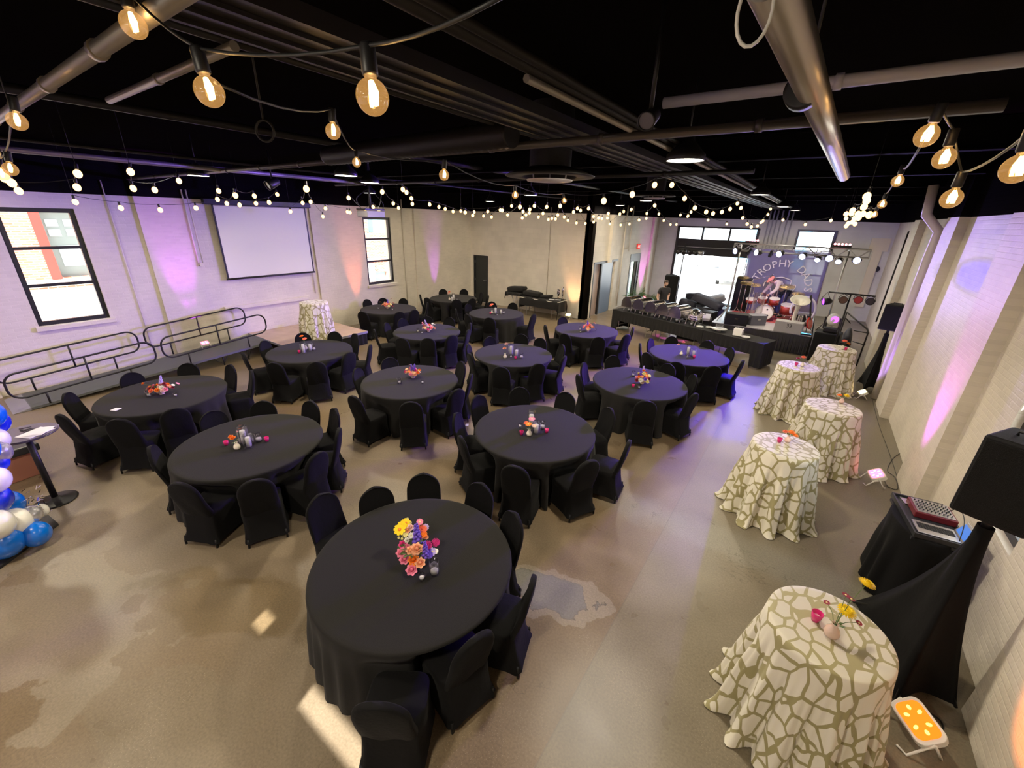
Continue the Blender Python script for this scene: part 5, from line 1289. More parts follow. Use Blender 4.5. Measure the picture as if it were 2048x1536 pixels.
# ------------------------------------------------------------------ buffet line
ang = math.atan2(12.83-14.46, -0.62+5.67); ux, uy = math.cos(ang), math.sin(ang); L_ = 1.77
O_ = Vector((-5.67, 14.46, 0))
def bl_(s, v, z=0.0): return Vector((O_.x+ux*s-uy*v, O_.y+uy*s+ux*v, z))
sfx = ['left', 'middle', 'right']
for k in range(3):
    c = bl_(L_*(k+0.5), 0.38)
    t = thing('folding_table', 'folding table under the %s black cloth of the buffet line' % sfx[k], 'table', (c.x, c.y, 0), ang, 'buffet folding tables')
    bm = B(); box(bm, -L_/2+0.02, L_/2-0.02, -0.36, 0.36, 0.72, 0.75); obj('tabletop', bm, bpy.data.materials['folding_table_top'], t)
    for s in (-1, 1):
        bm = B(); x = s*(L_/2-0.28)
        tube(bm, [(x,-0.28,0.72),(x,-0.30,0.0)], 0.012, 8); tube(bm, [(x,0.28,0.72),(x,0.30,0.0)], 0.012, 8); tube(bm, [(x,-0.29,0.25),(x,0.29,0.25)], 0.010, 8); obj('leg', bm, M['steel'], t)
    bm = B(); nx = 60
    tp = [(x, y) for x, y in ((-L_/2+0.005,-0.375),(L_/2-0.005,-0.375),(L_/2-0.005,0.375),(-L_/2+0.005,0.375))]
    # cloth: flat top with front drop swagging and corner tails
    per = []
    for i in range(40): per.append((lerp(tp[0][0], tp[1][0], i/40), tp[0][1], 'f'))
    for i in range(16): per.append((tp[1][0], lerp(tp[1][1], tp[2][1], i/16), 'r'))
    for i in range(40): per.append((lerp(tp[2][0], tp[3][0], i/40), tp[2][1], 'b'))
    for i in range(16): per.append((tp[3][0], lerp(tp[3][1], tp[0][1], i/16), 'l'))
    topv = [bm.verts.new((x, y, 0.764)) for x, y, _ in per]; bm.faces.new(topv)
    prev = topv; n_ = len(per)
    def drop(i):
        x, y, sd = per[i]; e = min(abs(x-tp[0][0]), abs(x-tp[1][0]))
        d = 0.36 + 0.28*max(0, 1-e/0.10)**2
        if sd == 'l': d = 0.72 if k == 0 else 0.42
        if sd == 'r': d = 0.70 if k == 2 else 0.42
        if k == 0 and x < tp[0][0]+0.28: d = 0.72
        if k == 2 and x > tp[1][0]-0.30: d = 0.70
        return d
    for j in range(1, 7):
        t_ = j/6; ring = []
        for i in range(n_):
            x, y, sd = per[i]; w = 0.012*math.sin(i*1.9)*t_+0.01*t_
            nx_, ny_ = {'f':(0,-1),'r':(1 if k == 2 else 0,0),'b':(0,1),'l':(-1 if k == 0 else 0,0)}[sd]
            ring.append(bm.verts.new((x+nx_*w, y+ny_*w, 0.764-drop(i)*t_)))
        for i in range(n_): bm.faces.new((prev[i], ring[i], ring[(i+1)%n_], prev[(i+1)%n_]))
        prev = ring
    cl = obj('buffet_tablecloth', bm, M['cloth_black'], loc=(c.x, c.y, 0), rz=ang)
    bmesh_fix = cl.data
    tag(cl, 'black cloth on the %s table of the buffet line' % sfx[k], 'tablecloth', 'black buffet cloths')
def chafer(s, v, lab, rz=0.0, open_=False, round_=False):
    p = bl_(s, v, 0.766); t = thing('chafing_dish', lab, 'chafing dish', p, ang+rz+PI/2, 'roll-top chafing dishes'); t.scale = (1.2, 1.2, 1.4)
    bm = B()
    if round_: lathe(bm, [(0.17,0.12),(0.19,0.13),(0.19,0.19),(0.17,0.19)], 28)
    else: box(bm, -0.27, 0.27, -0.18, 0.18, 0.12, 0.20)
    for x in (-0.2, 0.2):
        for y in (-0.13, 0.13): tube(bm, [(x*0.8,y,0.14),(x,y,0.0)], 0.009, 6)
    tube(bm, [(-0.2,-0.13,0.04),(0.2,-0.13,0.04)], 0.006, 6)
    obj('water_pan', bm, M['chrome'], t, bevel=0.01)
    bm = B()
    if round_: ball(bm, (0,0,0.20), (0.185,0.185,0.17), 24, 12)
    else:
        n = 14
        for s_ in (-1, 1): pass
        ra = [[bm.verts.new((x, -0.18*math.cos(PI*i/n), 0.20+0.18*math.sin(PI*i/n))) for i in range(n+1)] for x in (-0.27, -0.26, 0.26, 0.27)]
        for a, b in zip(ra, ra[1:]):
            for i in range(n): bm.faces.new((a[i], b[i], b[i+1], a[i+1])).smooth = True
        bm.faces.new(ra[0]); bm.faces.new(ra[-1][::-1])
    obj('roll_top_lid', bm, M['chrome'], t)
    bm = B(); tube(bm, smooth_path([(-0.12,-0.17,0.26),(-0.10,-0.22,0.28),(0.10,-0.22,0.28),(0.12,-0.17,0.26)], 3), 0.008, 6); obj('lid_handle', bm, M['chrome'], t)
    for x in (-0.12, 0.12):
        bm = B(); lathe(bm, [(0.04,0.0),(0.04,0.06),(0.03,0.065)], 14, c=(x,0,0.0)); obj('fuel_can', bm, M['steel'], t)
for i, (s, rd) in enumerate(((0.55,0),(1.05,0),(1.55,0),(2.02,0),(2.48,0),(3.00,1))):
    chafer(s, 0.36, 'polished roll-top chafing dish, %s from the left end of the buffet' % ['first','second','third','fourth','fifth','sixth and rounded, last'][i], round_=bool(rd))
# plates, bowls and the napkin box on the right half
for i, (s, v, n_) in enumerate(((3.30, 0.2, 6), (3.5, 0.42, 5))):
    p = bl_(s, v, 0.766); bm = B()
    for k in range(n_): lathe(bm, [(0.06,0.006*k),(0.11,0.006*k+0.012),(0.115,0.006*k+0.014),(0.06,0.006*k+0.003)], 24)
    tag(obj('plate_stack', bm, M['white_plastic'], loc=p), ['small stack of plates after the last chafing dish', 'stack of plates behind the other on the blue-lit buffet'][i], 'plates')
p = bl_(3.85, 0.3, 0.766); t = thing('serving_stand', 'glass bowl on a wide white platter on the blue-lit end of the buffet', 'serving dish', p)
bm = B(); lathe(bm, [(0.06,0.0),(0.06,0.05),(0.22,0.07),(0.23,0.08),(0.05,0.065)], 28); obj('platter', bm, M['white_plastic'], t)
bm = B(); lathe(bm, [(0.06,0.082),(0.10,0.10),(0.11,0.2),(0.105,0.2),(0.09,0.11),(0.001,0.09)], 20, capt=False); obj('glass_bowl', bm, M['clear_glass'], t)
p = bl_(4.42, 0.33, 0.766); t = thing('napkin_box', 'white box of napkins near the right end of the buffet', 'box', p, ang+0.2)
bm = B(); cbox(bm, (0,0,0.10), (0.24,0.20,0.20)); obj('box_body', bm, M['white_plastic'], t, bevel=0.008)
bm = B(); tube(bm, smooth_path([(-0.08,0,0.2),(0,0.02,0.25),(0.08,0,0.2)], 4), 0.006, 6); obj('box_handle', bm, M['cable'], t)
p = bl_(4.70, 0.2, 0.766); bm = B(); lathe(bm, [(0.05,0),(0.10,0.02),(0.12,0.05),(0.11,0.05),(0.001,0.01)], 20, capt=False); tag(obj('serving_bowl', bm, M['white_plastic'], loc=p), 'shallow white bowl right of the napkin box', 'bowl')
# ------------------------------------------------------------------ folding table at the back wall with linens
c = Vector((-8.75, 14.62, 0)); a2 = 0.52*0
t = thing('folding_table', 'folding table against the back wall with black linens thrown on it', 'table', c, R(-1))
bm = B(); box(bm, -0.9, 0.9, -0.36, 0.36, 0.72, 0.75); obj('tabletop', bm, bpy.data.materials['folding_table_top'], t)
for s in (-1, 1):
    bm = B(); x = s*0.6; tube(bm, [(x,-0.28,0.72),(x,-0.3,0)], 0.012, 8); tube(bm, [(x,0.28,0.72),(x,0.3,0)], 0.012, 8); tube(bm, [(x,-0.29,0.25),(x,0.29,0.25)], 0.01, 8); tube(bm, [(x,0,0.25),(x-s*0.35,0,0.72)], 0.01, 8); obj('leg', bm, M['steel'], t)
def cloth_sheet(name, lab, cat, loc, sx, sy, dropf, rz=0.0, top=0.766, side_drop=0.3, seed=1, m_=None):
    rg = random.Random(seed); nx, ny = 28, 20; bm = B(); g = []
    for j in range(ny+1):
        r_ = []
        for i in range(nx+1):
            u, v = i/nx*2-1, j/ny*2-1
            X, Y_ = u*(sx+side_drop), v*(sy+dropf)
            ex, ey = max(0, abs(X)-sx), max(0, abs(Y_)-sy)
            x = max(-sx-0.012-0.02*math.sin(v*9), min(sx+0.012+0.02*math.sin(v*9), X)); y = max(-sy-0.012-0.02*math.sin(u*13), min(sy+0.012+0.02*math.sin(u*13), Y_))
            z = top-ex-ey+0.004*rg.random()
            r_.append(bm.verts.new((x, y, max(0.02, z))))
        g.append(r_)
    for j in range(ny):
        for i in range(nx): bm.faces.new((g[j][i], g[j][i+1], g[j+1][i+1], g[j+1][i])).smooth = True
    o = obj(name, bm, m_ or M['cloth_black'], loc=loc, rz=rz); return tag(o, lab, cat)
cloth_sheet('tablecloth', 'black cloth hanging unevenly over the folding table at the back wall', 'tablecloth', (c.x, c.y, 0), 0.905, 0.365, 0.34, R(-1), side_drop=0.45)
def heap(lab, loc, s, seed, rz=0.0, m_=None, name='folded_linen', cat='linen'):
    rg = random.Random(seed); bm = B(); vs = ball(bm, (0,0,0), (1,1,1), 24, 14)
    for v in bm.verts:
        n = v.co.copy(); k = 1+0.16*math.sin(n.x*5+seed)+0.12*math.sin(n.y*7+n.z*4+seed*2)
        v.co = Vector((n.x*s[0]*k, n.y*s[1]*k, max(0.0, (n.z*0.5+0.5)*s[2]*(1+0.2*math.sin(n.x*6+seed)))))
    o = obj(name, bm, m_ or M['cloth_black'], loc=loc, rz=rz); return tag(o, lab, cat)
def soft_case(lab, loc, s, tilt, rz, m_='canopy', name='gear_bag', cat='bag'):
    bm = B(); vs = cbox(bm, (0,0,0), s); bmesh.ops.subdivide_edges(bm, edges=bm.edges, cuts=5, use_grid_fill=True)
    for v in bm.verts:
        n = Vector((v.co.x/s[0]*2, v.co.y/s[1]*2, v.co.z/s[2]*2)); k = 1-0.16*max(0, n.length-1.0)+0.03*math.sin(n.x*7+n.z*5+s[0]*9); v.co *= k
    bmesh.ops.transform(bm, matrix=Matrix.Rotation(R(tilt), 4, 'Y'), verts=bm.verts)
    zmin = min(v.co.z for v in bm.verts); bmesh.ops.translate(bm, verts=bm.verts, vec=(0,0,-zmin))
    o = obj(name, bm, M[m_], loc=loc, rz=R(rz), smooth=True); return tag(o, lab, cat)
soft_case('crumpled black linen on the left half of the back folding table', (-9.25, 14.62, 0.772), (0.75,0.50,0.17), 5, 4, 'cloth_black', 'folded_linen', 'linen')
soft_case('small crumpled black linen in the middle of the back folding table', (-8.62, 14.66, 0.772), (0.45,0.36,0.10), -7, -9, 'cloth_black', 'folded_linen', 'linen')
t = thing('tray_stand', 'tray stand piled with black linens left of the back folding table', 'stand', (-10.15, 14.7, 0))
bm = B(); tube(bm, [(-0.2,-0.2,0),(0.2,-0.15,0.82)], 0.012, 6); tube(bm, [(0.2,-0.2,0),(-0.2,-0.15,0.82)], 0.012, 6); tube(bm, [(-0.2,0.2,0),(0.2,0.15,0.82)], 0.012, 6); tube(bm, [(0.2,0.2,0),(-0.2,0.15,0.82)], 0.012, 6); obj('folding_legs', bm, M['steel'], t)
bm = B(); box(bm, -0.38, 0.38, -0.25, 0.25, 0.825, 0.84); obj('tray', bm, M['black_metal'], t)
cloth_sheet('black_cloth', 'black cloth hanging over the tray stand by the back wall', 'cloth', (-10.15, 14.7, 0), 0.40, 0.27, 0.12, 0, top=0.846, side_drop=0.20, seed=4)
soft_case('big heap of black linens on the tray stand by the back wall', (-10.12, 14.7, 0.852), (0.80,0.46,0.20), -4, 6, 'cloth_black', 'folded_linen', 'linen')
for i, (x, lab) in enumerate(((-8.28, 'white napkin lying on the back folding table'), (-8.05, 'papers at the right end of the back folding table'))):
    bm = B(); cbox(bm, (0,0,0.006), (0.22,0.14,0.01)); tag(obj('napkin', bm, M['paper'], loc=(x, 14.50+0.1*i, 0.772), rz=0.3), lab, 'napkin')
for x, w_, h_, lab in ((-8.22, 0.07, 0.36, 'shorter steel drink dispenser on the wall shelf'), (-8.02, 0.045, 0.46, 'taller slim steel drink dispenser against the back wall')):
    t = thing('drink_dispenser', lab, 'dispenser', (x, 14.92, 0.772))
    bm = B(); lathe(bm, [(w_*1.2,0),(w_*1.2,0.02),(w_*0.5,0.04),(w_*0.5,0.14),(w_,0.16),(w_,h_),(w_*0.6,h_+0.03)], 20); obj('tank', bm, M['chrome'], t)
    bm = B(); tube(bm, [(0,-w_,0.18),(0,-w_-0.04,0.18),(0,-w_-0.04,0.14)], 0.008, 6); obj('tap', bm, M['steel'], t)

# ------------------------------------------------------------------ LED PAR uplights (flat slab cans on a double yoke)
def par(loc, aim, lab, m1, m2, col, energy, spot=R(60), blend=0.8, tilt=None, s=1.0, beamcol=None, target=None):
    t = thing('uplight', lab, 'uplight', loc, aim, 'slab LED uplights on the floor')
    tl = R(32) if tilt is None else tilt
    Mx = Matrix.Translation((0, 0, 0.16*s)) @ Matrix.Rotation(tl, 4, 'X')
    bm = B(); pts = []
    w, d, r = 0.13*s, 0.085*s, 0.045*s
    for cx2, cy2, a0 in ((w-r, d-r, 0), (-w+r, d-r, 90), (-w+r, -d+r, 180), (w-r, -d+r, 270)):
        for k in range(5): a = R(a0+k*22.5); pts.append((cx2+r*math.cos(a), cy2+r*math.sin(a)))
    prism(bm, pts, -0.05*s, 0.0, Mx); obj('housing', bm, M['white_plastic'], t, bevel=0.006)
    bm = B(); prism(bm, [(x*0.82, y*0.82) for x, y in pts], 0.001, 0.004, Mx); obj('face', bm, m1, t)
    for k in range(6):
        bm = B(); a = 2*PI*k/6; x, y = 0.062*s*math.cos(a)*1.15, 0.042*s*math.sin(a)
        ball(bm, Mx @ Vector((x, y, 0.004)), (0.016*s, 0.011*s, 0.003), 10, 5, Matrix.Rotation(tl, 4, 'X') @ Matrix.Rotation(a, 4, 'Z')); obj('led', bm, m2, t)
    bm = B()
    for sx2 in (-1, 1):
        x = sx2*(w+0.004)
        tube(bm, [(x, 0, 0.15*s), (x*0.9, -0.10*s, 0.008), (x*0.5, -0.12*s, 0.008)], 0.008*s, 6); tube(bm, [(x, 0, 0.15*s), (x*0.9, 0.10*s, 0.008), (x*0.5, 0.12*s, 0.008)], 0.008*s, 6)
    tube(bm, [(-(w+0.004), 0, 0.15*s), (-(w*0.5), 0, 0.10*s), (w*0.5, 0, 0.10*s), (w+0.004, 0, 0.15*s)], 0.006*s, 6)
    obj('yoke', bm, M['white_plastic'], t)
    tg = target if target is not None else Vector(loc)+Vector((-math.sin(aim)*-0.0, 0, 1))
    d_ = (Vector(target)-Vector(loc)).normalized()
    add_light('uplight_beam', 'SPOT', Vector(loc)+Vector((0,0,0.20))+d_*0.06, energy, col, target, None, spot_size=spot, spot_blend=blend, shadow_soft_size=0.05)
    return t
PK, OR_, PU, YE_ = (1.0,0.12,0.65), (1.0,0.25,0.05), (0.45,0.12,1.0), (1.0,0.75,0.35)
par((1.50, 3.55, 0), R(-60), 'big slab uplight glowing orange beside the nearest cocktail cloth', M['e_orange'], M['e_orange_hot'], OR_, 132, target=(XR2+0.1, 3.0, 1.6), spot=R(75), s=1.25)
par((1.56, 7.88, 0), R(-80), 'slab uplight glowing pinkish red on the floor by the right wall', M['e_pink'], M['e_pinkhot'], (0.75,0.10,1.0), 484, target=(XR+0.05, 7.75, 2.2), spot=R(38), s=1.15)
par((1.62, 12.25, 0), R(-80), 'slab uplight with amber and blue glow in front of the far speaker stand', M['e_yellow'], M['e_blue'], (0.45,0.25,1.0), 132, target=(XR+0.05, 12.9, 2.2), spot=R(60))
par((-7.75, 15.0, 0), R(0), 'amber slab uplight at the foot of the back wall near the black post', M['e_yellow'], M['e_orange_hot'], (1.0,0.50,0.22), 242, target=(-7.55, YB+0.05, 2.6), spot=R(62))
par((XL+0.30, 9.0, 0.0), R(90), 'uplight washing the left wall orange between platform and small window', M['e_orange'], M['e_orange_hot'], (1.0,0.20,0.05), 668.8, target=(XL, 9.0, 2.6), spot=R(28))
par((-12.88, 12.9, 0), R(90), 'uplight washing the back left corner violet', M['e_purple'], M['e_pinkhot'], (0.55,0.10,1.0), 710.6, target=(XL, 12.85, 2.7), spot=R(26))
par((-12.80, 3.95, 0.325), R(90), 'uplight washing the wall magenta above the ramp', M['e_pink'], M['e_pinkhot'], (0.60,0.08,1.0), 919.6, target=(XL, 3.9, 2.9), spot=R(28), s=0.8)
par((-6.85, 21.6, 0), R(90), 'uplight washing the side wall magenta right of the exit door', M['e_pink'], M['e_pinkhot'], (0.85,0.08,1.0), 572, target=(XS, 21.6, 1.6), spot=R(50))
# loose cables on the floor
def floor_cable(name, lab, pts, r_=0.006, m_=None):
    pts = smooth_path(pts, 6); p0 = Vector(pts[0]); bm = B(); tube(bm, [Vector(p)-p0 for p in pts], r_, 6); return tag(obj(name, bm, m_ or M['cable'], loc=p0), lab, 'cable')
def F(px, py, z=0.008): p = onz(px, py, z); return (p.x, p.y, z)
floor_cable('power_cable', 'looping black cable beside the big orange uplight', [F(1800,1390),F(1835,1368),F(1875,1388),F(1885,1392),F(1845,1350),F(1815,1340),F(1840,1353),F(1895,1365)])
floor_cable('power_cable', 'second black cable curling round the orange uplight', [F(1798,1392),F(1840,1415),F(1880,1440),F(1885,1462),F(1868,1472)])
floor_cable('power_cable', 'long thin cable running from the far uplight along the right wall', [F(1745,800),F(1758,850),F(1782,915),F(1800,975)], 0.004)
floor_cable('power_cable', 'cable coiled behind the pinkish red uplight', [F(1765,950),F(1775,972),F(1795,978),F(1790,955),F(1775,940),F(1788,915),F(1810,902)], 0.005)
# ------------------------------------------------------------------ speakers
def pa_speaker(name, lab, loc, rz, w, h, d, tiltx=0.0, group=None):
    t = thing(name, lab, 'speaker', loc, rz, group); Mx = Matrix.Rotation(tiltx, 4, 'X')
    bm = B(); pts = [(-w/2, -d/2), (w/2, -d/2), (w*0.36, d/2), (-w*0.36, d/2)]; prism(bm, pts, 0, h, Mx); obj('cabinet', bm, M['speaker'], t, bevel=0.02)
    bm = B(); box(bm, -w/2+0.02, w/2-0.02, -d/2-0.012, -d/2-0.001, 0.03, h-0.03, Mx); obj('grille', bm, M['grille'], t, bevel=0.01)
    bm = B(); tube(bm, [Mx @ Vector((-0.08, 0.0, h+0.001)), Mx @ Vector((-0.08, 0, h+0.03)), Mx @ Vector((0.08, 0, h+0.03)), Mx @ Vector((0.08, 0, h+0.001))], 0.010, 6); obj('handle', bm, M['black_metal'], t)
    return t
# near: px box around (1935..2048, 865..1110)
NS = Vector((1.52, 4.15, 0))
pa_speaker('loudspeaker', 'large black loudspeaker on the nearest draped stand at the right edge', (NS.x, NS.y, 1.80), R(-25), 0.40, 0.64, 0.38)
def scrim_stand(lab, top, ztop, feet, seed):
    t = thing('speaker_stand', lab, 'stand', (top[0], top[1], 0), 0, 'draped tripod speaker stands')
    bm = B(); tube(bm, [(0,0,0.25),(0,0,ztop)], 0.019, 10); tube(bm, [(0,0,ztop-0.12),(0,0,ztop)], 0.03, 10); obj('pole', bm, M['black_metal'], t)
    fl = [Vector(f)-Vector((top[0], top[1], 0)) for f in feet]
    for f in fl: bm = B(); tube(bm, [(0,0,0.75), tuple(f+Vector((0,0,0.015)))], 0.013, 8); obj('leg', bm, M['black_metal'], t)
    # stretched triangular cloth
    bm = B(); n = 14; nf = len(fl); tops = 0.05; grid = []
    for j in range(n+1):
        v = j/n; row_ = []
        for i in range(nf):
            a, b = fl[i], fl[(i+1)%nf]
            for k in range(8):
                q = k/8; g_ = a.lerp(b, q); g_ = g_*(1-0.28*math.sin(PI*q))
                hz = ztop-0.10; cur = v**1.55
                up = Vector((g_.x/max(g_.length, .01)*tops, g_.y/max(g_.length, .01)*tops, 0))
                row_.append(bm.verts.new((lerp(up.x, g_.x, cur), lerp(up.y, g_.y, cur), lerp(hz, 0.03+0.05*math.sin(PI*q), v))))
        grid.append(row_)
    m_ = nf*8
    for j in range(n):
        for k in range(m_): bm.faces.new((grid[j][k], grid[j+1][k], grid[j+1][(k+1)%m_], grid[j][(k+1)%m_])).smooth = True
    obj('scrim_cloth', bm, M['chair_cloth'], t); return t
scrim_stand('black draped speaker stand under the nearest loudspeaker', (NS.x, NS.y), 1.80, [(1.86,4.06,0),(1.20,4.86,0),(1.42,3.75,0)], 1)
pa_speaker('loudspeaker', 'black loudspeaker on the far draped stand beside the stage steps', (1.80, 13.2, 1.52), R(-12), 0.40, 0.60, 0.36)
scrim_stand('black draped speaker stand under the far loudspeaker', (1.80, 13.2), 1.52, [(1.62,13.55,0),(1.98,13.2,0),(1.70,12.80,0)], 2)
# DJ table
DJ = Vector((1.58, 5.45, 0))
t = thing('dj_table', 'small folding table carrying the mixing gear by the right wall', 'table', DJ, R(8))
bm = B(); box(bm, -0.19, 0.25, -0.36, 0.36, 0.86, 0.89); obj('tabletop', bm, M['box_case'], t)
bm = B()
for x in (-0.14, 0.2):
    for y in (-0.3, 0.3): tube(bm, [(x,y,0.86),(x,y,0)], 0.014, 8)
obj('folding_legs', bm, M['steel'], t)
cl = obj('black_drape', drape(0.30, 0.905, [], 77, folds=9, flare=0.05, amp=0.03, nr=96), M['chair_cloth'], loc=DJ); cl.scale = (0.86, 1.38, 1); tag(cl, 'black cloth bunched over the mixing table by the right wall', 'cloth')
t = thing('mixer_case', 'shallow black open case holding the mixing gear', 'case', (DJ.x, DJ.y, 0.908), R(8))
bm = B(); box(bm, -0.19, 0.25, -0.38, 0.38, 0.0, 0.02); 
for a_ in ((-0.19,-0.175,-0.38,0.38),(0.235,0.25,-0.38,0.38),(-0.175,0.235,-0.38,-0.365),(-0.175,0.235,0.365,0.38)): box(bm, *a_, 0.02, 0.05)
obj('case_tray', bm, M['box_case'], t)
t = thing('audio_mixer', 'red-sided audio mixer with faders in the case on the DJ table', 'mixer', (DJ.x+0.06, DJ.y+0.14, 0.930), R(6))
bm = B(); cbox(bm, (0,0,0.035), (0.34,0.30,0.07)); obj('mixer_body', bm, mat('dark_red_panel', (0.12,0.01,0.015), 0.4), t, bevel=0.008)
bm = B(); cbox(bm, (0,0,0.0735), (0.30,0.27,0.006)); obj('fader_panel', bm, M['steel'], t)
bm = B()
for i in range(9):
    for j in range(5): lathe(bm, [(0.006,0.077),(0.006,0.090)], 8, c=(-0.13+i*0.032, -0.09+j*0.045, 0))
obj('knobs', bm, M['black_metal'], t)
t = thing('laptop', 'open silver laptop at the front of the DJ table', 'laptop', (DJ.x+0.05, DJ.y-0.21, 0.930), R(6))
bm = B(); cbox(bm, (0,0,0.010), (0.33,0.22,0.018)); obj('laptop_base', bm, M['steel'], t, bevel=0.004)
bm = B()
for i in range(13):
    for j in range(5): cbox(bm, (-0.132+i*0.022, -0.02+j*0.020, 0.021), (0.018,0.016,0.004))
obj('keyboard', bm, M['black_metal'], t)
Ms = Matrix.Translation((0.165,0,0.02)) @ Matrix.Rotation(R(28), 4, 'Y')
bm = B(); box(bm, 0.0, 0.008, -0.11, 0.11, 0.0, 0.14, Ms); obj('laptop_lid', bm, M['steel'], t)
bm = B(); box(bm, -0.002, -0.0005, -0.095, 0.095, 0.015, 0.12, Ms); obj('laptop_display', bm, M['lcd'], t)
bm = B(); cbox(bm, (0,0,0.006), (0.12,0.13,0.012)); tag(obj('control_box', bm, M['steel'], loc=(DJ.x-0.10, DJ.y+0.28, 0.929), rz=0.3), 'small silver box at the back corner of the DJ case', 'box')
floor_cable('audio_cable', 'black cable looping over the mixer', [(DJ.x+0.15,DJ.y+0.1,1.02),(DJ.x+0.2,DJ.y+0.02,1.14),(DJ.x+0.22,DJ.y-0.15,1.10),(DJ.x+0.2,DJ.y-0.3,0.96)], 0.004)

# ------------------------------------------------------------------ stage
SX0, SX1, SY0, SY1, SZ = -2.45, 0.42, 15.50, 19.4, 0.62
t = thing('stage', 'band stage with pleated black skirt', 'stage', ((SX0+SX1)/2, (SY0+SY1)/2, 0))
hx, hy = (SX1-SX0)/2, (SY1-SY0)/2
bm = B(); box(bm, -hx, hx, -hy, hy, SZ-0.05, SZ); obj('deck', bm, M['stage_deck'], t)
bm = B(); box(bm, -hx+0.1, hx-0.1, -hy+0.1, hy-0.1, 0.0, SZ-0.05); obj('understructure', bm, M['black_metal'], t)
bm = B(); pts = []
for k in range(150): pts.append((-hx+2*hx*k/150, -hy-0.03))
for k in range(120): pts.append((hx+0.03, -hy+2*hy*k/120))
a = []; b = []
for k, (x, y) in enumerate(pts):
    w = 0.016*math.sin(k*1.25); fr = k < 150
    a.append(bm.verts.new((x, y, SZ-0.02))); b.append(bm.verts.new((x+(0 if fr else abs(w)*1.5), y-(abs(w)*2 if fr else 0), 0.01)))
for k in range(len(pts)-1): bm.faces.new((a[k], b[k], b[k+1], a[k+1]))
obj('skirt', bm, M['skirt'], t)
bm = B(); box(bm, -1.2, 1.4, -0.6, 1.6, SZ+0.001, SZ+0.008); obj('rug', bm, M['rug'], t)
def wedge(lab, px, py, z, y, rz, w=0.62, d=0.42, h=0.36, m_=None, nums=False):
    p = onz(px, py, z); t = thing('stage_monitor', lab, 'speaker', (p.x, p.y, z), rz, 'wedge monitors at the stage front')
    bm = B(); sec = [(-d/2,0),(d/2,0),(d/2,h*0.45),(d*0.05,h),(-d/2,h*0.92)]
    a = [bm.verts.new((-w/2, q[0], q[1])) for q in sec]; b = [bm.verts.new((w/2, q[0], q[1])) for q in sec]
    bm.faces.new(a); bm.faces.new(b[::-1])
    for k in range(len(sec)): bm.faces.new((a[k], a[(k+1)%len(sec)], b[(k+1)%len(sec)], b[k]))
    bmesh.ops.recalc_face_normals(bm, faces=bm.faces)
    obj('cabinet', bm, m_ or M['speaker'], t, bevel=0.012)
    bm = B(); cbox(bm, (0,-d/2-0.006,h*0.55), (0.10,0.01,0.05)); 
    if nums: bm.free()
    else: obj('handle_plate', bm, M['chrome'], t)
    if nums:
        me = text_mesh('33', 0.16); me.materials.clear(); me.materials.append(M['black_metal']); o = meshobj('marking', me, t, (0.0, -d/2-0.003, h*0.62), (PI/2, 0, 0)); o.location.x = 0.02
    return t
wedge('black stage monitor with chrome handle at the left front of the stage', 1470, 648, SZ, 0, R(8), 0.68, 0.45, 0.40)
wedge('grey box monitor right behind the black stage monitor', 1507, 648, SZ, 0, R(40), 0.55, 0.45, 0.36, M['grey_case'])
wedge('pale grey stage monitor marked 33 in the middle of the stage front', 1575, 664, SZ, 0, R(-5), 0.75, 0.42, 0.38, mat('pale_grey_cabinet', (0.32,0.30,0.30), 0.5), True)
# tall black subwoofer stack right of the stage
t = thing('subwoofer', 'tall black speaker box standing right of the stage', 'speaker', (0.80, 15.15, 0), R(-8))
bm = B(); cbox(bm, (0,0,0.45), (0.62,0.6,0.90)); obj('cabinet', bm, M['speaker'], t, bevel=0.02)
bm = B(); cbox(bm, (0,-0.305,0.45), (0.56,0.008,0.84)); obj('grille', bm, M['grille'], t)
t = thing('light_fixture', 'moving light with purple and white glow on top of the tall black box', 'stage light', (0.80, 15.15, 0.905))
bm = B(); cbox(bm, (0,0,0.06), (0.34,0.30,0.11)); obj('base', bm, M['black_metal'], t, bevel=0.02)
bm = B(); box(bm, -0.2, -0.16, -0.06, 0.06, 0.10, 0.42); box(bm, 0.16, 0.20, -0.06, 0.06, 0.10, 0.42); obj('yoke', bm, M['black_metal'], t)
bm = B(); ball(bm, (0,0,0.36), (0.155,0.20,0.18), 20, 12); obj('head', bm, M['white_plastic'], t)
bm = B(); lathe(bm, [(0.0001,0),(0.09,0.0)], 20, capb=False, capt=False, M=Matrix.Translation((0.03,-0.19,0.40)) @ Matrix.Rotation(PI/2, 4, 'X')); obj('lens', bm, M['e_purple'], t)
# far PA stacks
pa_speaker('pa_stack', 'tall black speaker stack behind the man in the black T-shirt', (-4.75, 18.2, 0), R(20), 0.55, 1.75, 0.5)
pa_speaker('pa_stack', 'tall dark speaker stack left of the drum kit', (-2.08, 18.5, 0.62), R(8), 0.58, 1.25, 0.45)
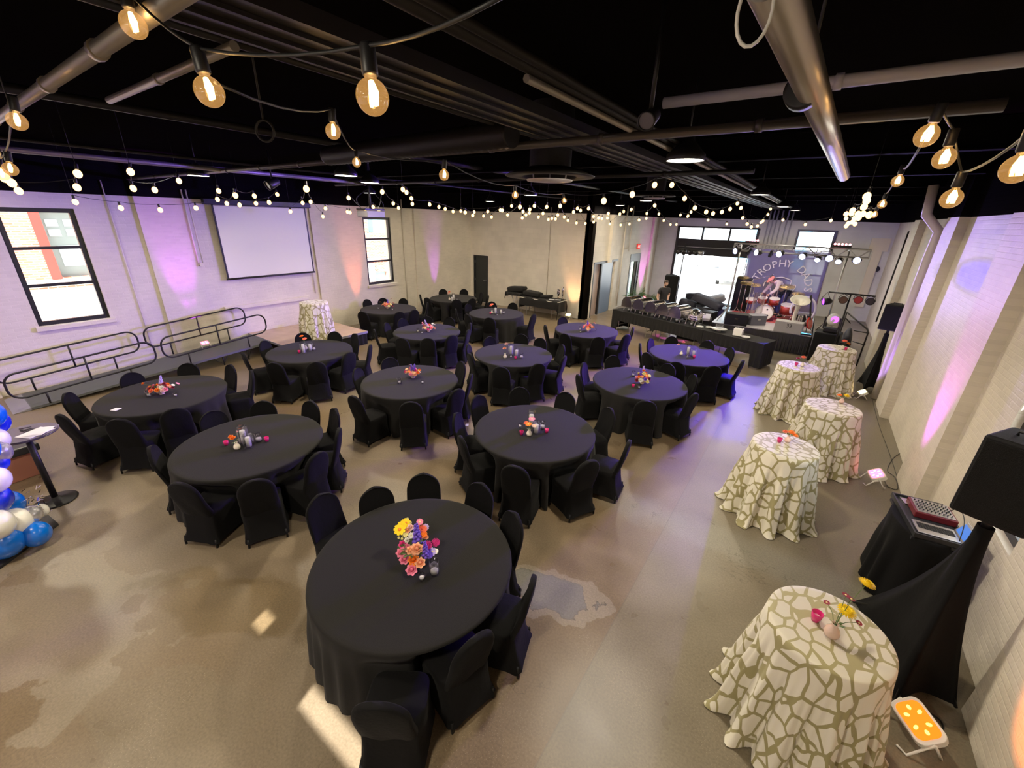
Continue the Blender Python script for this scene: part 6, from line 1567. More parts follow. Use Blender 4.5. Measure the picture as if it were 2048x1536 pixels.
# pile of cases and bags in front of the garage door
pile = [((-3.15,18.9), (1.2,0.7,0.55), 20, 'grey_case', 'grey road case in the gear pile before the garage door'), ((-3.25,17.9), (0.95,0.55,0.55), -15, 'box_case', 'black road case at the front of the gear pile'), ((-4.0,19.4), (0.9,0.6,0.7), 10, 'box_case', 'taller black road case at the back of the gear pile')]
for (x, y), s, rz, m_, lab in pile:
    t = thing('road_case', lab, 'case', (x, y, 0), R(rz), 'road cases in the gear pile')
    bm = B(); cbox(bm, (0,0,s[2]/2), s); obj('case_body', bm, M[m_], t, bevel=0.02)
    bm = B()
    for sx2 in (-1,1): box(bm, sx2*s[0]/2-0.015, sx2*s[0]/2+0.015, -s[1]/2-0.005, s[1]/2+0.005, 0.02, s[2]+0.004)
    obj('metal_edge', bm, M['steel'], t)
soft_case('long dark padded bag tilted across the road cases', (-3.2, 18.3, 0.56), (1.25,0.45,0.30), 14, -15)
soft_case('dark slanted instrument case on top of the gear pile', (-3.15, 18.9, 0.56), (0.95,0.5,0.28), -18, 30, 'grey_case')
soft_case('dark soft bag leaning at the left of the gear pile', (-4.05, 18.6, 0.0), (0.7,0.4,0.75), 8, 10)
soft_case('small dark bag on the taller road case', (-4.0, 19.4, 0.705), (0.6,0.35,0.22), -6, -20)
soft_case('grey-blue flat case at the right of the gear pile', (-2.70, 19.75, 0.0), (0.7,0.5,0.55), 10, 25, 'grey_case')
t = thing('mixing_desk', 'pale mixing desk on a black stand between buffet and stage', 'mixing desk', (-2.95, 15.3, 0), R(8))
bm = B(); box(bm, -0.5, 0.5, -0.3, 0.3, 0.0, 0.74); obj('stand', bm, M['cloth_black'], t)
bm = B(); cbox(bm, (0,0,0.80), (0.9,0.55,0.10), Matrix.Rotation(R(6), 4, 'X')); obj('console', bm, mat('pale_console', (0.45,0.43,0.5), 0.4), t, bevel=0.02)
bm = B(); cbox(bm, (0.05,0.05,0.858), (0.3,0.25,0.01), Matrix.Rotation(R(6), 4, 'X')); obj('console_screen', bm, M['black_metal'], t)
# truss with its lamps
TY, TZ, TX0, TX1 = 15.55, 3.10, -2.26, 1.16
t = thing('lighting_truss', 'silver lattice truss carrying stage lamps across the stage front', 'truss', ((TX0+TX1)/2, TY, 0))
hw = (TX1-TX0)/2; bm = B()
for dy, dz in ((-0.12,-0.11),(0.12,-0.11),(-0.12,0.11),(0.12,0.11)): tube(bm, [(-hw,dy,TZ+dz),(hw,dy,TZ+dz)], 0.018, 8)
obj('chords', bm, M['steel'], t)
bm = B(); nseg = 14
for k in range(nseg):
    xa, xb = -hw+2*hw*k/nseg, -hw+2*hw*(k+1)/nseg
    for dy in (-0.12, 0.12): tube(bm, [(xa,dy,TZ+(-0.11 if k%2 else 0.11)),(xb,dy,TZ+(0.11 if k%2 else -0.11))], 0.009, 6)
    for dz in (-0.11, 0.11): tube(bm, [(xa,-0.12,TZ+dz),(xa,0.12,TZ+dz)], 0.009, 6)
for k in (0, 5, 9, 14):
    xa = -hw+2*hw*k/nseg
    for dy in (-0.12, 0.12): tube(bm, [(xa,dy,TZ-0.11),(xa,dy,TZ+0.11)], 0.012, 6)
obj('lattice', bm, M['steel'], t)
for sx2, nm in ((-1, 'a'), (1, 'b')):
    bm = B(); x = sx2*(hw-0.45) if sx2 > 0 else -hw+0.12; y = 0.55 if sx2 > 0 else 0.5
    tube(bm, [(x, y, 0.62 if abs(x) < 1 else 0.62), (x, y, TZ+0.05)], 0.03, 10); tube(bm, [(x, y, TZ+0.05), (x, 0.12, TZ+0.05)], 0.02, 8)
    for a in range(3):
        tube(bm, [(x, y, 1.1), (x+0.4*math.cos(a*2.1), y+0.4*math.sin(a*2.1), 0.64)], 0.014, 6)
    obj('crank_tower', bm, M['steel'], t)
def stage_can(px, py, lab, m_lens, r_=0.085, tgt=None, mount=True, e=0, col=(0.2,0.1,1.0), spot=R(40), head=False, blend=0.6, group='lamps hung from the stage truss'):
    p = ony(px, py, TY-0.16)
    t = thing('stage_lamp', lab, 'stage lamp', p, 0, group)
    tg = Vector(tgt) if tgt is not None else Vector((-4, 5, 0)); d = (tg-p).normalized(); q = d.to_track_quat('Z', 'Y').to_matrix().to_4x4()
    bm = B(); lathe(bm, [(r_*0.7,-0.16),(r_*0.95,-0.12),(r_*1.0,0.0),(r_*1.12,0.02),(r_*1.12,0.05)], 20, M=q, capt=False); obj('can', bm, M['black_metal'], t)
    bm = B(); lathe(bm, [(0.0001,0.030),(r_*1.0,0.030)], 20, M=q, capb=False, capt=False); obj('lens', bm, m_lens, t)
    bm = B(); dz = TZ-0.10-p.z; tube(bm, [(-r_*1.3,0,0),(-r_*1.3,0.04,max(0.03,dz*0.6)),(0,0.06,max(0.05,dz)),(r_*1.3,0.04,max(0.03,dz*0.6)),(r_*1.3,0,0)], 0.009, 6); obj('yoke', bm, M['black_metal'], t)
    if e: add_light('stage_beam', 'SPOT', p+d*0.07, e, col, tg, None, spot_size=spot, spot_blend=blend, shadow_soft_size=0.06)
    return t
VI, BLU = (0.30, 0.14, 1.0), (0.10, 0.06, 1.0)
stage_can(1472, 502, 'white-glowing truss lamp at the left end', M['e_white'], tgt=(-11, 4, 0.8), e=3200, col=(0.26,0.10,1.0), spot=R(62))
stage_can(1514, 505, 'white-glowing truss lamp second from left', M['e_white'], tgt=(-13.2, 1.8, 2.4), e=6000, col=(0.20,0.15,1.0), spot=R(38), blend=0.9)
stage_can(1559, 508, 'white-glowing truss lamp third from left', M['e_white'], tgt=(-5.2, 7.0, 0.7), e=6000, col=(0.22,0.07,1.0), spot=R(55))
stage_can(1605, 513, 'white-glowing truss lamp fourth from left', M['e_white'], tgt=(-2.2, 9.3, 0.7), e=4500, col=(0.16,0.05,1.0), spot=R(46))
stage_can(1658, 517, 'white-glowing truss lamp fifth from left', M['e_white'], tgt=(2.05, 7.0, 3.5), e=1500, col=(0.42,0.30,1.0), spot=R(48), blend=0.9)
stage_can(1713, 521, 'white-glowing truss lamp at the right end', M['e_white'], tgt=(2.04, 9.7, 3.12), e=16000, col=(0.03,0.0,1.0), spot=R(4.6), blend=0.7)
stage_can(1496, 507, 'small blue moving lamp between the first and second white truss lamps', M['e_blue'], 0.05, tgt=(-3.5, 14.9, 0), e=7000, col=(0.75,0.05,1.0), spot=R(18))
stage_can(1540, 511, 'small blue moving lamp between the second and third white truss lamps', M['e_white'], 0.04, tgt=(-1.6, 14.85, 0), e=8000, col=(0.10,0.04,1.0), spot=R(24))
stage_can(1635, 519, 'blue moving head lamp between the fourth and fifth white truss lamps', M['e_white'], 0.07, tgt=(-0.55, 10.8, 0), e=13000, col=(0.0,0.0,1.0), spot=R(23), blend=0.25)
stage_can(1677, 523, 'blue moving head lamp between the fifth and last white truss lamps', M['e_white'], 0.07, tgt=(-0.3, 8.6, 0), e=450, col=(0.25,0.10,1.0), spot=R(30))
add_light('stage_wash', 'SPOT', (-0.6, TY-0.1, TZ-0.25), 600, (0.36, 0.28, 1.0), (-0.6, 20.5, 2.0), None, spot_size=R(95), spot_blend=0.8, shadow_soft_size=0.1)
add_light('stage_wash', 'SPOT', (-1.9, TY-0.1, TZ-0.25), 190, (1.0, 0.40, 0.6), (-1.0, 17.6, 0.8), None, spot_size=R(60), spot_blend=0.8, shadow_soft_size=0.1)
for (px0, px1, py, lab) in ((1494, 1515, 484, 'strip of five red LEDs on top of the truss at the left'), (1668, 1698, 495, 'strip of five pink LEDs on top of the truss at the right')):
    p = ony((px0+px1)/2, py, TY-0.05); t = thing('led_bar', lab, 'LED bar', (p.x, p.y, TZ+0.14), 0, 'LED bars on the truss')
    w = abs(ony(px1, py, TY).x-ony(px0, py, TY).x)
    bm = B(); cbox(bm, (0,0,0.03), (w+0.1,0.07,0.06)); obj('bar_body', bm, M['black_metal'], t)
    for k in range(5):
        bm = B(); ball(bm, (-w/2+w*k/4, -0.02, 0.085), 0.030, 10, 6); obj('led', bm, M['e_red'], t)
# left tree of lamps
p = ony(1350, 610, 17.3); p.z = 0
t = thing('light_stand', 'slim black stand with a cluster of lamps left of the garage opening', 'light stand', p)
top = ony(1361, 497, 17.3)-p
bm = B(); tube(bm, [(0,0,0.02),(0,0,top.z+0.2)], 0.02, 8)
for a in range(3): tube(bm, [(0,0,0.7),(0.5*math.cos(a*2.1),0.5*math.sin(a*2.1),0.01)], 0.012, 6)
obj('pole', bm, M['black_metal'], t)
bm = B(); tube(bm, [(-0.25,0,top.z),(0.75,0,top.z-0.05)], 0.02, 8); obj('crossbar', bm, M['black_metal'], t)
for k in range(5):
    x = -0.2+k*0.2; q = (Vector((x+0.6*(k-1), -1, -0.6))).normalized().to_track_quat('Z','Y').to_matrix().to_4x4()
    bm = B(); lathe(bm, [(0.05,-0.12),(0.075,-0.08),(0.08,0.08),(0.06,0.08)], 14, M=Matrix.Translation((x,0,top.z-0.12)) @ q, capt=True); obj('lamp_can', bm, M['steel'] if k == 4 else M['black_metal'], t)
# T-bar of PAR cans by the stage steps
tb = ony(1702, 588, 14.6); p = Vector((tb.x, tb.y, 0))
t = thing('light_stand', 'black T-bar light stand with four round lamps right of the stage', 'light stand', p)
bm = B(); tube(bm, [(0,0,0.02),(0,0,tb.z)], 0.022, 10)
for a in range(3): tube(bm, [(0,0,0.7),(0.42*math.cos(a*2.1+.5),0.42*math.sin(a*2.1+.5),0.01)], 0.012, 6)
obj('pole', bm, M['black_metal'], t)
xa, xb = ony(1656, 588, 14.6).x-p.x, ony(1753, 589, 14.6).x-p.x
bm = B(); tube(bm, [(xa,0,tb.z),(xb,0,tb.z)], 0.022, 8); obj('crossbar', bm, M['black_metal'], t)
for k, (q, ml) in enumerate((((1650,603), M['e_purple']), ((1686,600), mat('amber_gel', (0.10,0.05,0.03), 0.2)), ((1716,600), mat('red_gel', (0.35,0.03,0.03), 0.2)), ((1740,603), mat('dark_gel', (0.05,0.04,0.05), 0.2)))):
    c = ony(*q, 14.5)-p
    dd = Vector((-0.8,-0.3,-0.1)) if k == 0 else Vector((0.05,-1,0.1)); Mq = Matrix.Translation(c) @ dd.normalized().to_track_quat('Z','Y').to_matrix().to_4x4()
    bm = B(); lathe(bm, [(0.05,-0.16),(0.085,-0.10),(0.10,0.05),(0.09,0.05)], 20, M=Mq, capt=False); o = obj('par_can', bm, M['black_metal'], t)
    bm = B(); lathe(bm, [(0.0001,0.03),(0.092,0.03)], 20, M=Mq, capb=False, capt=False); obj('gel', bm, ml, o)
    bm = B(); tube(bm, [(c.x-0.11,c.y,c.z),(c.x-0.09,c.y,c.z+0.10),(c.x,0,tb.z-0.01),(c.x+0.09,c.y,c.z+0.10),(c.x+0.11,c.y,c.z)], 0.008, 6); obj('bracket', bm, M['black_metal'], t)
# stage steps rail
t = thing('step_rail', 'black tube railing of the stage steps', 'railing', (1.35, 15.4, 0))
P_ = lambda px, py, y: tuple(ony(px, py, y)-Vector(t.location))
bm = B(); tube(bm, [P_(1694,624,16.0), P_(1697,627,15.9), P_(1735,659,15.2), P_(1736,666,15.2), (P_(1736,666,15.2)[0], P_(1736,666,15.2)[1], 0.02)], 0.02, 8)
tube(bm, [P_(1688,632,16.0), P_(1701,647,15.9)], 0.016, 8); tube(bm, [P_(1708,661,15.7), P_(1735,666,15.2)], 0.016, 8); tube(bm, [P_(1706,683,15.7), P_(1730,690,15.2)], 0.016, 8)
tube(bm, [P_(1694,624,16.0), (P_(1694,624,16.0)[0], P_(1694,624,16.0)[1], 0.02)], 0.02, 8); obj('rail_tube', bm, M['black_metal'], t)
bm = B()
for k in range(3): cbox(bm, (-0.25, 0.55-k*0.28, 0.48-k*0.18), (0.7,0.27,0.03))
for s in (-0.58, 0.06): tube(bm, [(s,0.7,0.5),(s,-0.1,0.0)], 0.02, 6)
obj('treads', bm, M['black_metal'], t)
heap('dark padded stool cover behind the stage steps', (1.25, 16.5, 0.0), (0.28,0.28,0.75), 12, 0, M['canopy'], 'gear_bag', 'bag')
# banner
BNY = 18.6
b0, b1 = ony(1508, 520, BNY), ony(1640, 560, BNY)
t = thing('stage_backdrop', 'translucent violet-lit backdrop with arched band lettering behind the drums', 'backdrop', (-0.80, BNY, SZ))
bm = B(); n = 40; g = [[bm.verts.new((-1.35+2.5*i/n, 0.012*math.sin(i*1.1), z)) for i in range(n+1)] for z in (0.05, 0.9, 2.33)]
for j in range(2):
    for i in range(n): bm.faces.new((g[j][i], g[j][i+1], g[j+1][i+1], g[j+1][i])).smooth = True
scm = mat('dark_scrim', (0.10,0.09,0.15), 0.8); nt, p_ = nodes(scm); p_.inputs['Alpha'].default_value = 0.975
obj('scrim', bm, scm, t)
bm = B(); tube(bm, [(-1.38,0,0.0),(-1.38,0,2.35),(1.17,0,2.35),(1.17,0,0.0)], 0.022, 8)
for x in (-1.38, 1.17): tube(bm, [(x,-0.3,0.01),(x,0.3,0.01)], 0.02, 6)
obj('backdrop_frame', bm, M['steel'], t)
LW = mat('white_print', (0.85,0.80,0.86), 0.6, emit=(0.8,0.7,1.0), es=0.0)
word = 'TROPHY DADS'; bmL = B(); cxL, czL, rad = -0.10, 0.98, 0.88
angs = [158, 143, 128, 112, 96, 82, None, 52, 36, 19, 3]
for ch, a in zip(word, angs):
    if a is None: continue
    me = text_mesh(ch, 0.36, 0.003); 
    Mx = Matrix.Translation((cxL+rad*math.cos(R(a)), -0.04, czL+rad*math.sin(R(a)))) @ Matrix.Rotation(R(90-a), 4, 'Y') @ Matrix.Rotation(PI/2, 4, 'X')
    me.transform(Mx); bmL.from_mesh(me); bpy.data.meshes.remove(me)
obj('lettering', bmL, LW, t)
bm = B(); y_ = -0.04; zz = lambda x, z: (cxL+x, y_, czL+z)
tube(bm, smooth_path([zz(-0.32,0.32),zz(0,0.40),zz(0.32,0.32)], 5), 0.02, 6); tube(bm, smooth_path([zz(-0.32,0.32),zz(-0.28,-0.05),zz(-0.10,-0.42)], 5), 0.018, 6); tube(bm, smooth_path([zz(0.32,0.32),zz(0.28,-0.05),zz(0.05,-0.45),zz(-0.12,-0.62)], 5), 0.018, 6)
tube(bm, [zz(0.06*math.cos(k*PI/5), 0.20+0.06*math.sin(k*PI/5)) for k in range(10)], 0.014, 6, closed=True)
tube(bm, smooth_path([zz(0,0.14),zz(-0.13,-0.25),zz(-0.04,-0.38),zz(0,0.14)], 4), 0.012, 6); tube(bm, smooth_path([zz(0,0.14),zz(0.04,-0.2),zz(-0.0,-0.35)], 4), 0.012, 6)
tube(bm, smooth_path([zz(0.30,0.10),zz(0.48,0.16),zz(0.46,-0.02),zz(0.26,-0.22)], 4), 0.016, 6); tube(bm, smooth_path([zz(-0.30,0.06),zz(-0.40,0.22),zz(-0.50,0.18),zz(-0.52,0.02)], 4), 0.016, 6)
tube(bm, [zz(0.08,-0.45),zz(0.36,-0.48),zz(0.22,-0.62),zz(0.38,-0.76),zz(-0.02,-0.72)], 0.016, 6)
obj('emblem', bm, LW, t)
# drum kit
def P3(px, py, y): return ony(px, py, y)
DK = Vector((P3(1530, 620, 17.2).x, 17.2, SZ))
t = thing('drum_kit', 'drum kit with white bass drum head in the middle of the stage', 'drum kit', DK)
bm = B(); lathe(bm, [(0.27,-0.2),(0.28,-0.2),(0.28,0.2),(0.27,0.2)], 32, M=Matrix.Translation((0,0,0.29)) @ Matrix.Rotation(PI/2, 4, 'X') ); bd = obj('bass_drum', bm, M['drum_shell'], t)
bm = B(); lathe(bm, [(0.0001,0.205),(0.27,0.204)], 32, capb=False, capt=False, M=Matrix.Translation((0,0,0.29)) @ Matrix.Rotation(PI/2, 4, 'X')); obj('drum_head', bm, M['drum_head'], bd)
bm = B()
for x, z, r_ in ((0.08,0.40,0.03),(-0.1,0.26,0.012),(0.12,0.20,0.035),(0.0,0.23,0.012)): lathe(bm, [(0.0001,0.207),(r_,0.207)], 12, capb=False, capt=False, M=Matrix.Translation((x,0,z)) @ Matrix.Rotation(PI/2, 4, 'X'))
tube(bm, [(-0.12,-0.207,0.24),(0.10,-0.207,0.22)], 0.006, 5); obj('head_print', bm, M['black_metal'], bd)
bm = B(); lathe(bm, [(0.27,0.20),(0.295,0.20),(0.295,0.225),(0.27,0.225)], 32, capb=False, capt=False, M=Matrix.Translation((0,0,0.29)) @ Matrix.Rotation(PI/2, 4, 'X')); obj('hoop', bm, M['chrome'], bd)
for (x, y, z, r_, h_, nm) in ((-0.17,0.15,0.66,0.15,0.18,'tom'),(0.20,0.15,0.66,0.16,0.20,'tom'),(0.62,0.35,0.42,0.20,0.30,'floor_tom'),(-0.55,0.45,0.55,0.17,0.13,'snare_drum')):
    bm = B(); lathe(bm, [(r_,-h_/2),(r_,h_/2)], 24, M=Matrix.Translation((x,y,z)) @ Matrix.Rotation(R(12), 4, 'X')); d_ = obj(nm, bm, M['drum_shell'], t)
    bm = B(); lathe(bm, [(r_+0.004,h_/2-0.012),(r_+0.008,h_/2+0.006),(r_-0.01,h_/2+0.006),(0.0001,h_/2+0.004)], 24, capb=False, capt=False, M=Matrix.Translation((x,y,z)) @ Matrix.Rotation(R(12), 4, 'X')); obj('drum_head', bm, M['drum_head'], d_)
    bm = B(); tube(bm, [(x,y,z-h_/2),(x*0.8 if nm=='tom' else x,y,0.45 if nm=='tom' else 0.01)], 0.012, 6); obj('drum_stand', bm, M['chrome'], d_)
for (x, y, z, r_) in ((-0.75,-0.1,1.22,0.22),(-0.55,0.6,1.10,0.20),(0.45,0.6,1.15,0.24),(0.85,0.25,0.98,0.20),(-0.95,0.3,1.36,0.20)):
    bm = B(); lathe(bm, [(0.0001,0.03),(0.03,0.022),(r_*0.6,0.010),(r_,0.0)], 28, capb=False, capt=False, M=Matrix.Translation((x,y,z)) @ Matrix.Rotation(R(14), 4, 'X')); d_ = obj('cymbal', bm, M['brass'], t)
    bm = B(); tube(bm, [(x,y,z+0.04),(x,y,0.25)], 0.010, 6)
    for a in range(3): tube(bm, [(x,y,0.28),(x+0.2*math.cos(a*2.1),y+0.2*math.sin(a*2.1),0.01)], 0.008, 5)
    obj('cymbal_stand', bm, M['chrome'], d_)
bm = B(); lathe(bm, [(0.16,0.42),(0.17,0.50),(0.10,0.53)], 20, c=(0.05,0.85,0)); tube(bm, [(0.05,0.85,0.42),(0.05,0.85,0.01)], 0.02, 8); obj('drum_stool', bm, M['black_metal'], t)
p = P3(1508, 640, 16.5); t = thing('acrylic_shield', 'clear acrylic tube in front of the drum kit', 'drum shield', (p.x, 16.55, SZ))
bm = B(); lathe(bm, [(0.18,0.05),(0.18,1.0),(0.176,1.0),(0.176,0.05)], 28, capb=False, capt=False); obj('clear_tube', bm, M['clear_glass'], t)
bm = B(); lathe(bm, [(0.19,0.0),(0.19,0.06),(0.15,0.06)], 28); obj('base_ring', bm, M['chrome'], t)
p = P3(1487, 640, 16.3); t = thing('microphone_stand', 'white-lit boom microphone stand at the left of the stage', 'microphone stand', (p.x, 16.3, SZ))
bm = B(); tube(bm, [(0,0,0.28),(0,0,1.45)], 0.012, 8); 
for a in range(3): tube(bm, [(0,0,0.30),(0.3*math.cos(a*2.1),0.3*math.sin(a*2.1),0.01)], 0.010, 6)
obj('tripod', bm, M['chrome'], t)
bm = B(); tube(bm, [(-0.05,0,1.42),(0.5,0.1,1.62)], 0.009, 6); obj('boom', bm, M['chrome'], t)
bm = B(); ball(bm, (0.53,0.1,1.63), (0.045,0.025,0.025), 10, 6); obj('microphone', bm, M['black_metal'], t)
# sousaphone
p = P3(1583, 640, 16.4); t = thing('sousaphone', 'white sousaphone with wide bell standing on the stage', 'instrument', (p.x, 16.45, SZ), R(-10))
bm = B(); lathe(bm, [(0.04,0.55),(0.05,0.75),(0.08,0.9),(0.16,1.02),(0.28,1.10),(0.27,1.11),(0.14,1.03),(0.03,0.8)], 32, capb=False, capt=False, M=Matrix.Rotation(R(10), 4, 'Y') @ Matrix.Rotation(R(25), 4, 'X')); obj('bell', bm, M['white_brass'], t)
bm = B(); tube(bm, smooth_path([(0.06,0.06,0.03),(0.05,0.02,0.35),(0.08,-0.08,0.62),(0.12,-0.18,0.72)], 5), [0.06]*16, 12); obj('main_tube', bm, M['white_brass'], t)
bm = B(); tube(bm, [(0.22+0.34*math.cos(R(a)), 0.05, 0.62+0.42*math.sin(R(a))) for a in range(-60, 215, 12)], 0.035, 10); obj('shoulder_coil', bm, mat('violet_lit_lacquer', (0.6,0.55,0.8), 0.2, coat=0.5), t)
bm = B()
for k in range(3): tube(bm, [(0.18+k*0.05,-0.03,0.25),(0.18+k*0.05,-0.03,0.45)], 0.02, 8)
tube(bm, smooth_path([(0.1,-0.03,0.30),(0.3,-0.03,0.18),(0.42,0.0,0.3),(0.34,0,0.5)], 4), 0.018, 8); obj('valves', bm, M['chrome'], t)
# guitar
p = P3(1624, 642, 16.1); t = thing('electric_guitar', 'red electric guitar leaning on its stand at the right of the stage', 'guitar', (p.x, 16.1, SZ), R(60))
bm = B(); pts = [(0.14*math.cos(a)*(1-0.25*math.sin(a)**2 if math.cos(a) > 0 else 1), 0.19*math.sin(a)) for a in [2*PI*k/24 for k in range(24)]]
Mg = Matrix.Translation((0,0.05,0.28)) @ Matrix.Rotation(R(-14), 4, 'X') @ Matrix.Rotation(PI/2, 4, 'X'); prism(bm, pts, -0.02, 0.02, Mg); obj('guitar_body', bm, M['red_lacquer'], t, bevel=0.01)
bm = B(); box(bm, -0.022, 0.022, 0.1, 0.72, -0.005, 0.03, Mg); box(bm, -0.04, 0.04, 0.72, 0.88, -0.005, 0.02, Mg); obj('neck', bm, M['black_metal'], t)
bm = B(); tube(bm, [(-0.15,0.0,0.01),(0,0.12,0.3),(0.15,0.0,0.01)], 0.010, 6); tube(bm, [(0,0.12,0.3),(0,0.32,0.01)], 0.010, 6); obj('guitar_stand', bm, M['black_metal'], t)
p = P3(1607, 632, 17.1); t = thing('guitar_amp', 'dark guitar amplifier between sousaphone and red guitar', 'amplifier', (p.x, 17.1, SZ), R(-8))
bm = B(); cbox(bm, (0,0,0.22), (0.5,0.28,0.44)); obj('amp_body', bm, M['grey_case'], t, bevel=0.015)
bm = B(); cbox(bm, (0,-0.145,0.20), (0.44,0.01,0.34)); obj('amp_grille', bm, M['grille'], t)
# rolled light fabric on truss end -> bright stage edge strip
t = thing('led_strip_bar', 'glowing white and blue LED bar on the stage front edge', 'LED bar', (-0.02, SY0+0.06, SZ))
bm = B(); cbox(bm, (0,0,0.025), (0.85,0.06,0.05)); obj('bar_body', bm, M['black_metal'], t)
bm = B(); cbox(bm, (-0.2,-0.005,0.053), (0.42,0.045,0.006)); obj('white_section', bm, emis('white_strip', (1,0.9,0.75), 5), t)
bm = B(); cbox(bm, (0.22,-0.005,0.053), (0.40,0.045,0.006)); obj('blue_section', bm, emis('cyan_strip', (0.1,0.5,1.0), 5), t)

# ------------------------------------------------------------------ plants by the glazed door
def plant(lab, loc, hp, frond, n, seed, pot_r=0.2):
    rg = random.Random(seed); t = thing('potted_palm', lab, 'plant', loc)
    bm = B(); lathe(bm, [(pot_r*0.75,0),(pot_r,hp),(pot_r*0.92,hp),(pot_r*0.9,hp-0.04),(0.001,hp-0.05)], 28, capt=False); obj('planter', bm, M['planter'], t)
    bm = B()
    for k in range(n):
        a = rg.uniform(0, 2*PI); L = frond*rg.uniform(0.7, 1.15); e = rg.uniform(0.25, 1.0); prev = None
        for j in range(9):
            q = j/8; r_ = L*q*math.cos(e*1.2)*0.9; z = hp-0.05+L*math.sin(e*1.2)*q-0.35*L*q*q*(1-e*0.6)
            c = Vector((r_*math.cos(a), r_*math.sin(a), z)); tan = Vector((-math.sin(a), math.cos(a), 0))
            if j > 2:
                for s in (-1, 1):
                    l = 0.16*L/0.7*math.sin(PI*q*0.9+0.2); tip = c+tan*s*l+Vector((math.cos(a),math.sin(a),0))*l*0.5-Vector((0,0,l*0.35)); vs = [bm.verts.new(c), bm.verts.new(c.lerp(tip,.5)+Vector((0,0,0.012))), bm.verts.new(tip), bm.verts.new(c.lerp(tip,.5)-Vector((0.012*math.cos(a),0.012*math.sin(a),0.004)))]; bm.faces.new(vs)
            if prev is not None: tube(bm, [prev, c], 0.005, 4, cap=False)
            prev = c
    obj('fronds', bm, M['leaf'], t); return t
p = onx(1256, 612, XS+0.45); plant('green palm in a white planter beside the glazed exit door', (-6.35, 19.0, 0), 0.55, 0.75, 26, 4, 0.26)
plant('smaller dark-leaved plant behind the man in the black T-shirt', (-5.6, 18.9, 0), 0.45, 0.5, 22, 5, 0.2)

# ------------------------------------------------------------------ people
def body(name, joints, edges, radii, m_, parent, lev=2):
    me = bpy.data.meshes.new(name); me.from_pydata([Vector(j) for j in joints], edges, []); me.materials.append(m_)
    o = bpy.data.objects.new(name, me); link(o); o.parent = parent
    sk = o.modifiers.new('skin', 'SKIN'); me.skin_vertices
    for i, r_ in enumerate(radii):
        sv = me.skin_vertices[0].data[i]; sv.radius = (r_, r_) if not isinstance(r_, tuple) else r_
        sv.use_root = (i == 0)
    sb = o.modifiers.new('smooth', 'SUBSURF'); sb.levels = lev; sb.render_levels = lev
    for p in me.polygons: p.use_smooth = True
    sk.use_smooth_shade = True
    return o
def head_mesh():
    bm = B(); ball(bm, (0,0,0), (0.075,0.095,0.115), 24, 18)
    for v in bm.verts:
        c = v.co
        if c.z < -0.02: c.x *= 1-0.9*(-0.02-c.z)*2.2; c.y += 0.012*(-c.z*6)*(1 if c.y > 0 else 0.3)
        if c.y > 0.07 and abs(c.x) < 0.016 and -0.045 < c.z < 0.01: c.y += 0.022*(1-abs(c.x)/0.016)
        for ex in (-0.03, 0.03):
            d = math.hypot(c.x-ex, c.z-0.01)
            if c.y > 0.05 and d < 0.018: c.y -= 0.010*(1-d/0.018)
    return bm
def hand(bm, c, d, up, s=1.0, side=1):
    """palm plus five curled fingers as joined tubes"""
    d = Vector(d).normalized(); up = Vector(up).normalized(); w = d.cross(up).normalized(); c = Vector(c)
    tube(bm, [c, c+d*0.035*s, c+d*0.08*s], [0.022*s, 0.034*s, 0.03*s], 10)
    for k in range(4):
        o_ = w*(k-1.5)*0.018*s; L = (0.068, 0.075, 0.070, 0.056)[k]*s
        tube(bm, [c+d*0.075*s+o_, c+d*(0.075*s+L*0.45)+o_-up*0.008*s, c+d*(0.075*s+L*0.8)+o_-up*0.026*s, c+d*(0.075*s+L*0.95)+o_-up*0.042*s], [0.0095*s,0.009*s,0.008*s,0.006*s], 7)
    o_ = w*-0.034*s*side
    tube(bm, [c+d*0.02*s+o_*0.5, c+d*0.05*s+o_*1.3-up*0.01*s, c+d*0.08*s+o_*1.5-up*0.02*s], [0.011*s,0.011*s,0.008*s], 7)
